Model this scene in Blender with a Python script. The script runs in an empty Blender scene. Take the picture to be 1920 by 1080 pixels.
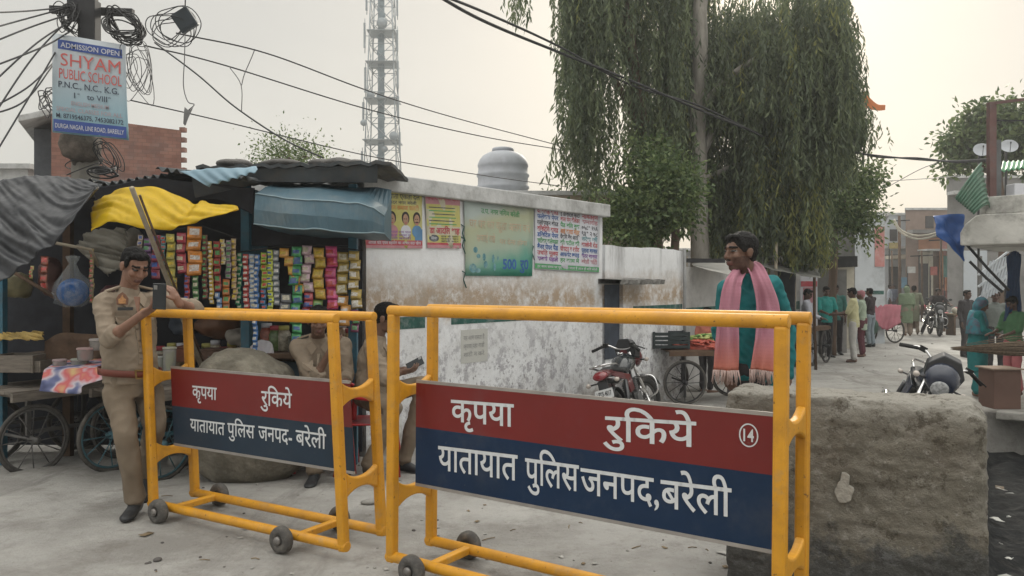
import bpy, bmesh, math, random
import numpy as np
from mathutils import Vector, Matrix, noise
from mathutils.bvhtree import BVHTree
V = Vector
rad = math.radians
rnd = random.Random(7)
SC = bpy.context.scene
COL = SC.collection

# ---------------------------------------------------------------- camera
F_PX, HOR, CAM_H = 1500.0, 528.0, 1.5        # focal length and horizon measured in the 1920 x 1080 photograph
cam_data = bpy.data.cameras.new('camera')
cam = bpy.data.objects.new('camera', cam_data)
COL.objects.link(cam)
cam.location = (0, 0, CAM_H)
cam.rotation_euler = (rad(90), 0, 0)
cam_data.sensor_width = 36
cam_data.lens = 36 * F_PX / 1920
cam_data.shift_y = -(540 - HOR) / 1920
cam_data.clip_start = 0.05
cam_data.clip_end = 3000
SC.camera = cam
# ---------------------------------------------------------------- sky and sun
SUN_AZ, SUN_EL = rad(17), rad(24)            # azimuth to the right of straight ahead
w = bpy.data.worlds.new('World')
SC.world = w
w.use_nodes = True
nt = w.node_tree
bg = nt.nodes['Background']
sky = nt.nodes.new('ShaderNodeTexSky')
sky.sky_type = 'NISHITA'
sky.sun_disc = False
sky.sun_elevation = SUN_EL
sky.sun_rotation = SUN_AZ
sky.dust_density = 4
sky.ozone_density = 0.6
tc = nt.nodes.new('ShaderNodeTexCoord')
mp = nt.nodes.new('ShaderNodeMapping'); mp.inputs['Scale'].default_value = (1, 1, 2.6)
nz = nt.nodes.new('ShaderNodeTexNoise'); nz.inputs['Scale'].default_value = 2.3; nz.inputs['Detail'].default_value = 5
nt.links.new(tc.outputs['Generated'], mp.inputs[0]); nt.links.new(mp.outputs[0], nz.inputs[0])
cr = nt.nodes.new('ShaderNodeValToRGB')
cr.color_ramp.elements[0].position = .3; cr.color_ramp.elements[0].color = (4.35, 4.27, 3.98, 1)
cr.color_ramp.elements[1].position = .72; cr.color_ramp.elements[1].color = (4.9, 4.76, 4.35, 1)
nt.links.new(nz.outputs[0], cr.inputs[0])
mx = nt.nodes.new('ShaderNodeMixRGB'); mx.inputs[0].default_value = .91
nt.links.new(sky.outputs[0], mx.inputs[1]); nt.links.new(cr.outputs[0], mx.inputs[2])
# an overcast sky: the zenith and the half away from the hazy sun are brighter than the low sky ahead
sx = nt.nodes.new('ShaderNodeSeparateXYZ'); nt.links.new(tc.outputs['Generated'], sx.inputs[0])
zr = nt.nodes.new('ShaderNodeMapRange'); zr.interpolation_type = 'SMOOTHSTEP'; zr.inputs['From Min'].default_value = .36; zr.inputs['From Max'].default_value = .95; zr.inputs['To Min'].default_value = 1.0; zr.inputs['To Max'].default_value = 4.1
nt.links.new(sx.outputs['Z'], zr.inputs['Value'])
yr = nt.nodes.new('ShaderNodeMapRange'); yr.interpolation_type = 'SMOOTHSTEP'; yr.inputs['From Min'].default_value = .25; yr.inputs['From Max'].default_value = -.6; yr.inputs['To Min'].default_value = 0; yr.inputs['To Max'].default_value = .22
nt.links.new(sx.outputs['Y'], yr.inputs['Value'])
sm_ = nt.nodes.new('ShaderNodeMath'); sm_.operation = 'ADD'; nt.links.new(zr.outputs[0], sm_.inputs[0]); nt.links.new(yr.outputs[0], sm_.inputs[1])
vm = nt.nodes.new('ShaderNodeVectorMath'); vm.operation = 'SCALE'; nt.links.new(mx.outputs[0], vm.inputs[0]); nt.links.new(sm_.outputs[0], vm.inputs['Scale'])
nt.links.new(vm.outputs[0], bg.inputs[0])
bg.inputs[1].default_value = 0.1
sd = bpy.data.lights.new('sun', 'SUN')
sd.energy = 2.0; sd.angle = rad(12); sd.color = (1, .93, .8)
sun = bpy.data.objects.new('sun', sd); COL.objects.link(sun)
sdir = V((math.sin(SUN_AZ) * math.cos(SUN_EL), math.cos(SUN_AZ) * math.cos(SUN_EL), math.sin(SUN_EL)))
sun.rotation_euler = sdir.to_track_quat('Z', 'Y').to_euler()
sun.location = (0, 0, 30)
SC.view_settings.view_transform = 'Standard'
SC.view_settings.look = 'None'
SC.view_settings.exposure = 0.42
SC.view_settings.gamma = 1
SC.render.engine = 'CYCLES'
SC.cycles.use_denoising = True
SC.cycles.max_bounces = 6
SC.cycles.transparent_max_bounces = 8

# ---------------------------------------------------------------- measuring helpers
def at(x, y, Y):
    """world point seen at photograph pixel (x, y) and lying at depth Y"""
    return V(((x - 960) * Y / F_PX, Y, CAM_H - (y - HOR) * Y / F_PX))
def sstep(a, b, t):
    t = min(1, max(0, (t - a) / (b - a)))
    return t * t * (3 - 2 * t)
def gz(X, Y):
    """height of the ground: the road drops a little beyond the culvert"""
    return -.3 * sstep(5.0, 10.0, Y)
def G(x, y):
    """ground point at a pixel"""
    Y = 6.0
    for _ in range(30):
        X = (x - 960) * Y / F_PX
        Y = .5 * Y + .5 * F_PX * (CAM_H - gz(X, Y)) / max(4, (y - HOR))
    X = (x - 960) * Y / F_PX
    return V((X, Y, gz(X, Y)))
def onground(X, Y, dz=0):
    return V((X, Y, gz(X, Y) + dz))

# ---------------------------------------------------------------- materials
def lin(c):
    """'#rrggbb' as displayed -> linear"""
    if isinstance(c, str):
        c = [int(c[i:i + 2], 16) / 255 for i in (1, 3, 5)]
        return tuple(x / 12.92 if x <= .04045 else ((x + .055) / 1.055) ** 2.4 for x in c)
    return tuple(c)
MATS = {}
def M(name, col, rough=.75, var=.18, scale=6, bump=0.0, bscale=60, metal=0, spec=.4, dirt=None, dscale=3, damt=.5, trans=0, sheen=0, stretch=None, coat=0, alpha=1):
    if name in MATS:
        return MATS[name]
    m = bpy.data.materials.new(name); MATS[name] = m
    m.use_nodes = True
    t = m.node_tree; N = t.nodes; L = t.links
    b = N['Principled BSDF']
    c = lin(col)
    b.inputs['Roughness'].default_value = rough
    b.inputs['Metallic'].default_value = metal
    b.inputs['Specular IOR Level'].default_value = spec
    if coat:
        b.inputs['Coat Weight'].default_value = coat
    co = N.new('ShaderNodeTexCoord'); src = co.outputs['Object']
    if stretch:
        mpn = N.new('ShaderNodeMapping'); mpn.inputs['Scale'].default_value = stretch
        L.new(src, mpn.inputs[0]); src = mpn.outputs[0]
    n = N.new('ShaderNodeTexNoise'); n.inputs['Scale'].default_value = scale; n.inputs['Detail'].default_value = 6; n.inputs['Roughness'].default_value = .62
    L.new(src, n.inputs[0])
    r = N.new('ShaderNodeValToRGB')
    r.color_ramp.elements[0].position = .3; r.color_ramp.elements[1].position = .7
    r.color_ramp.elements[0].color = tuple(x * (1 - var) for x in c) + (1,)
    r.color_ramp.elements[1].color = tuple(min(1, x * (1 + var)) for x in c) + (1,)
    L.new(n.outputs[0], r.inputs[0]); out = r.outputs[0]
    if dirt is not None:
        n2 = N.new('ShaderNodeTexNoise'); n2.inputs['Scale'].default_value = dscale; n2.inputs['Detail'].default_value = 8; n2.inputs['Roughness'].default_value = .7
        L.new(src, n2.inputs[0])
        r2 = N.new('ShaderNodeValToRGB'); r2.color_ramp.elements[0].position = .48; r2.color_ramp.elements[1].position = .68
        r2.color_ramp.elements[0].color = (0, 0, 0, 1); r2.color_ramp.elements[1].color = (damt, damt, damt, 1)
        L.new(n2.outputs[0], r2.inputs[0])
        x = N.new('ShaderNodeMixRGB'); L.new(r2.outputs[0], x.inputs[0]); L.new(out, x.inputs[1]); x.inputs[2].default_value = lin(dirt) + (1,)
        out = x.outputs[0]
    L.new(out, b.inputs['Base Color'])
    if bump:
        n3 = N.new('ShaderNodeTexNoise'); n3.inputs['Scale'].default_value = bscale; n3.inputs['Detail'].default_value = 5
        L.new(src, n3.inputs[0])
        bp = N.new('ShaderNodeBump'); bp.inputs['Strength'].default_value = bump; bp.inputs['Distance'].default_value = .02
        L.new(n3.outputs[0], bp.inputs['Height']); L.new(bp.outputs[0], b.inputs['Normal'])
    if trans:
        tr = N.new('ShaderNodeBsdfTranslucent'); L.new(out, tr.inputs[0])
        ms = N.new('ShaderNodeMixShader'); ms.inputs[0].default_value = trans
        L.new(b.outputs[0], ms.inputs[1]); L.new(tr.outputs[0], ms.inputs[2]); L.new(ms.outputs[0], N['Material Output'].inputs[0])
    if alpha < 1:
        b.inputs['Alpha'].default_value = alpha
    return m
def nodes_of(m):
    t = m.node_tree
    return t, t.nodes, t.links, t.nodes['Principled BSDF']

# ---------------------------------------------------------------- mesh helpers
WM = {}
def setp(o, label=None, cat=None, group=None, kind=None):
    for k, v in (('label', label), ('category', cat), ('group', group), ('kind', kind)):
        if v: o[k] = v
    return o
def thing(name, label, cat, loc=(0, 0, 0), rot=None, group=None):
    o = bpy.data.objects.new(name, None); COL.objects.link(o)
    o.empty_display_size = .1
    m = Matrix.Translation(V(loc))
    if rot is not None:
        m = m @ (Matrix.Rotation(rot, 4, 'Z') if isinstance(rot, (int, float)) else rot.to_4x4())
    o.matrix_local = m
    WM[o.name] = m
    return setp(o, label, cat, group)
class MB:
    def __init__(s):
        s.v = []; s.f = []; s.m = []; s.s = []
    def add(s, vs, fs, mat=0, smooth=False):
        k = len(s.v)
        s.v.extend(V(p) for p in vs)
        for f in fs:
            s.f.append([i + k for i in f]); s.m.append(mat); s.s.append(smooth)
        return s
    def box(s, c, size, R=None, mat=0):
        c = V(c); h = [x / 2 for x in size]
        vs = []
        for dz in (-1, 1):
            for dx, dy in ((-1, -1), (1, -1), (1, 1), (-1, 1)):
                p = V((dx * h[0], dy * h[1], dz * h[2]))
                vs.append(c + (R @ p if R is not None else p))
        return s.add(vs, [(3, 2, 1, 0), (4, 5, 6, 7), (0, 1, 5, 4), (1, 2, 6, 5), (2, 3, 7, 6), (3, 0, 4, 7)], mat)
    def frame_of(s, d, up=None):
        d = d.normalized()
        up = V(up) if up is not None else (V((0, 0, 1)) if abs(d.z) < .95 else V((0, 1, 0)))
        a = d.cross(up).normalized(); b = a.cross(d).normalized()
        return a, b
    def bar(s, a, b, w, h=None, up=None, mat=0):
        a, b = V(a), V(b); h = h or w
        p, q = s.frame_of(b - a, up)
        vs = []
        for c in (a, b):
            for i, j in ((-1, -1), (1, -1), (1, 1), (-1, 1)):
                vs.append(c + p * (i * w / 2) + q * (j * h / 2))
        return s.add(vs, [(0, 1, 2, 3), (7, 6, 5, 4), (0, 4, 5, 1), (1, 5, 6, 2), (2, 6, 7, 3), (3, 7, 4, 0)], mat)
    def loft(s, secs, n=12, mat=0, smooth=True, caps=True):
        """secs: (centre, half axis a, half axis b)"""
        k0 = len(s.v); vs = []; fs = []
        for c, a, b in secs:
            for i in range(n):
                t = 2 * math.pi * i / n
                vs.append(V(c) + V(a) * math.cos(t) + V(b) * math.sin(t))
        for j in range(len(secs) - 1):
            for i in range(n):
                i2 = (i + 1) % n
                fs.append((j * n + i, j * n + i2, (j + 1) * n + i2, (j + 1) * n + i))
        if caps:
            fs.append(tuple(range(n - 1, -1, -1))); fs.append(tuple((len(secs) - 1) * n + i for i in range(n)))
        return s.add(vs, fs, mat, smooth)
    def tube(s, pts, r, n=8, mat=0, caps=True, flat=1.0, up=None):
        pts = [V(p) for p in pts]; secs = []; pa = None
        for i, p in enumerate(pts):
            d = (pts[min(i + 1, len(pts) - 1)] - pts[max(i - 1, 0)])
            if d.length < 1e-7: d = V((0, 0, 1))
            a, b = s.frame_of(d, up)
            if pa is not None:
                d.normalize()
                a = (pa - d * pa.dot(d)); a = a.normalized() if a.length > 1e-6 else s.frame_of(d)[0]
                b = a.cross(d).normalized()
            pa = a
            rr = r[i] if isinstance(r, (list, tuple)) else r
            secs.append((p, a * rr, b * rr * flat))
        return s.loft(secs, n, mat, True, caps)
    def cap(s, a, b, ra, rb, n=10, mat=0, fa=1.0):
        """rounded tapered limb"""
        a, b = V(a), V(b); d = b - a; L = d.length
        if L < 1e-6: d = V((0, 0, 1)); L = 1e-6
        d = d / L; p, q = s.frame_of(d); secs = []
        for t in (-.95, -.7, -.35): secs.append((a + d * ra * t, p * ra * math.sqrt(1 - t * t), q * ra * math.sqrt(1 - t * t)))
        for t in (0, .33, .66, 1): secs.append((a + d * L * t, p * (ra + (rb - ra) * t), q * (ra + (rb - ra) * t)))
        for t in (.35, .7, .95): secs.append((b + d * rb * t, p * rb * math.sqrt(1 - t * t), q * rb * math.sqrt(1 - t * t)))
        return s.loft(secs, n, mat)
    def ell(s, c, r, R=None, nu=14, nv=9, mat=0):
        c = V(c); secs = []
        e = [V((r[0], 0, 0)), V((0, r[1], 0)), V((0, 0, r[2]))]
        if R is not None: e = [R @ x for x in e]
        for j in range(nv + 1):
            t = math.pi * (.02 + .96 * j / nv)
            secs.append((c - e[2] * math.cos(t), e[0] * math.sin(t), e[1] * math.sin(t)))
        return s.loft(secs, nu, mat)
    def lathe(s, c, prof, R=None, n=20, mat=0, caps=True):
        """prof: (radius, height along local z)"""
        c = V(c); ax = [V((1, 0, 0)), V((0, 1, 0)), V((0, 0, 1))]
        if R is not None: ax = [R @ x for x in ax]
        return s.loft([(c + ax[2] * z, ax[0] * r, ax[1] * r) for r, z in prof], n, mat, True, caps)
    def torus(s, c, Rr, r, R=None, n=28, m=8, mat=0, arc=1.0):
        c = V(c); vs = []; fs = []
        ax = [V((1, 0, 0)), V((0, 1, 0)), V((0, 0, 1))]
        if R is not None: ax = [R @ x for x in ax]
        for i in range(n):
            t = 2 * math.pi * i / n
            d = ax[0] * math.cos(t) + ax[1] * math.sin(t)
            for j in range(m):
                u = 2 * math.pi * j / m
                vs.append(c + d * (Rr + r * math.cos(u)) + ax[2] * r * math.sin(u))
        for i in range(n):
            for j in range(m):
                fs.append((i * m + j, i * m + (j + 1) % m, ((i + 1) % n) * m + (j + 1) % m, ((i + 1) % n) * m + j))
        return s.add(vs, fs, mat, True)
    def grid(s, rows, mat=0, smooth=True, thick=0.0):
        """rows of points -> sheet; with thickness it gets a back and rims"""
        R = len(rows); C = len(rows[0])
        P = [[V(p) for p in r] for r in rows]
        vs = [p for r in P for p in r]
        fs = [(i * C + j, i * C + j + 1, (i + 1) * C + j + 1, (i + 1) * C + j) for i in range(R - 1) for j in range(C - 1)]
        if thick:
            k = len(vs)
            for i in range(R):
                for j in range(C):
                    du = P[i][min(j + 1, C - 1)] - P[i][max(j - 1, 0)]
                    dv = P[min(i + 1, R - 1)][j] - P[max(i - 1, 0)][j]
                    nn = du.cross(dv); nn = nn.normalized() if nn.length > 1e-9 else V((0, 1, 0))
                    vs.append(P[i][j] - nn * thick)
            fs += [(k + i * C + j, k + (i + 1) * C + j, k + (i + 1) * C + j + 1, k + i * C + j + 1) for i in range(R - 1) for j in range(C - 1)]
            for j in range(C - 1):
                fs.append((j, k + j, k + j + 1, j + 1)); a = (R - 1) * C
                fs.append((a + j, a + j + 1, k + a + j + 1, k + a + j))
            for i in range(R - 1):
                fs.append((i * C, (i + 1) * C, k + (i + 1) * C, k + i * C)); a = C - 1
                fs.append((i * C + a, k + i * C + a, k + (i + 1) * C + a, (i + 1) * C + a))
        return s.add(vs, fs, mat, smooth)
    def prism(s, poly, ext, mat=0):
        """closed polygon of 3-D points pushed along the vector ext"""
        n = len(poly); ext = V(ext)
        vs = [V(p) for p in poly] + [V(p) + ext for p in poly]
        fs = [tuple(range(n - 1, -1, -1)), tuple(range(n, 2 * n))] + [(i, (i + 1) % n, n + (i + 1) % n, n + i) for i in range(n)]
        return s.add(vs, fs, mat)
    def text(s, body, o, ux, uy, width=None, height=None, mat=0, weight=0.0, center=False, lift=None):
        """lettering laid on a surface: o lower left corner, ux/uy unit axes; height is that of the head line / capital letters"""
        vs, fs, w, ch = text_mesh(body, weight)
        sx = sy = 1
        if height: sy = height / ch
        sx = width / w if width else sy
        if not height: sy = sx
        o = V(o); 
        if center: o = o - V(ux) * (w * sx / 2)
        s.add([o + V(ux) * (x * sx) + V(uy) * (y * sy) for x, y in vs], fs, mat)
        return w * sx
    def build(s, name, mats, parent=None, bevel=0, local=False, loc=None, subsurf=0, **props):
        if not isinstance(mats, (list, tuple)): mats = [mats]
        me = bpy.data.meshes.new(name)
        vs = s.v
        o = bpy.data.objects.new(name, me)
        COL.objects.link(o)
        if parent is not None:
            W = WM[parent.name]
            if not local:
                wi = W.inverted(); vs = [wi @ p for p in vs]
            o.parent = parent
            WM[o.name] = W
        else:
            if loc is None:
                A = np.array([tuple(p) for p in vs]); lo, hi = A.min(0), A.max(0)
                loc = V(((lo[0] + hi[0]) / 2, (lo[1] + hi[1]) / 2, lo[2]))
            loc = V(loc); vs = [p - loc for p in vs]; o.location = loc
            WM[o.name] = Matrix.Translation(loc)
        me.from_pydata([tuple(p) for p in vs], [], s.f)
        for mm in mats: me.materials.append(mm)
        me.polygons.foreach_set('material_index', s.m)
        me.polygons.foreach_set('use_smooth', s.s)
        me.update()
        if bevel:
            b = o.modifiers.new('bevel', 'BEVEL'); b.width = bevel; b.segments = 2; b.limit_method = 'ANGLE'; b.angle_limit = rad(40)
            b.use_clamp_overlap = True
        if subsurf:
            ss = o.modifiers.new('subsurf', 'SUBSURF'); ss.levels = ss.render_levels = subsurf
        setp(o, props.get('label'), props.get('cat'), props.get('group'), props.get('kind'))
        return o
_TX = {}
def text_mesh(body, weight=0.0):
    k = (body, round(weight, 4))
    if k in _TX: return _TX[k]
    def mk(b):
        c = bpy.data.curves.new('t', 'FONT'); c.body = b; c.size = 1; c.offset = weight; c.resolution_u = 3; c.fill_mode = 'FRONT'
        o = bpy.data.objects.new('t', c); COL.objects.link(o)
        me = bpy.data.meshes.new_from_object(o.evaluated_get(bpy.context.evaluated_depsgraph_get()))
        vs = [(v.co.x, v.co.y) for v in me.vertices]; fs = [tuple(p.vertices) for p in me.polygons]
        bpy.data.objects.remove(o); bpy.data.curves.remove(c); bpy.data.meshes.remove(me)
        return vs, fs
    vs, fs = mk(body)
    dev = any('\u0900' <= ch <= '\u097f' for ch in body)
    ref, _ = mk('\u092a' if dev else 'H')
    ch = max(y for x, y in ref)
    x0 = min(x for x, y in vs); w = max(x for x, y in vs) - x0
    _TX[k] = ([(x - x0, y) for x, y in vs], fs, w, ch)
    return _TX[k]
def remeshed(mb, voxel, smooth=2, disp=None):
    """one continuous surface grown round overlapping solids"""
    me = bpy.data.meshes.new('tmp'); me.from_pydata([tuple(p) for p in mb.v], [], mb.f)
    o = bpy.data.objects.new('tmp', me); COL.objects.link(o)
    m = o.modifiers.new('r', 'REMESH'); m.mode = 'VOXEL'; m.voxel_size = voxel
    if smooth:
        sm = o.modifiers.new('s', 'SMOOTH'); sm.iterations = smooth; sm.factor = .5
    r = bpy.data.meshes.new_from_object(o.evaluated_get(bpy.context.evaluated_depsgraph_get()))
    n = MB()
    n.v = [v.co.copy() for v in r.vertices]
    if disp is not None:
        nr = [v.normal.copy() for v in r.vertices]
        n.v = [p + q * disp(p) for p, q in zip(n.v, nr)]
    n.f = [list(p.vertices) for p in r.polygons]; n.m = [0] * len(n.f); n.s = [True] * len(n.f)
    bpy.data.objects.remove(o); bpy.data.meshes.remove(me); bpy.data.meshes.remove(r)
    return n
def copy_tree(o, label=None, group=None, loc=None, rot=None, parent=None):
    c = o.copy(); COL.objects.link(c)
    if parent is not None: c.parent = parent
    if loc is not None: c.location = loc
    if rot is not None: c.rotation_euler = (0, 0, rot)
    if label: c['label'] = label
    if group: c['group'] = group
    for ch in list(o.children): copy_tree(ch, parent=c)
    return c
def cat_pts(pts, n=8):
    """smooth curve through points"""
    P = [V(p) for p in pts]; P = [P[0] * 2 - P[1]] + P + [P[-1] * 2 - P[-2]]; out = []
    for i in range(1, len(P) - 2):
        for k in range(n):
            t = k / n; a, b, c, d = P[i - 1:i + 3]
            out.append(.5 * ((2 * b) + (c - a) * t + (2 * a - 5 * b + 4 * c - d) * t * t + (3 * b - a - 3 * c + d) * t ** 3))
    out.append(P[-2]); return out
# ================================================================ THE GROUND
def road_material():
    m = M('road_dust', (.40, .39, .37), rough=.95, var=.13, scale=.9, spec=.2)
    t, N, L, b = nodes_of(m)
    co = N.new('ShaderNodeTexCoord')
    base = b.inputs['Base Color'].links[0].from_socket
    def noise_ramp(scale, lo, hi, detail=6, rough=.65, stretch=None):
        n = N.new('ShaderNodeTexNoise'); n.inputs['Scale'].default_value = scale; n.inputs['Detail'].default_value = detail; n.inputs['Roughness'].default_value = rough
        s = co.outputs['Object']
        if stretch:
            mpn = N.new('ShaderNodeMapping'); mpn.inputs['Rotation'].default_value = (0, 0, stretch[3]); mpn.inputs['Scale'].default_value = stretch[:3]; L.new(s, mpn.inputs[0]); s = mpn.outputs[0]
        L.new(s, n.inputs[0])
        r = N.new('ShaderNodeValToRGB'); r.color_ramp.elements[0].position = lo; r.color_ramp.elements[1].position = hi
        L.new(n.outputs[0], r.inputs[0]); return r.outputs[0], n.outputs[0]
    def mixc(fac, a, col, amt):
        mu = N.new('ShaderNodeMath'); mu.operation = 'MULTIPLY'; mu.inputs[1].default_value = amt; L.new(fac, mu.inputs[0])
        x = N.new('ShaderNodeMixRGB'); L.new(mu.outputs[0], x.inputs[0]); L.new(a, x.inputs[1]); x.inputs[2].default_value = tuple(col) + (1,)
        return x.outputs[0]
    f2, _ = noise_ramp(3.5, .5, .75, 9, .75); out = mixc(f2, base, (.52, .505, .475), .7)
    f1, _ = noise_ramp(.8, .44, .60, 9, .72); out = mixc(f1, out, (.24, .228, .21), .75)
    f5, _ = noise_ramp(1.9, .54, .66, 9, .75); out = mixc(f5, out, (.20, .185, .165), .6)
    f3, _ = noise_ramp(14, .56, .68, 9, .8); out = mixc(f3, out, (.17, .155, .14), .6)
    f4, _ = noise_ramp(2.2, .55, .66, 7, .7, (1, .16, 1, rad(-35))); out = mixc(f4, out, (.21, .2, .185), .75)
    v = N.new('ShaderNodeTexVoronoi'); v.feature = 'DISTANCE_TO_EDGE'; v.inputs['Scale'].default_value = .62
    wn = N.new('ShaderNodeTexNoise'); wn.inputs['Scale'].default_value = 1.7; wn.inputs['Detail'].default_value = 6
    L.new(co.outputs['Object'], wn.inputs[0])
    wm = N.new('ShaderNodeMixRGB'); wm.blend_type = 'ADD'; wm.inputs[0].default_value = .55
    L.new(co.outputs['Object'], wm.inputs[1]); L.new(wn.outputs['Color'], wm.inputs[2]); L.new(wm.outputs[0], v.inputs['Vector'])
    vr = N.new('ShaderNodeValToRGB'); vr.color_ramp.elements[0].position = .0; vr.color_ramp.elements[1].position = .016
    vr.color_ramp.elements[0].color = (1, 1, 1, 1); vr.color_ramp.elements[1].color = (0, 0, 0, 1)
    L.new(v.outputs['Distance'], vr.inputs[0])
    out = mixc(vr.outputs[0], out, (.2, .18, .16), .10)
    L.new(out, b.inputs['Base Color'])
    _, h1 = noise_ramp(9, .3, .7, 9, .75); _, h2 = noise_ramp(70, .3, .7, 5, .7)
    ad = N.new('ShaderNodeMath'); ad.operation = 'MULTIPLY_ADD'; ad.inputs[1].default_value = .22
    L.new(h2, ad.inputs[0]); L.new(h1, ad.inputs[2])
    bp = N.new('ShaderNodeBump'); bp.inputs['Strength'].default_value = .8; bp.inputs['Distance'].default_value = .05
    L.new(ad.outputs[0], bp.inputs['Height']); L.new(bp.outputs[0], b.inputs['Normal'])
    return m
def drain_depth(X, Y):
    if Y > 11.2 or Y < 1: return 0
    u = X - (2.06 + (Y - 3.5) * .59)
    return -.95 * sstep(-.14, .02, u) * (1 - sstep(1.25, 1.5, u)) * (1 - sstep(10.5, 11, Y))
def build_ground():
    xs = np.unique(np.concatenate([np.linspace(-900, -60, 8), np.linspace(-60, -8, 14), np.arange(-8, 9, .14), np.linspace(9.2, 26, 30), np.linspace(30, 100, 10), np.linspace(150, 900, 6)]))
    ys = np.unique(np.concatenate([np.linspace(-900, -20, 6), np.linspace(-15, 2, 8), np.arange(2.2, 13, .14), np.linspace(13.2, 34, 50), np.linspace(37, 120, 12), np.linspace(160, 1500, 7)]))
    rows = []
    for Y in ys:
        r = []
        for X in xs:
            z = gz(X, Y) + drain_depth(X, Y)
            if abs(X) < 30 and 2 < Y < 40:
                z += .018 * noise.noise(V((X * .9, Y * .9, 0))) * (1 if Y < 6 else 1.6) + .006 * noise.noise(V((X * 4, Y * 4, 3)))
            r.append((X, Y, z))
        rows.append(r)
    mb = MB(); mb.grid([list(r) for r in rows])
    mb.f = [f[::-1] for f in mb.f] if False else mb.f
    o = mb.build('road', [road_material()], loc=(0, 0, 0), kind='structure')
build_ground()

# ================================================================ THE WHITEWASHED BUILDING AND ITS WALL
WD = V((.813, 1, 0)).normalized(); WN = V((WD.y, -WD.x, 0))
def WL(s, z, off=0):
    return V((-1 + .813 * s, 8 + s, z)) + WN * off
def wall_s(x):
    k = (x - 960) / F_PX
    return (8 * k + 1) / (.813 - k)
def wall_pt(x, y, off=0):
    s = wall_s(x); return WL(s, CAM_H - (y - HOR) * (8 + s) / F_PX, off)
def whitewash(name, ztop, stain=True):
    m = M(name, (.76, .77, .79), rough=.9, var=.07, scale=1.3, spec=.15)
    t, N, L, b = nodes_of(m)
    out = b.inputs['Base Color'].links[0].from_socket
    co = N.new('ShaderNodeTexCoord'); sp = N.new('ShaderNodeSeparateXYZ'); L.new(co.outputs['Object'], sp.inputs[0])
    def ramp(src, pts):
        r = N.new('ShaderNodeValToRGB'); e = r.color_ramp.elements
        while len(e) < len(pts): e.new(.5)
        for i, (p, v) in enumerate(pts): e[i].position = p; e[i].color = (v, v, v, 1)
        L.new(src, r.inputs[0]); return r.outputs[0]
    def nzn(scale, detail=8, r=.7, st=None):
        n = N.new('ShaderNodeTexNoise'); n.inputs['Scale'].default_value = scale; n.inputs['Detail'].default_value = detail; n.inputs['Roughness'].default_value = r
        s = co.outputs['Object']
        if st:
            q = N.new('ShaderNodeMapping'); q.inputs['Scale'].default_value = st; L.new(s, q.inputs[0]); s = q.outputs[0]
        L.new(s, n.inputs[0]); return n.outputs[0]
    def mul(a, c):
        x = N.new('ShaderNodeMath'); x.operation = 'MULTIPLY'; L.new(a, x.inputs[0])
        if isinstance(c, (int, float)): x.inputs[1].default_value = c
        else: L.new(c, x.inputs[1])
        return x.outputs[0]
    def mix(f, a, col):
        x = N.new('ShaderNodeMixRGB'); L.new(f, x.inputs[0]); L.new(a, x.inputs[1]); x.inputs[2].default_value = tuple(col) + (1,); return x.outputs[0]
    zo = N.new('ShaderNodeMath'); zo.operation = 'MULTIPLY_ADD'; L.new(nzn(2.6, 9, .8), zo.inputs[0]); zo.inputs[1].default_value = .55; L.new(sp.outputs['Z'], zo.inputs[2])
    zw = N.new('ShaderNodeMath'); zw.operation = 'SUBTRACT'; L.new(zo.outputs[0], zw.inputs[0]); zw.inputs[1].default_value = .275
    zz = N.new('ShaderNodeMath'); zz.operation = 'DIVIDE'; L.new(zw.outputs[0], zz.inputs[0]); zz.inputs[1].default_value = 3.0
    z = zz.outputs[0]           # object z / 3 m (object origin is 0.35 m under z = 0)
    if stain:
        # ochre damp bloom above the green band
        band = ramp(z, [(.47, 0), (.53, .9), (.57, .85), (.68, 0)])
        out = mix(mul(mul(ramp(nzn(1.1, 4), [(.34, 0), (.46, 1)]), band), ramp(nzn(6, 10, .8), [(.34, 0), (.52, .95)])), out, (.33, .215, .11))
        out = mix(mul(mul(ramp(nzn(1.6, 9, .75), [(.42, 0), (.60, .9)]), ramp(z, [(.5, .7), (.62, .75), (.76, 0)])), ramp(nzn(9, 10, .8), [(.35, 0), (.62, .9)])), out, (.36, .35, .33))
    # flaking lower part
    out = mix(mul(ramp(nzn(5.5, 10, .78), [(.50, 0), (.57, .9)]), ramp(z, [(.0, 1), (.30, .85), (.44, .5), (.50, 0)])), out, (.30, .29, .315))
    out = mix(mul(ramp(nzn(17, 6, .7), [(.60, 0), (.64, .9)]), ramp(z, [(.0, 1), (.35, .8), (.48, .1), (.6, 0)])), out, (.17, .155, .165))
    out = mix(mul(ramp(nzn(2.3, 8, .7), [(.4, 0), (.62, 1)]), ramp(z, [(.0, 1), (.10, .9), (.26, 0)])), out, (.27, .245, .215))
    # black rain streaks from the top
    k = ztop / 3.0
    out = mix(mul(ramp(nzn(3.2, 8, .75, (1, 1, .16)), [(.50, 0), (.68, .85)]), ramp(z, [(k - .22, 0), (k, 1)])), out, (.16, .155, .15))
    L.new(out, b.inputs['Base Color'])
    bp = N.new('ShaderNodeBump'); bp.inputs['Strength'].default_value = .5; bp.inputs['Distance'].default_value = .02
    L.new(nzn(7, 10, .75), bp.inputs['Height']); L.new(bp.outputs[0], b.inputs['Normal'])
    return m
m_white = whitewash('whitewash_stained', 2.8)
m_white2 = whitewash('whitewash_low_wall', 2.4)
m_slab = M('roof_slab_plaster', (.47, .475, .475), rough=.9, var=.2, scale=2.5, dirt=(.2, .195, .185), dscale=4, damt=.6, bump=.4, bscale=20)
m_green = M('green_paint_band', (.018, .085, .07), rough=.7, var=.3, scale=5, dirt=(.4, .4, .4), dscale=9, damt=.4)
m_dark = M('dark_void', (.02, .022, .026), rough=.9, var=.3)
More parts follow.
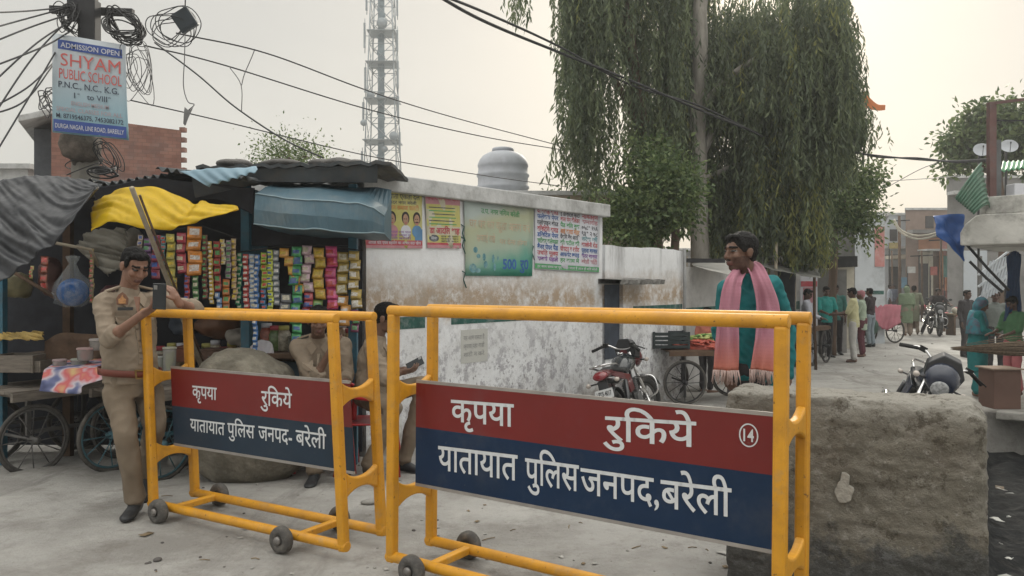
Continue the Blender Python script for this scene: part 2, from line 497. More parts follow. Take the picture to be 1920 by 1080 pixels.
m_conc = M('old_concrete', (.28, .27, .25), rough=.95, var=.25, scale=4, dirt=(.12, .115, .105), dscale=5, damt=.7, bump=.6, bscale=25)

S0, S1, S2 = -.46, 2.72, 4.52
def wall_block(mb, s0, s1, z0, z1, o0, o1, mat=0):
    """slab along the wall line from offset o0 (back) to o1 (proud)"""
    mb.prism([WL(s0, z0, o0), WL(s1, z0, o0), WL(s1, z0, o1), WL(s0, z0, o1)], (0, 0, z1 - z0), mat)
hb = thing('white_building', 'long low whitewashed building with four banners and flaking lower wall', 'building', WL(1.2, -.35, 0))
mb = MB(); wall_block(mb, S0, S1, -.35, 2.36, -4.5, 0)
mb.build('wall', [m_white], hb, local=False)
mb = MB(); wall_block(mb, S0 - .08, S1 + .05, 2.365, 2.53, -4.6, .09)
mb.build('roof_slab', [m_slab], hb, bevel=.012)
mb = MB(); wall_block(mb, S0 + .9, S1 - .18, 1.045, 1.135, .001, .0035); wall_block(mb, S0, S0 + .60, 1.03, 1.15, .001, .0035)
mb.build('painted_band', [m_green], hb)
m_notice = M('faded_notice_paint', (.50, .50, .47), rough=.9, var=.1, scale=6, dirt=(.3, .3, .3), dscale=6, damt=.5)
mb = MB(); a = wall_pt(866, 602, .004); b2 = wall_pt(912, 652, .004)
s0, s1 = wall_s(864), wall_s(914)
wall_block(mb, s0, s1, .62, .98, .001, .003, 0)
m_notice_ink = M('faded_notice_ink', (.26, .26, .26), var=.3, scale=20)
for i, tx in enumerate(['यह आम रासता है', 'कृपया यहा गाडी', 'खडी न करे']):
    mb.text(tx, WL(s0 + .03, .87 - i * .09, .005), WD, V((0, 0, 1)), width=(s1 - s0) * 1.29 * .78, height=.042, mat=1)
mb.build('painted_notice', [m_notice, m_notice_ink], hb)

lw = thing('compound_wall', 'lower whitewashed boundary wall right of the building with green band and blackened top', 'wall', WL(3.6, -.35, 0))
mb = MB()
n = 14; top = []
for i in range(n + 1):
    s = S1 + .055 + (S2 - S1 - .055) * i / n
    top.append((s, 1.99 + .03 * noise.noise(V((s * 3, 0, 1)))))
pts = [WL(s, z, 0) for s, z in top] + [WL(S2, -.35, 0), WL(S1 + .055, -.35, 0)]
mb.prism(pts, WN * -.22)
mb.build('wall', [m_white2], lw)
mb = MB(); wall_block(mb, S1 + .62, S2 - .02, 1.02, 1.15, .001, .004); mb.build('painted_band', [m_green], lw)
# little door opening with its crumbling lintel
mb = MB(); s0, s1 = wall_s(1133), wall_s(1160)
wall_block(mb, s0, s1, .45, 1.46, .001, .012, 0)
m_door = M('dark_blue_door', (.045, .055, .075), rough=.8, var=.4, scale=5)
mb.build('doorway', [m_door], lw)
mb = MB(); wall_block(mb, s1, s1 + .12, -.3, 1.47, .001, .07); mb.build('door_jamb', [m_white2], lw)
m_lint = M('crumbling_lintel', (.20, .195, .185), rough=.95, var=.45, scale=9, bump=.9, bscale=22)
mb = MB()
rows = []
for j, (z, o) in enumerate(((1.47, .004), (1.465, .34), (1.53, .36), (1.545, .004))):
    rows.append([WL(s0 - .12 + (s1 - s0 + .62) * i / 16, z + .018 * noise.noise(V((i * .6, j * 2.1, 0))) - .06 * max(0, i - 8) / 8 * 0, o + .05 * noise.noise(V((i * .9, j, 5))) * (o > .1)) for i in range(17)])
rows.append(rows[0])
mb.grid(rows, 0, False); mb.build('lintel_shelf', [m_lint], lw)
mb = MB(); p = WL(S2 - .03, -.3, .05); mb.tube([p, p + V((0, 0, 2.32))], .025, 8)
mb.build('drain_pipe', [M('grey_pipe', (.2, .2, .2))], lw)
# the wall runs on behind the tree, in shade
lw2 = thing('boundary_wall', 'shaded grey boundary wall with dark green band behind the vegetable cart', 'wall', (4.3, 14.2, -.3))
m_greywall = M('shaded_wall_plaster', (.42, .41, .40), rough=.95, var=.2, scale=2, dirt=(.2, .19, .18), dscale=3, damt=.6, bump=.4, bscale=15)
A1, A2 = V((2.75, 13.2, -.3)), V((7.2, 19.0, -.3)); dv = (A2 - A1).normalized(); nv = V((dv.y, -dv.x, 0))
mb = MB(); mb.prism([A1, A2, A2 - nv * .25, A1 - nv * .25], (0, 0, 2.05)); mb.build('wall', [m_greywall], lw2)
mb = MB(); mb.prism([A1 + nv * .001 + V((0, 0, 1.18)), A2 + nv * .001 + V((0, 0, 1.18)), A2 + nv * .006 + V((0, 0, 1.18)), A1 + nv * .006 + V((0, 0, 1.18))], (0, 0, .18)); mb.build('painted_band', [m_green], lw2)
# the roof room behind, and its water tank
rb = thing('rear_house', 'tan brick rear house whose roof edge shows behind the whitewashed building', 'house', (0, 17, -.3))
m_tan = M('tan_plaster', (.36, .30, .23), rough=.9, var=.25, scale=2, dirt=(.18, .16, .14), dscale=4)
mb = MB(); mb.box((.3, 17.4, 1.42), (4.6, 4.4, 3.44)); mb.build('wall', [m_tan], rb)
mb = MB(); mb.box((.3, 17.4, 3.18), (4.75, 4.55, .085)); mb.build('roof', [m_slab], rb, bevel=.01)
m_tank = M('grey_tank_plastic', (.40, .42, .46), rough=.6, var=.1, scale=2, dirt=(.25, .25, .26), dscale=3, damt=.5)
tk = thing('water_tank', 'large ribbed grey plastic water tank on the roof behind the building', 'water tank', at(943, 350, 16.2) * 1)
c = at(943, 350, 16.2); c.z = 3.225
WM[tk.name] = Matrix.Translation(c); tk.matrix_local = WM[tk.name]
prof = [(.50, 0), (.52, .02), (.52, .12), (.545, .14), (.545, .18), (.52, .2), (.52, .34), (.545, .36), (.545, .40), (.52, .42), (.51, .52), (.525, .54), (.525, .58), (.49, .66), (.42, .74), (.30, .80), (.22, .82), (.20, .83)]
R0 = .93
mb = MB(); mb.lathe(c, [(r * R0 * 1.05, z * 1.1) for r, z in prof], n=36); mb.build('tank_body', [m_tank], tk)
mb = MB(); mb.lathe(c, [(.20, .90), (.22, .91), (.22, .96), (.19, .98), (.05, 1.0)], n=24); mb.build('lid', [m_tank], tk)

# ---------------------------------------------------------------- banners on the wall
m_by = M('banner_yellow', (.46, .43, .13), rough=.55, var=.15, scale=2, dirt=(.55, .52, .42), dscale=2, damt=.6)
m_bcream = M('banner_cream', (.50, .47, .36), rough=.55, var=.15, scale=3)
m_bwhite = M('banner_white', (.56, .57, .62), rough=.55, var=.08, scale=3)
m_bred = M('banner_red', (.42, .06, .08), rough=.55, var=.2, scale=8, dirt=(.45, .3, .3), dscale=5, damt=.4)
m_bpink = M('banner_pink', (.45, .22, .25), rough=.55, var=.2)
m_bink = M('banner_dark_ink', (.06, .065, .08), rough=.6, var=.3, scale=12, dirt=(.3, .3, .3), dscale=15, damt=.5)
m_bblue = M('banner_blue', (.035, .11, .33), rough=.6, var=.2)
m_bgreen = M('banner_green_ink', (.08, .30, .12), rough=.6, var=.2)
m_bor = M('banner_orange_ink', (.55, .20, .06), rough=.6, var=.2, dirt=(.55, .45, .25), dscale=12, damt=.6)
m_bpurp = M('banner_purple_ink', (.20, .08, .30), rough=.6, var=.2)
m_skin_p = M('printed_skin', (.36, .22, .15), var=.15, scale=10)
m_hair_p = M('printed_hair', (.03, .025, .025), var=.2)
m_shirtb = M('printed_blue_shirt', (.10, .22, .38), var=.2)
class Banner:
    def __init__(s, name, label, tl, tr, br, bl, mat, off=.012):
        s.c = [wall_pt(*p, off) for p in (tl, tr, br, bl)]; s.off = off
        s.o = thing(name, label, 'banner', (s.c[2] + s.c[3]) / 2)
        rows = []
        for j in range(9):
            rows.append([s.p(i / 10, j / 8, .004 * noise.noise(V((i * .5, j * .5, tl[0])))) for i in range(11)])
        MB().grid(rows, 0, True, .004).build('cloth_sheet', [mat], s.o)
        s.ink = MB(); s.mats = []; s.ly = .0066
    def p(s, u, v, off=0):
        a = s.c[0].lerp(s.c[1], u); b = s.c[3].lerp(s.c[2], u)
        return a.lerp(b, v) + WN * off
    def mi(s, m):
        if m not in s.mats: s.mats.append(m)
        return s.mats.index(m)
    def rect(s, u0, v0, u1, v1, m, off=.005):
        s.ink.add([s.p(u0, v1, off), s.p(u1, v1, off), s.p(u1, v0, off), s.p(u0, v0, off)], [(0, 1, 2, 3)], s.mi(m))
    def disc(s, u, v, ru, rv, m, off=.0055, n=18):
        s.ink.add([s.p(u + ru * math.cos(2 * math.pi * i / n), v - rv * math.sin(2 * math.pi * i / n), off) for i in range(n)], [tuple(range(n))], s.mi(m))
    def line(s, body, u0, v0, u1, v1, m, weight=.012, off=None):
        """text filling u0..u1, head line at v0 and base line at v1"""
        o = s.p(u0, v1, off or s.ly); ux = s.p(u1, v1) - s.p(u0, v1); uy = s.p(u0, v0) - s.p(u0, v1)
        s.ink.text(body, o, ux.normalized(), uy.normalized(), width=ux.length, height=uy.length, mat=s.mi(m), weight=weight)
    def done(s):
        s.ink.build('print', s.mats, s.o)
B = Banner('yellow_banner', 'yellow printed banner with three portraits, nearest the blue kiosk awning', (676, 353), (789, 361), (790, 466), (684, 465), m_by)
B.rect(0.0, .93, 1, 1.0, m_bpink); B.rect(0, .86, 1, .95, m_bred, .0055)
B.line('जय भारत माता एकता दल', .06, .06, .96, .14, m_bink); B.line('सदर नगर बरेली', .42, .18, .9, .23, m_bink)
B.line('बहुजन समाज पारटी', .33, .26, .94, .33, m_bor)
for i, (u, hair) in enumerate(((.46, .075), (.70, .068), (.90, .068))):
    B.disc(u, .47, hair, .115, m_hair_p, .0056); B.disc(u, .50, hair * .72, .1, m_skin_p, .0062)
    for du in (-.022, .010): B.disc(u + du, .485, .011, .008, m_hair_p, .0066, 8)
    B.disc(u, .555, .022, .008, m_bred, .0066, 8)
    B.disc(u, .70, hair * 1.35, .11, (m_bpink, m_bwhite, m_shirtb)[i], .0058)
    if i == 2: B.disc(u, .54, .035, .012, m_hair_p, .0065, 10)
B.rect(.86, .66, 1, .86, m_shirtb, .0059)
for i in range(3): B.line(('सदसयता', 'पद हेतु', 'निवेदक')[i], .06, .66 + i * .07, .28, .70 + i * .07, m_bink)
for u, c in ((.33, m_bpurp), (.57, m_bpurp)):
    for i in range(3): B.line(('राम पाल', 'सभासद पद', 'बरेली')[i], u, .70 + i * .055, u + .22, .735 + i * .055, c)
B.line('आपके वोट एवम सहयोग का आभार सदा रहेगा', .04, .885, .97, .93, m_bwhite, off=.0078)
B.done()
B = Banner('narrow_banner', 'narrow yellow and red printed banner between the portrait banner and the green one', (795, 361), (860, 366), (863, 466), (799, 465), m_bcream)
B.rect(0, 0, 1, .20, m_bpink); B.rect(0, .93, 1, 1, m_bpink); B.rect(0, .90, 1, .94, m_bred, .0055); B.rect(.02, .2, .98, .60, m_by); B.rect(.02, .76, .98, .90, m_by)
B.line('उदार समाज दल', .05, .05, .95, .12, m_bred)
for i in range(6): B.rect(.08, .25 + i * .06, .84 + .05 * math.sin(i * 3), .268 + i * .06, m_bgreen if i % 2 else m_bink, .0062)
B.line('डा आदिल शाह', .08, .63, .96, .73, m_bred, .03)
B.disc(.20, .82, .14, .065, m_bink); B.line('सेवा', .11, .80, .29, .84, m_bwhite, off=.0075)
for i in range(3): B.line(('सब के साथ', 'सबका मान', 'बरेली सदर')[i], .40, .77 + i * .045, .92, .797 + i * .045, m_bink)
B.done()
def green_banner_mat():
    m = M('banner_pale_green', (.33, .42, .37), rough=.5, var=.1, scale=1.5)
    t, N, L, b = nodes_of(m)
    co = N.new('ShaderNodeTexCoord'); sp = N.new('ShaderNodeSeparateXYZ'); L.new(co.outputs['Object'], sp.inputs[0])
    ad = N.new('ShaderNodeMath'); ad.operation = 'MULTIPLY_ADD'; ad.inputs[1].default_value = -.42; L.new(sp.outputs['X'], ad.inputs[0]); L.new(sp.outputs['Z'], ad.inputs[2])
    n = N.new('ShaderNodeTexNoise'); n.inputs['Scale'].default_value = 2.5; L.new(co.outputs['Object'], n.inputs[0])
    a2 = N.new('ShaderNodeMath'); a2.operation = 'MULTIPLY_ADD'; a2.inputs[1].default_value = .35; L.new(n.outputs[0], a2.inputs[0]); L.new(ad.outputs[0], a2.inputs[2])
    r = N.new('ShaderNodeValToRGB'); e = r.color_ramp.elements
    for p in (.4, .6, .8): e.new(p)
    for el, (p, c) in zip(e, ((.10, (.03, .24, .16)), (.30, (.10, .30, .24)), (.48, (.34, .42, .34)), (.78, (.40, .42, .28)), (.98, (.40, .46, .44)))):
        el.position = p; el.color = c + (1,)
    L.new(a2.outputs[0], r.inputs[0]); L.new(r.outputs[0], b.inputs['Base Color'])
    return m
B = Banner('green_banner', 'big faded green banner reading 500 with a loose curled bottom edge', (868, 371), (999, 389), (996, 518), (871, 517), green_banner_mat())
B.line('उ.प. नगर निगम बरेली', .22, .11, .78, .17, m_bgreen)
m_pale = M('faded_print', (.46, .36, .26), var=.3, scale=12, dirt=(.38, .42, .33), dscale=14, damt=.8)
B.line('घर घर का कूडा अलग करे', .06, .27, .95, .37, m_pale); B.line('सफाई रखे', .16, .46, .42, .55, m_pale); B.line('पर देना होगा', .48, .5, .9, .56, m_pale)
m_bteal = M('faded_teal_print', (.10, .24, .28), var=.4, scale=20, dirt=(.3, .42, .4), dscale=12, damt=.8)
for u, v, ru, rv in ((.14, .66, .03, .04), (.18, .74, .028, .03), (.26, .75, .022, .05), (.28, .85, .028, .05), (.39, .77, .018, .06), (.41, .88, .02, .05), (.46, .76, .012, .03), (.10, .90, .05, .06), (.17, .93, .04, .03)):
    B.disc(u, v, ru, rv, m_bteal)
B.line('500', .53, .765, .74, .90, m_bblue, .03); B.line('रु0', .79, .775, .93, .90, m_bblue, .02)
B.done()
mb = MB()      # strings that tie it
for x, y in ((868, 425), (868, 448), (870, 512), (998, 462)):
    a = wall_pt(x, y, .02); mb.tube([a + V((-.05, -.01, .03)), a, a + V((-.02, 0, -.07)), a + V((.01, 0, -.16))], .007, 6)
setp(mb.build('banner_tie', [m_green]), 'dark green cord ties hanging at the left edge of the green banner', 'cord')
B = Banner('text_banner', 'white banner full of coloured rows of printed words, rightmost on the wall', (1001, 384), (1123, 401), (1121, 512), (1001, 505), m_bwhite)
rows = [(['दो विवाह कारड', m_bred], ['ई डिजिटल फोटो', m_bink], ['निमंतरण', m_bred]), (['फलेकस पेपर', m_bblue], ['बाल पेन कैलेंडर', m_bred], ['समारोह', m_bpink]),
        (['गलोसाइन बोरड', m_bink], ['पैड बिल बुक', m_bgreen], ['०५८१ २५६', m_bink]), (['विजिटिंग कारड', m_bred], ['आई कारड मोहर', m_bor], ['९४१ २ ७८', m_bink]),
        (['डिजिटल पेपर', m_bblue], ['पैकिंग बैग आदि', m_bink], ['नरेश जी', m_bteal]), (['सटीकर कलेणडर', m_bgreen], ['की सटील की', m_bgreen], ['कालोनी रोड', m_bred]),
        (['बैनर पेपर पैड', m_bblue], ['पोसटर व रसीद', m_bred], ['पुराना बाजार', m_bblue]), (['उचित मूलय', m_bred], ['आफसेट छपाई', m_bblue], ['सदर बाजार', m_bpurp]), (['सबसे पहले', m_bpurp], ['हर काम मे', m_bgreen], ['बरेली सिटी', m_bpink])]
for i, r in enumerate(rows):
    for j, (tx, mm) in enumerate(r):
        u0, u1 = ((.03, .335), (.365, .665), (.70, .965))[j]
        B.line(tx, u0, .045 + i * .094, u1, .045 + i * .094 + (.06 if i % 3 else .068), mm, .025)
B.rect(.0, .905, 1, .985, m_bgreen); B.line('हर काम समय पर पूरा किया जाता है आज ही मिले बरेली', .03, .93, .97, .965, m_bwhite, off=.0075)
B.done()
# ================================================================ BARRICADES AND THE CULVERT PARAPET
m_yel = M('yellow_paint', (.60, .28, .012), rough=.42, var=.10, scale=5, dirt=(.33, .15, .02), dscale=7, damt=.5, bump=.08, bscale=30, spec=.5)
m_red = M('panel_red', (.165, .012, .010), rough=.42, var=.12, scale=2, dirt=(.18, .03, .035), dscale=5, damt=.25)
m_navy = M('panel_navy', (.008, .026, .066), rough=.5, spec=.22, var=.14, scale=2, dirt=(.04, .06, .09), dscale=5, damt=.3)
m_slate = M('panel_slate_blue', (.020, .036, .058), rough=.55, spec=.22, var=.14, scale=2, dirt=(.05, .06, .075), dscale=5, damt=.35)
m_letter = M('white_lettering', (.62, .64, .66), rough=.55, var=.08, scale=30)
m_edge = M('bare_panel_edge', (.33, .31, .29), rough=.5, metal=.4)
m_rub = M('grey_rubber_wheel', (.085, .08, .075), rough=.9, var=.3, scale=20, dirt=(.22, .2, .17), dscale=12, damt=.7)
m_steel = M('dull_steel', (.22, .21, .20), rough=.5, metal=.7, var=.3, scale=15, dirt=(.15, .08, .04), dscale=10, damt=.6)
def chipped(m, col, amt=.8, sc=38, lo=.63, hi=.67):
    t, N, L, b = nodes_of(m); out = b.inputs['Base Color'].links[0].from_socket
    co = N.new('ShaderNodeTexCoord'); n = N.new('ShaderNodeTexNoise'); n.inputs['Scale'].default_value = sc; n.inputs['Detail'].default_value = 6; n.inputs['Roughness'].default_value = .7
    L.new(co.outputs['Object'], n.inputs[0]); r = N.new('ShaderNodeValToRGB'); r.color_ramp.elements[0].position = lo; r.color_ramp.elements[1].position = hi; r.color_ramp.elements[1].color = (amt,) * 3 + (1,)
    L.new(n.outputs[0], r.inputs[0]); x = N.new('ShaderNodeMixRGB'); L.new(r.outputs[0], x.inputs[0]); L.new(out, x.inputs[1]); x.inputs[2].default_value = col + (1,); L.new(x.outputs[0], b.inputs['Base Color'])
    ro = N.new('ShaderNodeMapRange'); ro.inputs['To Min'].default_value = .32; ro.inputs['To Max'].default_value = .6; L.new(n.outputs[0], ro.inputs[0]); L.new(ro.outputs[0], b.inputs['Roughness'])
chipped(m_yel, (.10, .045, .02)); chipped(m_yel, (.42, .26, .10), .6, 9, .56, .7)
for q_ in (m_red, m_navy, m_slate): chipped(q_, (.20, .17, .16), .22, 26, .66, .72); chipped(q_, (.10, .08, .08), .12, 5, .55, .7)
def barricade(label, P0, P1, depth, zb, zt, top_shift, zp, split, words, navy, pw, wheels, loc_group, tag_num=None):
    """P0, P1: left and right corner of the front frame on the ground"""
    P0, P1 = V(P0), V(P1); d = (P1 - P0).normalized(); q = V((-d.y, d.x, 0)) * depth
    L = (P1 - P0).length
    root = thing('barricade', label, 'barricade', (P0 + P1 + q) / 2, group=loc_group)
    def pt(u, v, z):                     # u along, v 0 front 1 rear
        k = (z - zb) / (zt - zb)
        return P0 + d * u + q * v + V((0, 0, z)) + d * (top_shift * k)
    R = .0275
    for v in (0, 1):
        MB().tube([pt(-R, v, zt), pt(L + R, v, zt)], R, 20).build('top_rail', [m_yel], root, bevel=.003)
        MB().tube([pt(-R, v, zb), pt(L + R, v, zb)], R, 20).build('bottom_rail', [m_yel], root, bevel=.003)
        for u in (0, L):
            mb = MB(); mb.bar(pt(u, v, zb - .028), pt(u, v, zt - R * .55), .052, .052, up=q)
            mb.build('post', [m_yel], root, bevel=.012)
    for u in (0, L):
        for z in zp:                     # waisted end plates between front and rear post
            poly = []
            for i in range(9):
                t = -1 + i / 4; poly.append((t, 0.027 + .042 * abs(t) ** 2.2))
            def pp(t, hz): return pt(u, .5 + t * .42, z) + V((0, 0, hz))
            pts = [pp(t, h) for t, h in poly] + [pp(t, -h) for t, h in reversed(poly)]
            mb = MB(); mb.prism([p - d * .02 for p in pts], d * .04); mb.build('end_plate', [m_yel], root, bevel=.01)
    for u in wheels:                     # cross bars and axles
        mb = MB(); mb.bar(pt(u + .06, 0, zb), pt(u + .06, 1, zb), .045, .04); mb.build('cross_bar', [m_yel], root, bevel=.008)
        mb = MB(); qa = q.normalized(); mb.tube([pt(u, 0, .074) - qa * .10, pt(u, 1, .074) + qa * .10], .011, 8)
        mb.build('axle', [m_steel], root)
        for v, sg in ((0, -1), (1, 1)):
            c = pt(u, v, .076) + qa * sg * .075; Rm = Matrix((d, V((0, 0, 1)), -qa)).transposed() if True else None
            mb = MB(); mb.lathe(c, [(.03, -.026), (.066, -.026), (.075, -.016), (.075, .008), (.066, .026), (.03, .026), (.028, .018), (.02, .018), (.018, .03), (.001, .03)], Rm, 26)
            wl = mb.build('wheel', [m_rub], root)
            MB().lathe(c + qa * sg * .03, [(.024, -.01), (.024, .006), (.012, .012), (.001, .013)], Matrix((d, V((0, 0, 1)) * sg, qa * sg)).transposed(), 14).build('hub', [m_steel], wl)
    # sign panel in the middle plane, split red over blue
    qa = q.normalized(); z0, z1 = pw
    def pn(u, z, off=0): return pt(u, .5, z) - qa * (.012 + off)
    u0, u1 = -.0 + .03, L - .03
    mb = MB()
    mb.prism([pn(u0, split), pn(u1, split), pn(u1, z1), pn(u0, z1)], qa * .004, 0)
    mb.prism([pn(u0, z0), pn(u1, z0), pn(u1, split), pn(u0, split)], qa * .004, 1)
    mb.bar(pn(u0, z1, -.004), pn(u1, z1, -.004), .016, .010, up=qa, mat=2); mb.bar(pn(u0, z0, -.004), pn(u1, z0, -.004), .016, .010, up=qa, mat=2)
    pnl = mb.build('sign_panel', [m_red, navy, m_edge], root)
    # lettering placed where its pixels meet the panel plane
    o = pn(0, 0); nrm = -qa
    def hit(x, y):
        ray = V(((x - 960) / F_PX, 1, -(y - HOR) / F_PX)); c = V((0, 0, CAM_H))
        return c + ray * ((o - c).dot(nrm) / ray.dot(nrm))
    for body, x0, x1, yh0, yb0, yh1, yb1, wt in words:
        mb = MB()
        b0, h0, b1, h1 = hit(x0, yb0), hit(x0, yh0), hit(x1, yb1), hit(x1, yh1)
        hgt = ((h0 - b0).length + (h1 - b1).length) / 2
        mb.text(body, b0 + nrm * .0025, (b1 - b0).normalized(), (h0 - b0).normalized(), width=(b1 - b0).length, height=hgt, weight=wt)
        mb.build('lettering', [m_letter], pnl)
    mb = MB()
    if tag_num:
        x, y, r = tag_num; c = hit(x, y) + nrm * .0025; e = hit(x + 1, y) - hit(x, y); rr = e.length * r * 1.0
        up = V((0, 0, 1)); ax = d
        n = 36
        ring = [c + ax * (rr * math.cos(2 * math.pi * i / n)) + up * (rr * 1.22 * math.sin(2 * math.pi * i / n)) for i in range(n)]
        ring2 = [c + ax * (rr * .86 * math.cos(2 * math.pi * i / n)) + up * (rr * 1.08 * math.sin(2 * math.pi * i / n)) for i in range(n)]
        mb.add(ring + ring2, [(i, (i + 1) % n, n + (i + 1) % n, n + i) for i in range(n)])
        mb.text('14', c - ax * rr * .55 - up * rr * .62, ax, up, width=rr * 1.1, height=rr * 1.25, weight=.02)
        mb.build('number_mark', [m_letter], pnl)
    return root
barricade('yellow police barricade with slate blue and red panel, leaning, in front of the seated policemen', (-2.285, 5.10, 0), (-.90, 4.28, 0), .31, .085, 1.30, -.08, (.885, .40),
          .69, [('कृपया', 361, 407, 723, 745, 727, 750, .010), ('रुिकये', 489, 548, 733, 759, 738, 765, .010),
                ('यातायात', 357, 422, 786, 807, 792, 816, .008), ('पुिलस', 427, 478, 793, 816, 798, 822, .008), ('जनपद-', 485, 548, 799, 824, 806, 833, .008), ('बरेली', 555, 612, 807, 833, 813, 842, .008)],
          m_slate, (.44, .94), (.15, 1.22), 'yellow police barricades')
barricade('yellow police barricade with navy and red panel numbered 14, the nearer one', (-.618, 4.12, 0), (1.002, 3.005, 0), .31, .085, 1.35, 0.012, (.93, .40),
          .735, [('कृपया', 846, 964, 750, 789, 757, 800, .012), ('रुिकये', 1131, 1306, 778, 824, 793, 838, .012),
                 ('यातायात', 822, 971, 836, 880, 853, 901, .010), ('पुिलस', 985, 1086, 858, 905, 873, 921, .010), ('जनपद,', 1089, 1236, 876, 924, 899, 948, .010), ('बरेली', 1239, 1372, 899, 950, 916, 969, .010)],
          m_navy, (.432, .975), (.20, 1.55), 'yellow police barricades', (1404, 816, 18))

def block_material():
    m = M('weathered_concrete', (.245, .225, .185), rough=.95, var=.22, scale=2.5, spec=.2)
    t, N, L, b = nodes_of(m)
    out = b.inputs['Base Color'].links[0].from_socket
    co = N.new('ShaderNodeTexCoord'); sp = N.new('ShaderNodeSeparateXYZ'); L.new(co.outputs['Object'], sp.inputs[0])
    def nzn(sc, de=9, r=.72):
        n = N.new('ShaderNodeTexNoise'); n.inputs['Scale'].default_value = sc; n.inputs['Detail'].default_value = de; n.inputs['Roughness'].default_value = r
        L.new(co.outputs['Object'], n.inputs[0]); return n.outputs[0]
    def rp(src, a, b_, va=0, vb=1):
        r = N.new('ShaderNodeValToRGB'); r.color_ramp.elements[0].position = a; r.color_ramp.elements[1].position = b_
        r.color_ramp.elements[0].color = (va,) * 3 + (1,); r.color_ramp.elements[1].color = (vb,) * 3 + (1,); L.new(src, r.inputs[0]); return r.outputs[0]
    def mix(f, a, col):
        x = N.new('ShaderNodeMixRGB'); L.new(f, x.inputs[0]); L.new(a, x.inputs[1]); x.inputs[2].default_value = col + (1,); return x.outputs[0]
    def math2(op, a, c):
        x = N.new('ShaderNodeMath'); x.operation = op; L.new(a, x.inputs[0])
        if isinstance(c, (int, float)): x.inputs[1].default_value = c
        else: L.new(c, x.inputs[1])
        return x.outputs[0]
    out = mix(rp(nzn(3), .5, .65, 0, .75), out, (.12, .088, .06))
    out = mix(rp(nzn(6), .52, .7, 0, .8), out, (.34, .32, .28))
    out = mix(rp(nzn(24, 6), .6, .68, 0, .7), out, (.42, .40, .36))
    out = mix(rp(nzn(1.4, 4), .55, .66, 0, .5), out, (.105, .115, .07))
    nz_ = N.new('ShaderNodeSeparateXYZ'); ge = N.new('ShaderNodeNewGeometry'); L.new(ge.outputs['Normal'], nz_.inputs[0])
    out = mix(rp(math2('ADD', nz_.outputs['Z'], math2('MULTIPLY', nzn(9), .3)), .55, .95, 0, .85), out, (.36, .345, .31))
    px_ = math2('ADD', sp.outputs['X'], math2('MULTIPLY', nzn(8), .12)); out = mix(math2('MULTIPLY', rp(px_, .50, .56), .6), out, (.33, .32, .30))
    zt_ = math2('ADD', sp.outputs['Z'], math2('MULTIPLY', nzn(10), .12)); out = mix(math2('MULTIPLY', rp(zt_, .88, .98), .6), out, (.34, .325, .29))
    out = mix(rp(nzn(11, 10, .8), .53, .60, 0, .75), out, (.085, .07, .052))
    out = mix(rp(nzn(19, 9, .75), .57, .63, 0, .7), out, (.36, .34, .30))
    # black tar splash along the foot: edge wanders with noise
    zz = math2('ADD', sp.outputs['Z'], math2('MULTIPLY', math2('ADD', nzn(2.6, 9), -.741), -1.2))
    out = mix(rp(zz, .54, .66, .8, 0), out, (.075, .078, .08))
    out = mix(math2('MULTIPLY', rp(nzn(30, 5), .52, .62, 0, .6), rp(zz, .54, .66, 1, 0)), out, (.2, .2, .2))
    L.new(out, b.inputs['Base Color'])
    bp = N.new('ShaderNodeBump'); bp.inputs['Strength'].default_value = 1.0; bp.inputs['Distance'].default_value = .05
    ad = math2('ADD', math2('MULTIPLY', nzn(38, 6), .35), nzn(7, 10)); L.new(ad, bp.inputs['Height']); L.new(bp.outputs[0], b.inputs['Normal'])
    return m
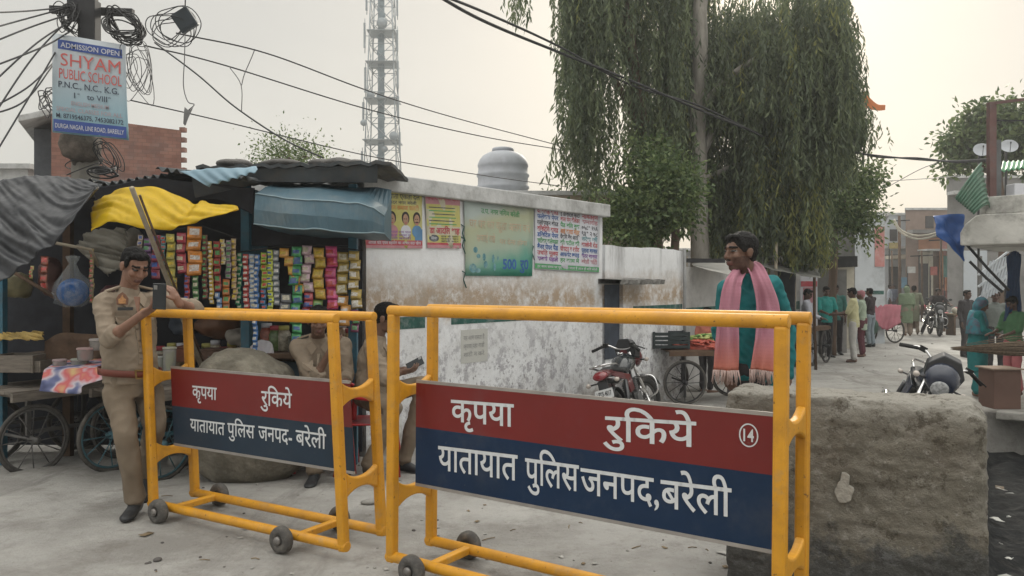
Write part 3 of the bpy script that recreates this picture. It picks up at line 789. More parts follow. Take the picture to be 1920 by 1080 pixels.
def build_block():
    a, b2 = V((1.06, 3.98, 0)), V((2.06, 3.46, 0)); d = (b2 - a).normalized(); q = V((-d.y, d.x, 0)); L = (b2 - a).length; T, H = .36, .955
    nx, nz, ny = 54, 44, 14
    bm = bmesh.new()
    mb = MB()
    rows = []
    # one closed rounded block: superellipse in plan and section, roughened
    def shape(u, v, w_):
        e = []
        return a + d * (u * L) + q * (v * T) + V((0, 0, w_ * (H + .02) - .06))
    mb.prism([shape(0, 0, 0), shape(1, 0, 0), shape(1, 1, 0), shape(0, 1, 0)], (0, 0, H + .05))
    o = MB()
    # subdivided box
    bmesh.ops.create_cube(bm, size=1)
    bmesh.ops.subdivide_edges(bm, edges=bm.edges[:], cuts=70, use_grid_fill=True)
    vs = []
    for v in bm.verts:
        x, y, z = v.co                              # -.5 .. .5
        X, Y, Z = x * L, y * T, z * (H + .08)
        r = .03
        if x > 0 and z > 0: r = .085
        hx, hy, hz = L / 2 - r, T / 2 - r, (H + .08) / 2 - r
        cx, cy, cz = max(-hx, min(hx, X)), max(-hy, min(hy, Y)), max(-hz, min(hz, Z))
        dl = V((X - cx, Y - cy, Z - cz))
        if dl.length > 1e-6:
            k = max(abs(dl.x), abs(dl.y), abs(dl.z)); dl = dl.normalized() * k
        p = V((cx, cy, cz)) + dl
        nn = V((x, y * 2.5, z)).normalized()
        q4 = V((p.x * .55, p.y, p.z * 1.5)); am = .012 * noise.noise(p * 4) + .013 * noise.noise(q4 * 10) * abs(noise.noise(p * 3 + V((5, 2, 1)))) * 2.2 + .010 * noise.noise(q4 * 22) + .006 * noise.noise(p * 46) - .014 * max(0, .25 - abs(noise.noise(q4 * 5 + V((1, 7, 3))))) * 4 * max(0, noise.noise(p * 2.4 + V((8, 0, 2))))
        if z > .38: am += .012 * noise.noise(p * 9 + V((4, 0, 0)))
        if x < -.3 and z > .3: am -= .03 * abs(noise.noise(p * 6))
        p += nn * am
        w_ = a + d * (L / 2) + q * (T / 2) + V((0, 0, (H + .08) / 2 - .075))
        vs.append(w_ + d * p.x + q * p.y + V((0, 0, p.z)))
    bm.verts.index_update()
    o.add(vs, [[v.index for v in f.verts] for f in bm.faces], 0, True)
    bm.free()
    t = thing('parapet_block', 'big weathered concrete parapet block with tar-black foot beside the drain', 'concrete block', a + d * (L / 2) + q * (T / 2))
    o.build('block_body', [block_material()], t)
    MB().prism([a - q * .01, b2 - q * .01, b2 + q * (T + .02), a + q * (T + .02)][::1], (0, 0, -1.1)).build('footing', [m_conc], t)
    # pale mortar splat on the face
    mb = MB(); c = at(1578, 935, 3.62)
    sp_ = []
    for i in range(26):
        t_ = 2 * math.pi * i / 26; r = .042 + .012 * noise.noise(V((math.cos(t_) * 1.5, math.sin(t_) * 1.5, 2)))
        if 1.2 < t_ < 1.9: r += .035
        sp_.append((r * math.cos(t_) * .95, r * math.sin(t_) * 1.15))
    fc = [a + d * ((c - a).dot(d) + x) - q * .012 + V((0, 0, c.z + y)) for x, y in sp_]
    mb.prism(fc, q * .03)
    mb.build('mortar_splat', [M('pale_mortar', (.33, .31, .27), rough=.95, var=.2, scale=30, bump=.4)], t, bevel=.004)
build_block()
# ================================================================ STALLS ON THE LEFT
m_blk = M('black_plastic_sheet', (.017, .019, .024), rough=.36, var=.2, scale=3, dirt=(.055, .055, .057), dscale=2.5, damt=.6, bump=.3, bscale=14)
m_drk = M('shade_darkened_cloth', (.030, .032, .040), rough=.9, var=.35)  # near-black: the dimness inside stall and kiosk is put into this colour
m_tin = M('dark_tin_sheet', (.055, .062, .068), rough=.6, metal=.3, var=.3, scale=4, dirt=(.10, .08, .06), dscale=6)
m_bluep = M('blue_painted_tin', (.060, .115, .150), rough=.5, var=.18, scale=3, dirt=(.13, .16, .17), dscale=4, damt=.6, bump=.12, bscale=12)
m_bluepost = M('blue_post_paint', (.03, .115, .17), rough=.5, var=.25, scale=6, dirt=(.08, .09, .09), dscale=8)
m_ltarp = M('pale_blue_tarp', (.15, .24, .30), rough=.6, var=.15, scale=4, bump=.2, bscale=10)
m_ytarp = M('yellow_tarp', (.72, .50, .008), rough=.5, var=.12, scale=3, dirt=(.42, .27, .01), dscale=4, trans=.4)
m_wood = M('grey_wood', (.19, .165, .14), rough=.9, var=.3, scale=7, stretch=(1, 1, 6), bump=.3, bscale=30)
m_wood2 = M('brown_wood', (.10, .062, .04), rough=.85, var=.35, scale=7, bump=.3, bscale=30)
m_bamboo = M('pale_bamboo', (.30, .26, .20), rough=.7, var=.25, scale=9, dirt=(.14, .09, .06), dscale=5)
m_iron = M('black_iron', (.035, .035, .038), rough=.7, metal=.3, var=.3)

def wav(p, a=.03, f=2.2, seed=0):
    return a * noise.noise(V((p.x * f + seed, p.y * f, p.z * f))) + a * .45 * noise.noise(V((p.x * f * 2.7, p.y * f * 2.7 + seed, p.z * f * 2.7)))
def px_sheet(upper, lower, Yu, Yl, nu=44, nv=18, bulge=0, amp=.04, freq=2.5, seed=0, thick=.003, pleat=0, drape=0):
    """sheet hung between two edges measured in the picture, Yu / Yl their depths"""
    U = cat_pts([at(x, y, Yu) for x, y in upper], 12); Lw = cat_pts([at(x, y, Yl) for x, y in lower], 12)
    def samp(c, t):
        f = t * (len(c) - 1); i = min(int(f), len(c) - 2); return c[i].lerp(c[i + 1], f - i)
    rows = []
    for j in range(nv + 1):
        v = j / nv; r = []
        for i in range(nu + 1):
            u = i / nu; p = samp(U, u).lerp(samp(Lw, u), v)
            p += V((0, -1, .25)) * (bulge * math.sin(math.pi * v) * (.4 + .6 * math.sin(math.pi * u)))
            k = wav(p, amp, freq, seed) + pleat * math.sin(u * 34 + 5 * v) * (.3 + .7 * v)
            if drape:
                a_ = u * 5.5 - v * 3.2; k += drape * ((1 - 2.2 * abs(noise.noise(V((a_, v * .9 + u * .4, seed))))) * .9 + .55 * (1 - 2.2 * abs(noise.noise(V((a_ * 2.3, v * 2.1, seed + 4))))) + .2 * noise.noise(V((u * 16, v * 11, seed))))
            r.append(p + V((0, -k, k * .5)))
        rows.append(r)
    return MB().grid(rows, 0, True, thick)

# --- dark stall structure at far left
st = thing('market_stall', 'ramshackle dark stall with tin roof and hanging goods behind the blue wheeled cart', 'stall', (-4.0, 7.4, -.12))
mb = MB(); mb.box((-4.6, 8.1, 1.1), (5.0, .04, 2.5)); mb.box((-7.1, 7.3, 1.1), (.04, 1.6, 2.5)); mb.build('shade_backing', [m_drk], st)  # backing sheets whose dark colour stands in for the shaded stall interior
def corrugated(p0, p1, p2, p3, waves, amp=.018, per=8, thick=.004):
    n = waves * per; rows = []
    nn = (V(p1) - V(p0)).cross(V(p3) - V(p0)).normalized()
    for j in range(5):
        v = j / 4; rows.append([(V(p0).lerp(V(p1), i / n)).lerp(V(p3).lerp(V(p2), i / n), v) + nn * (amp * math.sin(2 * math.pi * i / per)) for i in range(n + 1)])
    return MB().grid(rows, 0, True, thick)
corrugated(at(176, 348, 6.7), at(345, 322, 6.7), at(345, 322, 6.7) + V((0, 1.6, .10)), at(176, 348, 6.7) + V((0, 1.6, .10)), 11).build('tin_roof', [m_tin], st)
corrugated(at(292, 316, 6.6), at(472, 336, 6.35), at(472, 336, 6.6) + V((.1, 1.4, .1)), at(292, 316, 6.6) + V((0, 1.4, .14)), 10).build('tin_roof', [m_tin], st)
corrugated(at(-150, 342, 6.5), at(182, 338, 6.8), at(182, 340, 6.8) + V((0, 1.5, .05)), at(-150, 340, 6.8) + V((0, 1.5, .05)), 18).build('tin_roof', [m_tin], st)
px_sheet([(176, 352), (300, 335), (390, 345), (478, 352)], [(180, 392), (300, 385), (400, 372), (476, 402)], 6.65, 6.75, amp=.03).build('roof_underside_shade', [m_drk], st)  # dark sheet drawn in place of the shade under the tin roof
px_sheet([(338, 322), (400, 316), (480, 311)], [(392, 350), (440, 334), (484, 320)], 6.45, 6.3, nu=40, nv=8, amp=.02, pleat=.014).build('tarp_flap', [m_ltarp], st)
for x, y0, Y in ((2, 520, 7.0), (128, 430, 7.5), (462, 330, 7.3), (-90, 400, 7)):
    p = at(x, y0, Y); p.z = 2.3; mb = MB(); mb.bar((p.x, p.y, gz(p.x, p.y) - .05), p, .07, .07); mb.build('post', [m_bluepost if x == 2 else m_wood2], st)
mb = MB(); mb.tube([at(28, 512, 6.9), at(75, 540, 6.9), at(130, 572, 6.9)], .016, 8); mb.build('strut', [m_wood2], st)
mb = MB(); mb.tube([at(100, 455, 6.8), at(170, 468, 6.9), at(185, 500, 7)], .014, 8); mb.build('strut', [m_bamboo], st)
# shelves and goods inside, half seen
mb = MB(); mb.box(at(300, 668, 7.45), (2.6, .55, .05)); mb.build('counter', [m_wood2], st)
mb = MB(); mb.box((-5.3, 7.7, .72), (2.6, .6, .05)); mb.build('counter', [m_wood2], st)
px_sheet([(-10, 622), (30, 625), (82, 622)], [(-10, 640), (40, 640), (85, 640)], 7.0, 6.9, nu=40, nv=12, amp=.03, freq=5, drape=.035).build('yellow_cloth', [M('yellow_cloth', (.42, .30, .10), var=.3)], st)
px_sheet([(148, 470), (170, 440), (240, 432)], [(205, 520), (250, 500), (242, 470)], 7.05, 7.0, nu=30, nv=20, amp=.04, seed=4, drape=.05).build('hanging_bag', [M('dirty_white_plastic', (.20, .19, .16), rough=.5, var=.2, scale=5)], st)
px_sheet([(84, 640), (120, 625), (190, 628)], [(84, 700), (120, 705), (190, 700)], 7.0, 7.0, nu=16, nv=6, amp=.03).build('wooden_front', [m_wood2], st)

setp(px_sheet([(-60, 352), (0, 345), (60, 336), (120, 334), (186, 348)], [(-60, 560), (6, 528), (60, 487), (112, 452), (184, 358)], 6.35, 5.85, nu=110, nv=60, bulge=.04, amp=.05, freq=1.6, seed=3, drape=.030).build('black_tarpaulin', [m_blk]),
     'dusty black plastic tarpaulin sagging over the stall at the left edge', 'tarpaulin')
setp(px_sheet([(180, 382), (206, 362), (250, 351), (300, 357), (345, 372), (366, 386), (382, 379), (402, 385), (449, 393)],
              [(172, 434), (213, 419), (240, 426), (280, 433), (310, 433), (346, 425), (376, 416), (410, 408), (449, 395)], 6.25, 5.85, nu=70, nv=16, bulge=.06, amp=.02, freq=3, seed=9, pleat=.008, drape=.022).build('yellow_tarpaulin', [m_ytarp]),
     'bright yellow plastic tarpaulin tied out as a sunshade above the standing policeman', 'tarpaulin')
bp_ = thing('bamboo_pole', 'leaning pale bamboo pole propping the yellow tarpaulin', 'pole', G(440, 900))
a_, b_ = at(247, 352, 5.35), at(376, 682, 6.95); dd = (b_ - a_); foot = b_ + dd * ((b_.z - gz(b_.x, b_.y)) / -dd.z)
MB().tube([a_ + (foot - a_) * t for t in (0, .2, .4, .6, .8, 1)], [.017, .018, .019, .02, .021, .022], 10).build('shaft', [m_bamboo], bp_)
mb = MB(); mb.tube([a_ + V((.028, .015, 0)) + (foot - a_) * t for t in (0.02, .3, .6, .97)], .009, 8); mb.build('second_cane', [m_wood2], bp_)

# ================================================================ BLUE KIOSK
kx0, kx1, ky0, ky1 = -2.32, -1.385, 6.98, 7.5
kb = thing('kiosk', 'blue metal snack kiosk with rounded awning hung with packet strips', 'kiosk', (-1.85, 7.2, -.1))
for x, y in ((kx0, ky0), (kx1, ky0)):
    mb = MB(); mb.box((x, y, 1.1), (.075, .07, 2.5)); mb.build('corner_post', [m_bluepost], kb, bevel=.006)
mb = MB(); mb.box((kx0 - .0, ky1 + .02, 1.1), (.035, .9, 2.45)); mb.build('side_wall', [m_bluep], kb)
mb = MB(); mb.box((-1.85, ky1 + .03, 1.1), (.88, .03, 2.4)); mb.build('back_wall', [m_drk], kb)
mb = MB(); mb.box((-1.85, ky0 + .02, .35), (.86, .04, .9)); mb.build('lower_front', [m_bluep], kb)
mb = MB(); mb.box((-1.85, ky0 + .1, .86), (.87, .46, .045)); mb.build('counter', [m_wood2], kb, bevel=.005)
mb = MB(); mb.box((-1.87, 7.12, 1.92), (1.0, .10, .20)); mb.build('header_board', [m_drk], kb)
# hood: a sheet-metal awning with a broken front edge and a rounded right end
prof = [(7.0, 2.37), (6.62, 2.285), (6.36, 2.19), (6.32, 2.06), (6.33, 1.955), (6.36, 1.95), (7.0, 1.93)]
rows = []
ne = 30
for i in range(ne + 1):
    u = i / ne; x = -2.04 + .985 * u; k = 0
    if u > .8: k = ((u - .8) / .2) ** 2
    row = []
    for (y, z) in prof:
        droop = .085 * u * (1 if z < 2.3 else .55)
        yy = y + (7.0 - y) * .42 * k; zz = z - droop + (2.05 - z) * .35 * k * (1 if y < 6.9 else .2)
        p = V((x - .0 * k, yy, zz)); p += V((0, wav(p, .022, 4, 2), wav(p, .020, 4, 7))); row.append(p)
    rows.append(row)
mb = MB(); mb.grid(rows, 0, False, .006)
mb.prism([rows[-1][j] for j in range(len(prof))], (-.006, 0, 0)); mb.prism([rows[0][j] for j in range(len(prof))], (.006, 0, 0))
mb.build('awning', [m_bluep], kb, bevel=.004)
mb = MB()
for j in (2, 4): mb.tube([rows[i][j] + V((0, -.004, 0)) for i in range(ne + 1)], .006, 6)
mb.build('awning_trim', [M('pale_trim', (.22, .30, .34))], kb)
mb = MB(); rows = []
for j in range(9):
    rows.append([V((-2.62 + 1.62 * i / 26, 6.62 + 1.1 * j / 8, 2.455 + .045 * (i / 26) + .012 * math.sin(i * 2.4) + .02 * noise.noise(V((i * .4, j * .5, 0))))) for i in range(27)])
mb.grid(rows, 0, False, .03); mb.build('roof_sheet', [m_tin], kb)
mb = MB(); mb.prism([V((-2.66, 6.62, 2.42)), V((-1.12, 6.66, 2.47)), V((-1.13, 6.70, 2.33)), V((-2.06, 6.66, 2.33)), V((-2.64, 6.66, 2.20))], (0, .02, 0)); mb.build('roof_edge_board', [m_tin], kb)
m_junk = M('roof_rubble_sack', (.12, .115, .11), rough=.95, var=.35, scale=8, bump=.5)
for i, (x, y, sx, sz) in enumerate(((640, 300, .17, .05), (600, 303, .12, .045), (530, 305, .20, .04), (440, 302, .15, .045), (668, 303, .07, .04))):
    mb = MB(); c = at(x, y, 6.95); c.z = 2.52; mb.ell(c, (sx, .16, sz), nu=14, nv=8)
    r_ = MB(); r_.v = [p + (p - c).normalized() * (.03 * noise.noise(p * 6)) for p in mb.v]; r_.f = mb.f; r_.m = mb.m; r_.s = mb.s
    setp(r_.build('weighting_sack', [m_junk]), ('grey rubble sack lying on the kiosk roof near its right end', 'low sack beside the rubble on the kiosk roof', 'long flat bundle weighting the middle of the kiosk roof', 'flattened sack on the tin roof left of the kiosk', 'smallest dark lump at the right corner of the kiosk roof')[i], 'sack')
# --- strips of packets, each its own thing
ACC = [(.62, .60, .55), (.60, .45, .06), (.50, .06, .05), (.62, .62, .62), (.06, .12, .36), (.55, .52, .40), (.10, .30, .12)]
def strip_mats(c):
    col = lin(c); gm = sum(col) / 3; col = tuple(.9 * x + .1 * gm for x in col)
    a = M('packet_' + c[1:], col, rough=.22, var=.45, scale=22, spec=.7, dirt=tuple(min(.7, x * .5 + .12) for x in col), dscale=38, damt=.6)
    ac = ACC[int(c[1:], 16) % len(ACC)]
    b = M('packet_print_' + c[1:], ac, rough=.2, var=.35, scale=30, dirt=tuple(x * .5 for x in col), dscale=48, damt=.8, spec=.7)
    return a, b
STRIPS = [(286, 303, 440, 522, '#8d3148', 'dull red', 0), (312, 328, 438, 535, '#a8a24a', 'olive yellow', 0), (331, 349, 436, 512, '#a83a4a', 'crimson', 0), (352, 378, 424, 516, '#d98a2e', 'amber', 1),
          (390, 398, 452, 570, '#c8a83a', 'thin mustard', 0), (400, 415, 452, 546, '#9a3328', 'brown and red', 0), (413, 421, 448, 496, '#c8bfa0', 'short cream', 0), (423, 434, 450, 522, '#8e7f8a', 'mauve grey', 0),
          (434, 444, 447, 562, '#b79d78', 'tan', 0), (445, 454, 474, 588, '#2f8a5e', 'emerald green', 0), (456, 466, 476, 588, '#b8453f', 'brick red', 0), (467, 476, 476, 596, '#8fa6c4', 'white and pale blue', 0),
          (477, 487, 477, 660, '#3f74b4', 'royal blue', 0), (489, 500, 473, 540, '#9db83a', 'short lime', 0), (501, 511, 468, 586, '#c3cf4a', 'lemon green', 0), (511, 522, 468, 572, '#7d8790', 'silver grey', 0),
          (526, 543, 465, 548, '#dba246', 'slanting orange', 0), (546, 566, 462, 642, '#57b373', 'wide mint green', 2), (567, 586, 460, 546, '#d8bcc8', 'white and maroon', 2), (587, 608, 464, 560, '#d2a93c', 'gold and white', 2),
          (609, 631, 461, 580, '#d8558c', 'hot pink', 2), (633, 654, 472, 552, '#a68f3c', 'dark gold', 2), (655, 674, 470, 578, '#b49a4a', 'rightmost olive gold', 2),
          (303, 311, 442, 500, '#5f8f96', 'thin grey green', 0), (379, 389, 440, 560, '#70402c', 'thin dark brown', 0), (320, 332, 520, 578, '#c7a640', 'low yellow', 0), (270, 284, 446, 500, '#7c5a8c', 'dull violet', 0), (258, 268, 440, 472, '#b8a89a', 'tiny cream', 0), (346, 356, 512, 572, '#9a2f36', 'low dark red', 0), (360, 372, 516, 566, '#4f7f4a', 'low bottle green', 0), (404, 414, 548, 580, '#6a8fc0', 'low pale blue', 0), (418, 432, 523, 584, '#c0702a', 'low rusty orange', 0),
          (489, 499, 541, 600, '#3a6f9c', 'low steel blue', 0), (526, 544, 550, 600, '#6b6f75', 'low dark grey', 0), (568, 586, 548, 606, '#b5474f', 'low coral red', 2), (588, 606, 562, 612, '#7f9d45', 'low moss green', 2), (634, 653, 554, 610, '#c98f3a', 'low honey', 2), (656, 672, 580, 622, '#8a4a6a', 'low plum', 2), (168, 177, 466, 568, '#a08c58', 'beige', 0), (75, 92, 480, 545, '#8a4a35', 'rust', 0), (56, 63, 498, 522, '#b4a868', 'tiny straw coloured', 0)]
for i, (x0, x1, y0, y1, c, nm, kind) in enumerate(STRIPS):
    onk = x0 > 440; Y = 6.78 - .003 * (i % 5) if onk else (6.75 if x0 > 280 else 6.95)
    ma, mbm = strip_mats(c)
    dark = M('packet_seam_' + c[1:], tuple(x * .7 for x in lin(c)), rough=.3, var=.3)
    a, b = at(x0, y0, Y), at(x1, y1, Y); wd = b.x - a.x; ht = a.z - b.z
    n = max(3, round(ht / (wd * (.92 if kind == 2 else 1.0)))); ph = ht / n
    tw = rnd.uniform(-.35, .35); lean = .055 if nm.startswith('slant') else rnd.uniform(-.006, .006)
    mb = MB(); nu, nv = 6, 6
    for k in range(n):
        zt = a.z - k * ph; rows = []
        bul = wd * (.20 if kind == 2 else .09) * rnd.uniform(.8, 1.2)
        off = lean * k / n * 3; jx = rnd.uniform(-.006, .006) + (.012 * math.sin(k * 1.7) if kind == 2 else 0)
        for j in range(nv + 1):
            v = j / nv; r = []
            for q_ in range(nu + 1):
                u = q_ / nu
                pu = math.sin(math.pi * u) ** .6 * math.sin(math.pi * v ** 1.5) ** .8
                x = a.x + wd * u + off + jx + wd * .05 * (.5 - u) * math.sin(math.pi * v) * (1 if kind == 2 else 0)
                yy = Y - bul * pu * (1 + .5 * noise.noise(V((u * 2.3, v * 2.3, k * 3.1 + i)))) + .10 * bul * math.sin(u * 9 + k) + tw * (u - .5) * wd + .004 * noise.noise(V((x * 60, zt * 60 + v * 4, i)))
                r.append(V((x + wd * .10 * math.sin(k * 2.1 + i) * v, yy - .10 * ph * v * (1 + math.sin(k * 1.3 + i)), zt - ph * v * 1.04 - .05 * ph * math.sin(k * 3 + u * 2))))
            rows.append(r)
        k0 = len(mb.m); mb.grid(rows, 0, True, .002)
        for fi in range(nu * nv):
            jj, uu = divmod(fi, nu)
            mat = 0
            if jj in ((2, 3) if (k + i) % 3 else (1, 2, 3)) and (1 <= uu <= 4 if (i % 2) else uu in (0, 1, 2, 3)): mat = 1
            elif kind == 2 and jj in (4,) : mat = 1 if k % 2 else 0
            if jj in (0, nv - 1): mat = 2
            mb.m[k0 + fi] = mat; mb.m[k0 + nu * nv + fi] = mat
    o = mb.build('packet_strip', [ma, mbm, dark])
    where = 'hanging from the kiosk front' if onk else ('hanging under the yellow tarpaulin' if x0 > 280 else 'hanging in the dark stall at left')
    setp(o, f'{nm} strip of snack packets {where}', 'packet strip', 'strips of snack packets')
    if i in (3, 12, 20): pass
mb = MB(); mb.tube([at(440, 474, 6.79), at(520, 463, 6.79), at(600, 459, 6.79), at(680, 470, 6.79)], .006, 6); mb.tube([at(280, 434, 6.76), at(380, 424, 6.76), at(446, 447, 6.76)], .006, 6)
setp(mb.build('hanging_rod', [m_iron]), 'thin iron rod the packet strips hang from below the awning', 'rod')
# goods inside the kiosk: dim jars and boxes
for i, (x, y, w_, h_, c) in enumerate(((400, 655, .20, .10, (.12, .07, .05)), (350, 650, .16, .12, (.14, .05, .03)), (560, 655, .14, .12, (.10, .10, .08)), (430, 668, .30, .04, (.13, .12, .11)))):
    mb = MB(); c0 = at(x, y, 7.1 if x > 460 else 7.25); c0.z = (.885 if x > 460 else .78) + h_ / 2
    mb.box(c0, (w_, .2, h_)); mb.box(c0 + V((0, 0, h_ / 2 + .008)), (w_ * 1.06, .21, .016))
    setp(mb.build('goods_box', [M('goods_box_%d' % i, c, var=.4, scale=15)], bevel=.008), ('dim brown goods box on the stall counter', 'reddish goods box beside the bamboo pole', 'small dark box on the kiosk counter', 'flat tray of goods left of the kiosk post')[i], 'box')
# blue ball in a clear bag
bl = thing('ball_bag', 'blue toy ball in a clear plastic bag hanging from the dark stall', 'ball', at(137, 575, 6.75))
c = at(137, 548, 6.75)
MB().ell(c, (.125, .125, .118), nu=24, nv=14).build('ball', [M('blue_ball', (.015, .09, .30), rough=.25, var=.25, scale=9, dirt=(.25, .25, .25), dscale=9, damt=.5)], bl)
mb = MB(); mb.lathe(c, [(.05, -.125), (.12, -.09), (.135, 0), (.12, .08), (.06, .17), (.03, .24), (.05, .3), (.02, .31)], n=40, caps=False)
mb.v = [p + V((p.x - c.x, p.y - c.y, 0)) * (.55 * noise.noise(p * 16) + .3 * noise.noise(p * 40)) for p in mb.v]
mp_ = M('clear_bag', (.55, .6, .62), rough=.15, alpha=.16, spec=.7); mb.build('bag', [mp_], bl)

# ================================================================ HANDCARTS
def cart_wheel(parent, c, axis, R, m_t, m_r, n_sp=12, rt=.018):
    ax = V(axis).normalized(); up = V((0, 0, 1)); s = up.cross(ax).normalized(); Rm = Matrix((s, ax.cross(s), ax)).transposed()
    w_ = MB().torus(c, R - rt, rt, Rm, 36, 8).build('wheel', [m_t], parent)
    mb = MB()
    mb.torus(c, R - rt * 2.3, rt * .6, Rm, 36, 6)
    for k in range(n_sp):
        t = 2 * math.pi * k / n_sp; dr = Rm @ V((math.cos(t), math.sin(t), 0)); a2 = Rm @ V((math.cos(t + .18), math.sin(t + .18), 0))
        mb.tube([V(c) + a2 * .03 + ax * (.03 if k % 2 else -.03), V(c) + dr * (R - rt * 2)], .005, 5)
    mb.build('rim_and_spokes', [m_r], w_)
    MB().lathe(c, [(.001, -.07), (.022, -.07), (.032, -.045), (.032, .045), (.022, .07), (.001, .07)], Rm, 14).build('hub', [m_r], w_)
m_tyre = M('dusty_tyre', (.07, .065, .06), rough=.9, var=.3, scale=14, dirt=(.2, .18, .15), dscale=9)
m_rimg = M('grey_rim', (.13, .125, .12), rough=.6, metal=.4, var=.3)
m_rimb = M('blue_rim', (.045, .12, .15), rough=.6, var=.35, scale=10, dirt=(.1, .1, .1), dscale=12)
def handcart(label, c, ang, L, W, zt, R, m_deck, m_rim, bar_mat=None, group='handcarts'):
    """flat wooden vendor's cart; length direction at angle ang from +X"""
    g0 = gz(c[0], c[1]); t = thing('handcart', label, 'handcart', (c[0], c[1], g0), ang, group)
    def P(x, y, z): return V((x, y, z))
    mb = MB(); npl = 7
    for k in range(npl):
        mb.box((0, -W / 2 + W * (k + .5) / npl, zt - .014 + .003 * math.sin(k * 5)), (L + .04 * math.sin(k * 3), W / npl - .006, .024))
    mb.build('deck', [m_deck], t, local=True)
    for y in (-W / 2, W / 2):
        MB().bar((-L / 2, y, zt - .05), (L / 2, y, zt - .05), .04, .07).build('side_beam', [m_deck], t, local=True)
    for x in (-L * .34, L * .34):
        MB().bar((x, -W / 2, zt - .065), (x, W / 2, zt - .065), .04, .05).build('cross_beam', [m_deck], t, local=True)
        for y in (-W * .36, W * .36):
            MB().bar((x, y, R + .02), (x, y, zt - .09), .035).build('leg', [m_rim], t, local=True)
        MB().tube([(x, -W / 2 - .03, R), (x, W / 2 + .03, R)], .014, 8).build('axle', [m_rim], t, local=True)
        for y in (-W / 2 + .01, W / 2 - .01):
            cw = WM[t.name] @ V((x, y, R)); axw = WM[t.name].to_3x3() @ V((0, 1, 0))
            cart_wheel(t, cw, axw, R, m_tyre, m_rim)
    if bar_mat:
        for y in (-W / 2 + .06, W / 2 - .06):
            MB().bar((-L * .34, y, R + .06), (L * .34, y, R + .06), .03, .03).build('stretcher', [bar_mat], t, local=True)
    return t
dirB = math.atan2(.85, .53)
cartA = handcart('bare grey handcart with wooden trays, cut by the left edge', (-4.10, 7.22), dirB, 1.15, .74, .72, .30, m_wood, m_rimg, m_rimg)
cartB = handcart('handcart with blue spoked wheels and a printed cloth, behind the standing policeman', (-2.86, 6.86), dirB, 1.15, .68, .73, .305, m_wood, m_rimb, m_rimb)

for i, (x, y, w_, d_, h_) in enumerate(((42, 680, .36, .3, .15), (5, 684, .22, .3, .13), (70, 690, .2, .25, .10))):
    mb = MB(); c = at(x, y, 6.95 + .1 * (i == 1)); c.z = .722 + h_ / 2
    for sx in (-1, 1): mb.box(c + V((sx * (w_ / 2 - .008), 0, 0)), (.016, d_, h_))
    for sy in (-1, 1): mb.box(c + V((0, sy * (d_ / 2 - .008), .001)), (w_ - .034, .016, h_ - .004))
    mb.box(c + V((0, 0, -h_ / 2 + .008)), (w_ - .034, d_ - .034, .014))
    setp(mb.build('wooden_tray', [m_wood], bevel=.003), ('widest grey wooden tray on the bare handcart', 'grey wooden tray at the left picture edge on the handcart', 'small grey wooden tray on the right end of the bare handcart')[i], 'tray', 'wooden trays')
# printed cloth over the near end of cart B
def print_mat():
    m = M('printed_cloth', (.55, .42, .42), rough=.7, var=.1)
    t, N, L, b = nodes_of(m); co = N.new('ShaderNodeTexCoord')
    n = N.new('ShaderNodeTexNoise'); n.inputs['Scale'].default_value = 5.5; n.inputs['Detail'].default_value = 2; L.new(co.outputs['Object'], n.inputs[0])
    r = N.new('ShaderNodeValToRGB'); e = r.color_ramp.elements
    for p in (.4, .5, .6): e.new(p)
    for el, (p, c) in zip(e, ((.30, (.05, .06, .14)), (.42, (.14, .16, .30)), (.49, (.55, .50, .55)), (.57, (.55, .12, .13)), (.68, (.60, .42, .20)))): el.position = p; el.color = c + (1,)
    L.new(n.outputs[0], r.inputs[0]); L.new(r.outputs[0], b.inputs['Base Color']); return m
Ub = [(84, 695), (130, 693), (190, 690)]
mb = px_sheet([(82, 694), (120, 693), (160, 692), (192, 690)], [(73, 733), (110, 736), (150, 738), (156, 724), (192, 712)], 6.38, 6.28, nu=26, nv=8, amp=.012)
mb2 = px_sheet([(110, 676), (150, 674), (200, 672)], [(82, 694), (135, 693), (192, 690)], 6.95, 6.38, nu=20, nv=6, amp=.006)
k = len(mb.v); mb.add(mb2.v, mb2.f, 0, True)
setp(mb.build('printed_cloth', [print_mat()]), 'printed plastic cloth with red and blue figures draped over the cart end', 'cloth')
m_clear = M('clear_tub', (.40, .40, .38), rough=.2, var=.1, alpha=.55, spec=.6)
TUBS = [(112, 680, .10, .10, '#a03c4c', 'clear tub with pink buckles nearest the printed cloth'), (150, 672, .13, .10, '#7c8a50', 'wide clear tub of green trinkets on the cart'), (160, 655, .12, .09, '#c04030', 'clear tub with a red band stacked on the trinket tub'), (182, 642, .11, .08, '#b8a8a0', 'top clear tub leaning beside the policeman'),
        (318, 664, .10, .20, '#a8ad70', 'tall glass jar of snacks right of the policeman'), (300, 660, .07, .12, '#8f9a88', 'small jar beside the tall snack jar')]
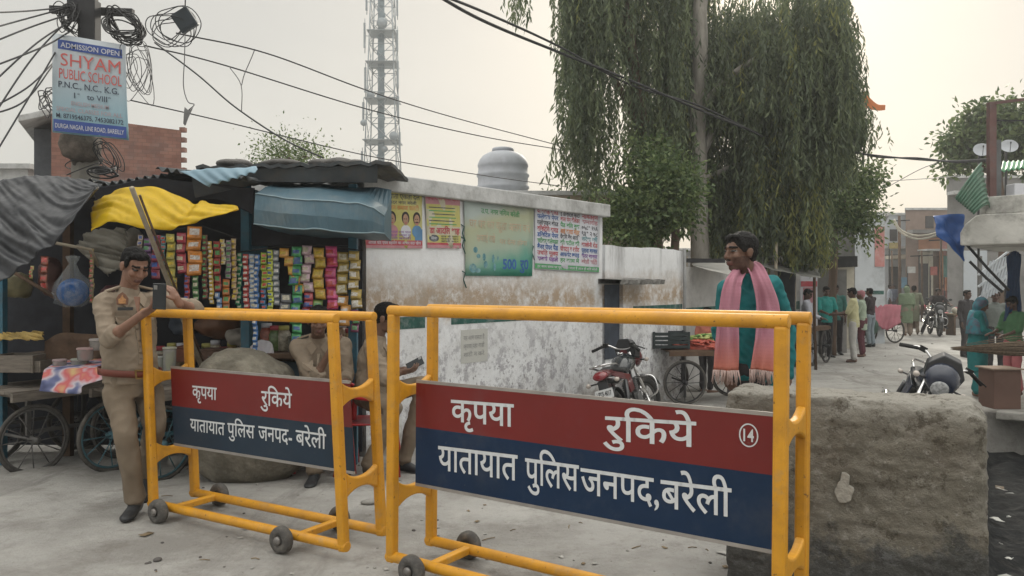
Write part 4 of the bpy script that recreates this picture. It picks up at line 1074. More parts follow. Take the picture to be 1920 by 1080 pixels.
for i, (x, y, w_, h_, c, lb) in enumerate(TUBS):
    c0 = at(x, y, 6.6 + .05 * (i % 2)); 
    base = .745 if i in (0, 1, 4, 5) else (.85 if i == 2 else .93)
    c0.z = base
    t = thing('goods_tub', lb, 'tub', c0, group='tubs and jars on the cart')
    MB().lathe(c0, [(w_ * .42, 0), (w_ * .5, .01), (w_ * .53, h_ * .9), (w_ * .54, h_)], n=20).build('tub', [m_clear], t)
    MB().lathe(c0, [(w_ * .56, h_ + .001), (w_ * .56, h_ + .012), (w_ * .5, h_ + .016)], n=20).build('lid', [M('lid_' + c[1:], tuple(.3 + .3 * v for v in lin(c)), rough=.4)], t)
    mb = MB()
    for q_ in range(9): 
        an = q_ * 2.4; rr = w_ * .26 * (q_ % 3) / 2
        mb.ell(c0 + V((rr * math.cos(an), rr * math.sin(an), .02 + h_ * .75 * (q_ / 9))), (w_ * .22, w_ * .2, h_ * .14), nu=8, nv=5)
    mb.build('contents', [M('goods_' + c[1:], lin(c), var=.4, scale=30)], t)

# ================================================================ BOULDER
def boulder():
    c = V(((462 - 960) / F_PX * 6.35, 6.40, .40)); mb = MB()
    n1, n2 = 72, 44; rows = []
    for j in range(n2 + 1):
        v = j / n2; ph = math.pi * v
        r = []
        for i in range(n1 + 1):
            th = 2 * math.pi * i / n1
            x, y, z = math.sin(ph) * math.cos(th), math.sin(ph) * math.sin(th), math.cos(ph)
            p = V((abs(x) ** .8 * math.copysign(1, x) * .50, abs(y) ** .85 * math.copysign(1, y) * .40, abs(z) ** .75 * math.copysign(1, z) * .535))
            if p.z > 0: p.x *= (.90 - .06 * p.z); p.z *= 1 - .16 * max(0, p.x / .5)
            if p.z < -.2: p.x *= 1 + .0 * p.z
            q_ = p * 1.0
            k = .07 * noise.noise(q_ * 2.2) + .035 * noise.noise(q_ * 5.5) + .018 * noise.noise(q_ * 14) + .008 * noise.noise(q_ * 30)
            r.append(c + p * (1 + k * 1.5) + V((0, 0, .02)))
        r[-1] = r[0]
        rows.append(r)
    mb.grid(rows)
    m = M('mossy_stone', (.165, .15, .12), rough=.95, var=.3, scale=5, dirt=(.29, .27, .22), dscale=7, damt=.8, bump=.9, bscale=28)
    o = mb.build('boulder', [m]); 
    setp(o, 'large rounded mossy grey boulder standing behind the leaning barricade', 'boulder')
boulder()

# dim rows of jars and stuffed bags behind the counters
g = random.Random(23)
for i in range(16):
    x = (196, 210, 224, 300, 322, 340, 356, 388, 404, 420, 436, 500, 516, 532, 640, 655)[i]
    Y = 7.42 if x < 450 else 7.12; c0 = at(x, 660, Y); c0.z = (.70 if x < 450 else .885) + .03 * (i % 3 == 0) * 0
    col = ((.30, .20, .09), (.28, .08, .05), (.12, .18, .07), (.34, .31, .24), (.22, .13, .07))[i % 5]; w_ = g.uniform(.05, .065); h_ = g.uniform(.15, .24)
    t = thing('snack_jar', 'lidded jar of snacks standing in the dim row behind the stall counters', 'jar', c0, group='jars behind the counters')
    MB().lathe(c0, [(w_ * .9, 0), (w_, .015), (w_, h_ * .8), (w_ * .75, h_)], n=16).build('jar_body', [M('jar_fill_%d' % (i % 5), col, rough=.3, var=.5, scale=40, spec=.7)], t)
    MB().lathe(c0, [(w_ * .78, h_ + .001), (w_ * .78, h_ + .035), (w_ * .7, h_ + .04)], n=16).build('lid', [(m_bred, m_by, m_bwhite)[i % 3]], t)
for i, (x, y, Y, sx, sz, col, lb) in enumerate(((410, 610, 7.45, .20, .13, (.14, .07, .04), 'rust brown sack slumped on the stall counter left of the blue post'), (448, 634, 7.3, .12, .08, (.25, .23, .2), 'pale folded bag beside the rust brown sack'), (345, 600, 7.6, .13, .16, (.07, .09, .12), 'dark blue bag hung deep in the stall'), (95, 520, 7.5, .10, .18, (.10, .05, .045), 'maroon cloth bag hanging in the dark stall'), (28, 535, 7.4, .11, .13, (.20, .18, .10), 'straw coloured bag hanging at the far left'), (215, 560, 7.5, .16, .12, (.12, .045, .05), 'maroon bundle behind the standing policeman'), (255, 455, 7.4, .10, .12, (.28, .26, .22), 'pale plastic bag hanging under the yellow sheet'))):
    c = at(x, y, Y); mb = MB(); mb.ell(c, (sx, .13, sz), nu=24, nv=16); mb.v = [p + (p - c).normalized() * (.05 * noise.noise(p * 7) + .025 * noise.noise(p * 18)) for p in mb.v]
    setp(mb.build('goods_bag', [M('goods_bag_%d' % i, col, rough=.5, var=.3, scale=8)]), lb, 'bag')
# ================================================================ TREES
m_bark = M('pale_bark', (.30, .28, .25), rough=.9, var=.35, scale=6, stretch=(1, 1, .25), dirt=(.07, .06, .05), dscale=4, bump=.5, bscale=14)
m_bark2 = M('red_brown_bark', (.11, .075, .055), rough=.9, var=.35, scale=6, stretch=(1, 1, .25), bump=.5, bscale=14)
m_lf = [M('leaf_dark', (.105, .135, .080), rough=.55, var=.35, scale=1.1, trans=.42), M('leaf_mid', (.165, .20, .105), rough=.55, var=.35, scale=1.1, trans=.45), M('leaf_yellow', (.26, .27, .09), rough=.55, var=.3, scale=1.1, trans=.45)]
m_bush = [M('bush_leaf_dark', (.07, .11, .04), rough=.5, var=.35, scale=1.5, trans=.35), M('bush_leaf_light', (.16, .21, .08), rough=.5, var=.3, scale=1.5, trans=.4)]
def leaf_object(name, P, D, Ln, Wd, mi, mats, parent, seed):
    """many leaf-sized kite faces"""
    g = np.random.default_rng(seed)
    D = D / np.linalg.norm(D, axis=1)[:, None]
    r = g.normal(size=P.shape); s = np.cross(D, r); s /= np.linalg.norm(s, axis=1)[:, None] + 1e-9
    n2 = np.cross(D, s)
    a = P; b = P + D * (Ln * .45)[:, None] + s * (Wd * .5)[:, None] + n2 * (Wd * .25)[:, None]; c = P + D * Ln[:, None]; d = P + D * (Ln * .45)[:, None] - s * (Wd * .5)[:, None] + n2 * (Wd * .25)[:, None]
    Vv = np.stack([a, b, c, d], 1).reshape(-1, 3) - np.array(tuple(WM[parent.name].translation))
    n = len(P); me = bpy.data.meshes.new(name)
    me.vertices.add(4 * n); me.vertices.foreach_set('co', Vv.astype(np.float32).ravel())
    me.loops.add(4 * n); me.loops.foreach_set('vertex_index', np.arange(4 * n, dtype=np.int32))
    me.polygons.add(n); me.polygons.foreach_set('loop_start', np.arange(0, 4 * n, 4, dtype=np.int32))
    me.polygons.foreach_set('material_index', mi.astype(np.int32))
    for m in mats: me.materials.append(m)
    me.update(); me.validate()
    o = bpy.data.objects.new(name, me); COL.objects.link(o); o.parent = parent; WM[o.name] = WM[parent.name]
    return o
def strands(clumps, seed):
    """hanging leafy strands; clump: x0, x1, ytop, ybottom (pixels), depth, depth spread, number, share of yellow"""
    g = np.random.default_rng(seed); P = []; D = []; L = []; W = []; Mi = []
    for x0, x1, yt, yb, Y, dY, n, yel in clumps:
        for _ in range(int(n * 1.75)):
            y_ = Y + g.uniform(-dY, dY); x = g.uniform(x0, x1)
            if abs(x - 1311) < 22 and y_ < 16.35 and g.random() < .72: y_ = 16.4 + g.uniform(0, .8)
            X = (x - 960) * y_ / F_PX; zt = CAM_H - (yt - HOR) * y_ / F_PX; zb = CAM_H - (yb - HOR) * y_ / F_PX
            z0 = zb + (zt - zb) * g.beta(1.5, 1.0); ln = min(g.uniform(.7, 2.0), max(.35, z0 - zb + g.uniform(-.25, .2)))
            k = int(ln / .052); tone = g.choice(3, p=[.55 - yel * .5, .45 - yel * .5, yel])
            dx, dy = g.normal(0, .10, 2); ph = g.uniform(0, 6)
            for i in range(k):
                t = i / max(1, k - 1); s = t * ln
                arch = .18 * math.sin(min(1, t * 3) * math.pi / 2)
                P.append((X + dx * arch * 6 + .03 * math.sin(ph + 5 * t), y_ + dy * arch * 6 + .03 * math.cos(ph + 4 * t), z0 - s + .12 * (1 - t) * 0))
                D.append((g.normal(0, .42), g.normal(0, .42), -1)); L.append(g.uniform(.08, .22)); W.append(g.uniform(.026, .046)); Mi.append(tone if g.random() > .15 else g.integers(0, 2))
    return [np.array(a, dtype=float) for a in (P, D, L, W)] + [np.array(Mi)]
def blobs(cl, seed, size=(.08, .16), wr=.5, droop=-.3):
    """leafy clusters; cl: centre, radii, number"""
    g = np.random.default_rng(seed); P = []; D = []; Mi = []
    for c, r, n in cl:
        for _ in range(max(1, n // 45)):
            u = g.normal(size=3); u /= np.linalg.norm(u); q = np.array(tuple(c)) + u * np.array(r) * g.uniform(.35, 1.05); tone = g.choice(2, p=[.55, .45]); sp = g.uniform(.10, .22)
            for _ in range(45):
                w_ = g.normal(size=3) * sp; P.append(q + w_); d = w_ / (np.linalg.norm(w_) + 1e-6) + g.normal(size=3) * .6 + np.array((0, 0, droop)); D.append(d); Mi.append(tone if g.random() > .25 else 1 - tone)
    P = np.array(P); D = np.array(D); L = g.uniform(size[0], size[1], len(P)); return P, D, L, L * wr * g.uniform(.8, 1.2, len(P)), np.array(Mi)
def limb(mb, pts, r0, r1, n=10):
    c = cat_pts(pts, 8); k = len(c) - 1
    mb.tube([p + V((.03 * noise.noise(p * 2), .03 * noise.noise(p * 2 + V((9, 0, 0))), 0)) for p in c], [r0 + (r1 - r0) * i / k for i in range(k + 1)], n)
YT = 16.0
# left weeping tree
t = thing('weeping_tree', 'weeping tree with leaning red-brown limbs, left half of the big green crown', 'tree', (at(1228, 700, 15.2).x, 15.6, -.3))
mb = MB(); b0 = WM[t.name].translation
limb(mb, [b0, at(1228, 440, 15.5), at(1215, 280, 15.4), at(1185, 100, 15.3), at(1170, -120, 15.3)], .17, .09)
limb(mb, [at(1215, 280, 15.4), at(1160, 160, 15.1), at(1095, 40, 14.9), at(1080, -60, 14.9)], .08, .03)
limb(mb, [at(1222, 360, 15.5), at(1250, 200, 15.9), at(1262, 20, 16.1), at(1270, -150, 16.2)], .10, .05)
mb.build('trunk', [m_bark2], t)
P = strands([(1050, 1112, -160, 320, 14.9, .8, 190, .0), (1085, 1150, -160, 385, 15.0, .9, 150, .02), (1120, 1180, -150, 120, 15.3, .9, 110, .02), (1150, 1215, 30, 330, 15.6, .9, 40, .02), (1185, 1300, -150, 300, 15.8, 1.0, 330, .06), (1200, 1300, 180, 430, 15.9, .9, 150, .10), (1040, 1062, 230, 330, 14.9, .3, 7, 0), (955, 990, -120, 28, 14.2, .3, 14, 0)], 3)
leaf_object('crown', *P, m_lf, t, 5)
mb = MB(); limb(mb, [at(1080, -60, 14.9), at(1020, -90, 14.5), at(972, -70, 14.2)], .03, .012, 6); mb.build('branch', [m_bark2], t)
# right weeping tree
t = thing('weeping_tree', 'weeping tree with tall straight grey trunk and the wide right half of the crown', 'tree', (at(1312, 700, YT).x, YT, -.3))
mb = MB(); b0 = WM[t.name].translation
limb(mb, [b0, at(1312, 450, YT), at(1308, 260, YT), at(1312, 100, YT), at(1316, -80, YT), at(1320, -260, YT)], .20, .12, 14)
limb(mb, [at(1309, 300, YT), at(1370, 190, 16.4), at(1450, 60, 16.9), at(1500, -40, 17)], .09, .03)
limb(mb, [at(1311, 200, YT), at(1400, 120, 15.6), at(1500, 90, 15.5), at(1590, 170, 15.5), at(1625, 205, 15.5)], .07, .012)
limb(mb, [at(1311, 340, YT), at(1400, 300, 16.4), at(1480, 280, 16.6)], .06, .02)
limb(mb, [at(1312, 120, YT), at(1290, 20, 16.4), at(1262, -80, 16.6)], .07, .03)
mb.build('trunk', [m_bark], t)
P = strands([(1322, 1352, 40, 250, 16.6, .8, 60, .02), (1325, 1420, 60, 240, 16.8, 1.0, 170, .04), (1325, 1400, 270, 475, 16.8, .9, 210, .12), (1390, 1500, 50, 330, 16.4, 1.2, 360, .04), (1400, 1545, 250, 478, 16.2, 1.1, 420, .22), (1470, 1590, -60, 330, 15.9, 1.2, 480, .08), (1480, 1548, 330, 482, 15.6, .6, 120, .55),
             (1540, 1602, 60, 330, 15.7, .9, 170, .02), (1590, 1632, 195, 262, 15.5, .3, 34, .06), (1330, 1420, 12, 60, 17, .7, 30, .0), (1560, 1612, 150, 250, 15.6, .5, 50, .02), (1290, 1335, -150, 20, 16.5, .6, 60, .03), (1380, 1480, 20, 130, 16.6, .7, 200, .03), (1325, 1420, 30, 230, 16.3, .9, 170, .04), (1300, 1345, 240, 420, 16.6, .5, 60, .05), (1235, 1300, -120, 330, 16.6, .8, 170, .05), (1420, 1520, 40, 200, 15.4, .5, 190, .04), (1530, 1600, 20, 240, 15.3, .5, 120, .03), (1330, 1470, -20, 90, 16.9, .8, 110, .04), (1325, 1400, 220, 300, 17.2, .6, 50, .04), (1290, 1345, 20, 300, 17, .6, 90, .04)], 8)
leaf_object('crown', *P, m_lf, t, 6)
# bushy trees in front of and beside it
def bushy(label, base, trunk_pts, r0, cl, seed, size=(.08, .16), mats=None, bark=None):
    t = thing('leafy_tree', label, 'tree', base); mb = MB()
    limb(mb, trunk_pts, r0, r0 * .5, 8)
    for c, r, n in cl[1:]:
        limb(mb, [trunk_pts[-2], (V(trunk_pts[-2]) + V(c)) / 2 + V((0, 0, .15)), V(c)], r0 * .4, .012, 6)
    mb.build('trunk', [bark or m_bark2], t)
    leaf_object('crown', *blobs(cl, seed, size), mats or m_bush, t, seed + 1)
Yb = 13.7
bushy('rounded bushy light green tree over the low wall, left of the grey trunk', onground(at(1266, 600, Yb).x, Yb), [onground(at(1266, 600, Yb).x, Yb), at(1266, 470, Yb), at(1263, 400, Yb), at(1255, 340, Yb)], .09,
      [(at(1235, 385, Yb), (.62, .7, .50), 4200), (at(1165, 405, Yb), (.40, .5, .34), 1900), (at(1175, 440, Yb - .2), (.42, .3, .16), 900), (at(1255, 330, Yb), (.42, .5, .35), 1600), (at(1220, 300, Yb + .3), (.5, .5, .4), 1200)], 21, (.06, .13))
Yg = 19.5
bushy('spreading leafy tree leaning over the grey lane wall at the right of the big tree', onground(at(1560, 640, Yg).x, Yg), [onground(at(1560, 640, Yg).x, Yg), at(1562, 480, Yg), at(1570, 400, Yg), at(1590, 350, Yg)], .12,
      [(at(1575, 385, Yg), (.75, .9, .55), 2600), (at(1612, 345, Yg), (.42, .6, .30), 1100), (at(1600, 400, Yg - .3), (.6, .5, .35), 1100), (at(1632, 330, Yg), (.22, .3, .22), 330), (at(1560, 330, Yg), (.6, .5, .5), 900), (at(1612, 432, Yg - .2), (.22, .3, .28), 420), (at(1530, 430, Yg), (.5, .5, .5), 1100)], 31, (.07, .15))
Yr = 24
bushy('broad leaved pale green tree behind the green corrugated sheet at far right', onground(at(1880, 620, Yr).x, Yr), [onground(at(1880, 620, Yr).x, Yr), at(1880, 420, Yr), at(1872, 330, Yr), at(1875, 270, Yr)], .16,
      [(at(1880, 265, Yr), (.95, 1, .65), 3000), (at(1815, 262, Yr), (.55, .7, .45), 1000), (at(1795, 305, Yr), (.42, .5, .35), 520), (at(1905, 215, Yr), (.7, .8, .35), 1000), (at(1840, 225, Yr), (.55, .6, .35), 900), (at(1930, 280, Yr), (.9, .9, .8), 1800), (at(1782, 262, Yr), (.2, .3, .18), 160), (at(1775, 318, Yr), (.15, .3, .15), 120)], 41, (.13, .25))
Ys = 13.5
bushy('sparse small tree poking up behind the kiosk roof', onground(at(545, 560, Ys).x, Ys), [onground(at(545, 560, Ys).x, Ys), at(545, 420, Ys), at(543, 330, Ys), at(540, 295, Ys)], .05,
      [(at(545, 296, Ys), (.36, .35, .12), 1500), (at(505, 292, Ys), (.20, .3, .09), 600), (at(585, 296, Ys), (.20, .3, .10), 600), (at(540, 276, Ys), (.10, .2, .07), 200), (at(525, 282, Ys), (.08, .2, .06), 120)], 51, (.03, .07))
bushy('low green bush showing over the rear wall beside the text banner', onground(at(1095, 560, 15.5).x, 15.5), [onground(at(1095, 560, 15.5).x, 15.5), at(1095, 440, 15.5), at(1095, 400, 15.5)], .05,
      [(at(1095, 372, 15.5), (.3, .4, .14), 500), (at(1070, 364, 15.5), (.12, .2, .07), 120)], 61, (.06, .12))

# ================================================================ BUILDINGS AROUND
m_brick = M('old_brick', (.26, .135, .105), rough=.95, var=.2, scale=3, dirt=(.20, .16, .15), dscale=2, damt=.6)
def bricked(m):
    t, N, L, b = nodes_of(m); out = b.inputs['Base Color'].links[0].from_socket
    co = N.new('ShaderNodeTexCoord'); q = N.new('ShaderNodeMapping'); q.inputs['Rotation'].default_value = (rad(90), 0, rad(0)); L.new(co.outputs['Object'], q.inputs[0])
    br = N.new('ShaderNodeTexBrick'); br.inputs['Scale'].default_value = 4.2; br.inputs['Mortar Size'].default_value = .014
    br.inputs['Color1'].default_value = (1, 1, 1, 1); br.inputs['Color2'].default_value = (.72, .66, .66, 1); br.inputs['Mortar'].default_value = (.55, .6, .62, 1)
    L.new(q.outputs[0], br.inputs[0]); x = N.new('ShaderNodeMixRGB'); x.blend_type = 'MULTIPLY'; x.inputs[0].default_value = .8
    L.new(out, x.inputs[1]); L.new(br.outputs[0], x.inputs[2]); L.new(x.outputs[0], b.inputs['Base Color'])
bricked(m_brick)
bb = thing('brick_house', 'red brick upper storey with thin concrete canopy behind the utility pole', 'house', (-6.6, 14, -.3))
a, b2 = at(96, 300, 12.7), at(340, 300, 13.5); d = (b2 - a); d.z = 0; L = d.length; d.normalize(); q = V((-d.y, d.x, 0))
zt = at(240, 229, 13.1).z
mb = MB(); mb.prism([V((a.x, a.y, -.3)), V((b2.x, b2.y, -.3)), V((b2.x, b2.y, zt - .06)), V((a.x, a.y, zt + .06))], q * 4); mb.build('brick_wall', [m_brick], bb)
for k in range(12):
    mb = MB(); mb.box(V((b2.x, b2.y, 2.2 + k * .17)) + q * .05 + d * .03, (.09, .1, .075)); mb.build('edge_brick', [m_brick], bb)
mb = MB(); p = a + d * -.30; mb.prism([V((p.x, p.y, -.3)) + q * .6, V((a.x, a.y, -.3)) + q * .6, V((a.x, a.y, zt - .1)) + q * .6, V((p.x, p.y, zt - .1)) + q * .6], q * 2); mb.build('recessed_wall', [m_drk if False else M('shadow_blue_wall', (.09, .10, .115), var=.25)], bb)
mb = MB(); c1, c2 = at(34, 228, 12.3), at(108, 212, 12.9); mb.prism([c1, c2, c2 + V((0, 0, .10)), c1 + V((0, 0, .10))], q * 2.0); mb.build('canopy_slab', [m_slab], bb, bevel=.01)
gh = thing('grey_house', 'low grey rendered house edge at the far left behind the tarpaulin', 'house', at(0, 560, 16))
mb = MB(); c = at(10, 400, 16); mb.box((c.x - 1.5, 17.5, 1.75), (3.9, 3, 4.0)); mb.build('wall', [m_slab], gh)
mb = MB(); mb.box((c.x - 1.5, 17.5, 3.80), (4.1, 3.2, .1)); mb.build('roof', [m_slab], gh)

def house(label, x0, x1, ytop, Y, depth, m, feats=(), zroof=.12, m2=None, ang=0):
    """far house facing the camera: feats (name, x0, y0, x1, y1, proud, material) in picture units on its front"""
    a, b = at(x0, ytop, Y), at(x1, ytop, Y)
    t = thing('street_house', label, 'house', ((a.x + b.x) / 2, Y + depth / 2, -.3))
    dvec = V((min(.56, (x0 - 960) / F_PX + .02), 1, 0)) * depth; e = V((.08, 0, 0)); f_ = V((0, .08, 0))
    mb = MB(); mb.prism([V((a.x, Y, -.3)), V((b.x, Y, -.3)), V((b.x, Y, a.z)), V((a.x, Y, a.z))], dvec); mb.build('wall', [m], t)
    mb = MB(); mb.prism([V((a.x, Y, a.z + .002)) - e - f_, V((b.x, Y, a.z + .002)) + e - f_, V((b.x, Y, a.z + zroof)) + e - f_, V((a.x, Y, a.z + zroof)) - e - f_], dvec + f_ * 2); mb.build('roof', [m2 or m_slab], t)
    for nm, fx0, fy0, fx1, fy1, pr, mm in feats:
        p, q_ = at(fx0, fy0, Y), at(fx1, fy1, Y); h = p.z - q_.z
        mb = MB(); mb.box(((p.x + q_.x) / 2, Y - pr / 2 - .002, (p.z + q_.z) / 2), (q_.x - p.x, pr, h)); mb.build(nm, [mm], t)
    return t
m_pw = M('pale_blue_wash', (.46, .50, .54), var=.12, scale=1, dirt=(.3, .3, .3), dscale=2)
m_pw2 = M('white_wash_far', (.50, .53, .56), var=.1, scale=1, dirt=(.25, .26, .27), dscale=1.5, damt=.6)
m_gr = M('grey_cement', (.20, .195, .19), var=.25, scale=1.2, dirt=(.1, .1, .1), dscale=2)
m_br = M('brown_brick_far', (.24, .175, .145), var=.2, scale=2)
m_or = M('orange_wash', (.42, .20, .115), var=.2, scale=1.5)
m_pk = M('pink_panel', (.46, .21, .20), var=.15, scale=2, dirt=(.5, .45, .42), dscale=7, damt=.4)
m_sh = M('shop_shadow', (.05, .048, .05), var=.3)
m_cr = M('cream_wash', (.44, .41, .34), var=.15)
m_tq = M('teal_shutter', (.10, .24, .22), var=.2)
house('tall white house with pink printed banner at the end of the left lane side', 1603, 1659, 405, 23.2, 4, m_pw2, [('printed_banner', 1640, 425, 1658, 500, .02, m_pk), ('dado_band', 1605, 545, 1657, 552, .01, m_green)])
house('dark grey cement house in the shade of the leafy tree', 1556, 1604, 335, 24.5, 4, m_gr, [])
house('low whitewashed wall house with yellow notice behind the fruit carts', 1530, 1602, 500, 21.5, 1.2, m_cr, [('yellow_notice', 1562, 510, 1580, 560, .01, m_by), ('dado_band', 1532, 572, 1600, 582, .01, m_green), ('red_arch', 1500 + 33, 520, 1546, 560, .015, m_bred)], .06)
house('pale blue house at the far end of the lane', 1655, 1724, 403, 47, 5, m_pw, [('window', 1668, 430, 1682, 452, .02, m_sh), ('balcony', 1660, 478, 1700, 486, .9, m_cr), ('doorway', 1668, 500, 1690, 575, .02, m_sh), ('ledge', 1655, 462, 1722, 466, .3, m_slab)])
house('brown brick house over orange shopfronts at the lane end', 1698, 1792, 394, 43, 6, m_br, [('ledge', 1700, 432, 1790, 438, .7, m_gr), ('orange_fascia', 1722, 446, 1790, 468, .06, m_or), ('pink_sign', 1762, 452, 1772, 478, .12, m_pk), ('doorway', 1722, 480, 1740, 592, .03, m_sh), ('pillar', 1740, 470, 1745, 592, .25, m_cr),
      ('cream_sign', 1724, 472, 1742, 494, .1, m_cr), ('doorway', 1746, 480, 1760, 592, .03, M('brown_door', (.11, .07, .05))), ('pillar', 1760, 470, 1764, 592, .25, m_or), ('shutter', 1765, 480, 1788, 592, .03, m_tq), ('ledge', 1720, 468, 1790, 471, 1.0, m_slab), ('window', 1735, 405, 1750, 428, .03, m_sh), ('step', 1715, 592, 1792, 599, .8, m_slab)])
house('pale plaster house with brown door beyond the hanging blue tarpaulin', 1778, 1824, 380, 36, 5, m_pw2, [('doorway', 1800, 500, 1812, 600, .03, M('ochre_door', (.22, .14, .05))), ('doorway', 1781, 470, 1790, 590, .03, m_or)])
house('grey stepped house rising behind the green corrugated sheet', 1776, 1990, 334, 31, 6, m_gr, [('ledge', 1776, 360, 1900, 366, .5, m_slab), ('window', 1850, 420, 1890, 470, .03, m_sh), ('bright_wall', 1806, 470, 1850, 600, .03, m_pw)])
house('distant flat roofed house glimpsed over the lane between pale walls', 1640, 1700, 455, 60, 6, m_cr, [])
house('long dull house closing the view behind the trees', 1240, 1560, 470, 34, 4, m_gr, [], .1)
# long low houses behind the whitewashed block so the far plain stays hidden
for i, (x0, x1, yt, Y) in enumerate(((-300, 60, 470, 30), (300, 700, 480, 36), (640, 1180, 478, 40), (1950, 2600, 380, 40))):
    house(('low house behind the far left stall', 'low house behind the blue kiosk', 'low house behind the white building', 'large house out at the right')[i], x0, x1, yt, Y, 5, m_gr, [])

# ================================================================ CELL TOWER
def tower():
    c = at(718, 528, 62); c.z = -.3; t = thing('cell_tower', 'tall lattice mobile phone mast with panel antennas and dishes', 'tower', c)
    m = M('galvanised_steel', (.24, .27, .29), rough=.6, metal=.3, var=.15)
    H = 27.0
    def wdt(z): return 1.55 - .85 * min(1, z / 27)
    leg = [(-1, -1), (1, -1), (1, 1), (-1, 1)]
    for sx, sy in leg:
        mb = MB(); mb.tube([c + V((sx * wdt(0), sy * wdt(0), 0)), c + V((sx * wdt(H), sy * wdt(H), H))], .05, 6); mb.build('leg', [m], t)
    mb = MB(); z = 0; k = 0
    while z < H - 1:
        h = 1.5 * wdt(z) + .35
        for i in range(4):
            a, b = leg[i], leg[(i + 1) % 4]
            def q(l, zz): return c + V((l[0] * wdt(zz), l[1] * wdt(zz), zz))
            mb.tube([q(a, z), q(b, z + h)], .028, 4); mb.tube([q(b, z), q(a, z + h)], .028, 4); mb.tube([q(a, z), q(b, z)], .03, 4)
        z += h
    mb.build('lattice', [m], t)
    mb = MB(); mb.box(c + V((-.1, -.2, H / 2)), (.5, .12, H))
    for i in range(46):
        mb.box(c + V((-.1 + .16 * math.sin(i * 2.3), -.30 + .05 * math.sin(i), 6 + i * .42)), (.34, .06, .30))
    mb.build('cable_ladder', [M('cable_ladder_steel', (.20, .25, .28), rough=.7, var=.3, scale=2)], t)
    for i, (dx, z, h) in enumerate(((-1.25, 20.6, 1.9), (1.25, 20.2, 1.6), (-1.2, 17.2, 1.9), (1.28, 17.6, 2.1), (-1.35, 14.6, 1.8), (1.30, 15.1, 1.7), (1.42, 12.4, 1.6), (-1.45, 11.0, 1.5), (1.25, 22.8, 1.4), (-1.1, 23.2, 1.4))):
        mb = MB(); mb.box(c + V((dx, -.9, z)), (.16, .12, h)); mb.tube([c + V((dx, -.8, z - h * .7)), c + V((dx, -.8, z + h * .7))], .03, 6); mb.tube([c + V((dx, -.8, z)), c + V((dx * .6, -.7, z))], .025, 5); mb.build('antenna', [m], t)
    for i, (dx, z, r) in enumerate(((.1, 21.5, .42), (-.75, 16.0, .3), (-1.3, 13.9, .25), (1.0, 12.9, .35), (.3, 11.9, .25))):
        mb = MB(); mb.lathe(c + V((dx, -1.1, z)), [(.01, .15), (r * .7, .1), (r, 0), (r, -.05), (.02, -.05)], Matrix.Rotation(rad(90), 3, 'X'), 16); mb.build('dish', [m], t)
    for z in (9.4, 12.6, 15.8, 18.6, 21.0):
        mb = MB(); mb.box(c + V((0, 0, z)), (2.1 * wdt(z) + .3, 2.1 * wdt(z) + .3, .05)); mb.build('platform', [m], t)
tower()

# ================================================================ RIGHT-HAND SHOP
RD = V((.776, -.631, 0))                     # along the visible front edge, to the right and nearer
RS = WD.copy()                               # street direction
c0 = at(1800, 460, 11.5)
m_slabw = M('white_slab_paint', (.50, .49, .46), rough=.9, var=.15, scale=3, dirt=(.15, .145, .135), dscale=2.6, damt=.85, bump=.3, bscale=14)
sh = thing('shop_building', 'shop with a heavy stained white balcony slab over the right side of the lane', 'building', (7.9, 12, -.3))
def SP(u, v, z): return V((c0.x, c0.y, z)) + RD * u + RS * v
mb = MB(); sec = [(0, 2.02), (0, 2.20), (.06, 2.32), (.20, 2.44), (.26, 2.455), (2.6, 2.455), (2.6, 2.02)]
mb.prism([SP(u, 0, z) for u, z in sec], RS * 3.2); mb.build('balcony_slab', [m_slabw], sh, bevel=.02)
mb = MB(); mb.prism([SP(.27, .05, 2.458), SP(2.6, .05, 2.458), SP(2.6, .05, 2.74), SP(.27, .05, 2.70)], RS * .12); mb.build('balcony_parapet', [m_slabw], sh, bevel=.012)
mb = MB(); p = SP(.27, .05, 2.46); mb.tube([p + V((0, 0, -.05)), p + V((.01, 0, .12)), p + V((.06, 0, .26))], .035, 8); mb.build('parapet_post', [m_slabw], sh)
mb = MB(); mb.prism([SP(.98, .0, -.35), SP(1.25, .0, -.35), SP(1.25, 0, 2.018), SP(.98, 0, 2.018)], RS * .25); mb.build('pillar', [m_slabw], sh, bevel=.01)
mb = MB(); mb.prism([SP(1.3, 2.6, -.35), SP(2.6, 2.6, -.35), SP(2.6, 2.6, 2.018), SP(1.3, 2.6, 2.018)], RS * .2); mb.build('rear_wall', [m_gr], sh)
mb = MB(); mb.prism([SP(2.4, .3, -.35), SP(2.6, .3, -.35), SP(2.6, .3, 2.018), SP(2.4, .3, 2.018)], RS * 2.2); mb.build('side_wall', [m_gr], sh)
# steel post with a cross rail on the balcony
m_rpost = M('red_oxide_steel', (.13, .07, .065), rough=.7, var=.25, scale=5, dirt=(.12, .12, .12), dscale=6)
pt_ = thing('steel_post', 'tall red oxide steel post with a thin top rail standing on the balcony', 'post', at(1859, 372, 11.55))
p = at(1859, 385, 11.55); top = at(1857, 192, 11.55)
mb = MB(); mb.bar(p, V((p.x, p.y, top.z)), .10, .09); mb.build('upright', [m_rpost], pt_, bevel=.006)
mb = MB(); mb.bar(p + V((.12, .05, 0)), V((p.x + .12, p.y + .05, at(0, 262, 11.55).z)), .07, .06); mb.build('stub_upright', [M('grey_steel', (.12, .13, .135), var=.2)], pt_)
mb = MB(); mb.bar(top + V((-.03, 0, -.02)), at(1990, 178, 11.2), .035, .04); mb.build('top_rail', [m_rpost], pt_)
mb = MB(); mb.bar(at(1862, 226, 11.55), at(1990, 226, 11.2), .02); mb.build('mid_rail', [m_iron], pt_)
m_gcor = M('green_corrugated', (.055, .13, .085), rough=.5, var=.15, scale=3, dirt=(.15, .17, .14), dscale=5, damt=.5)
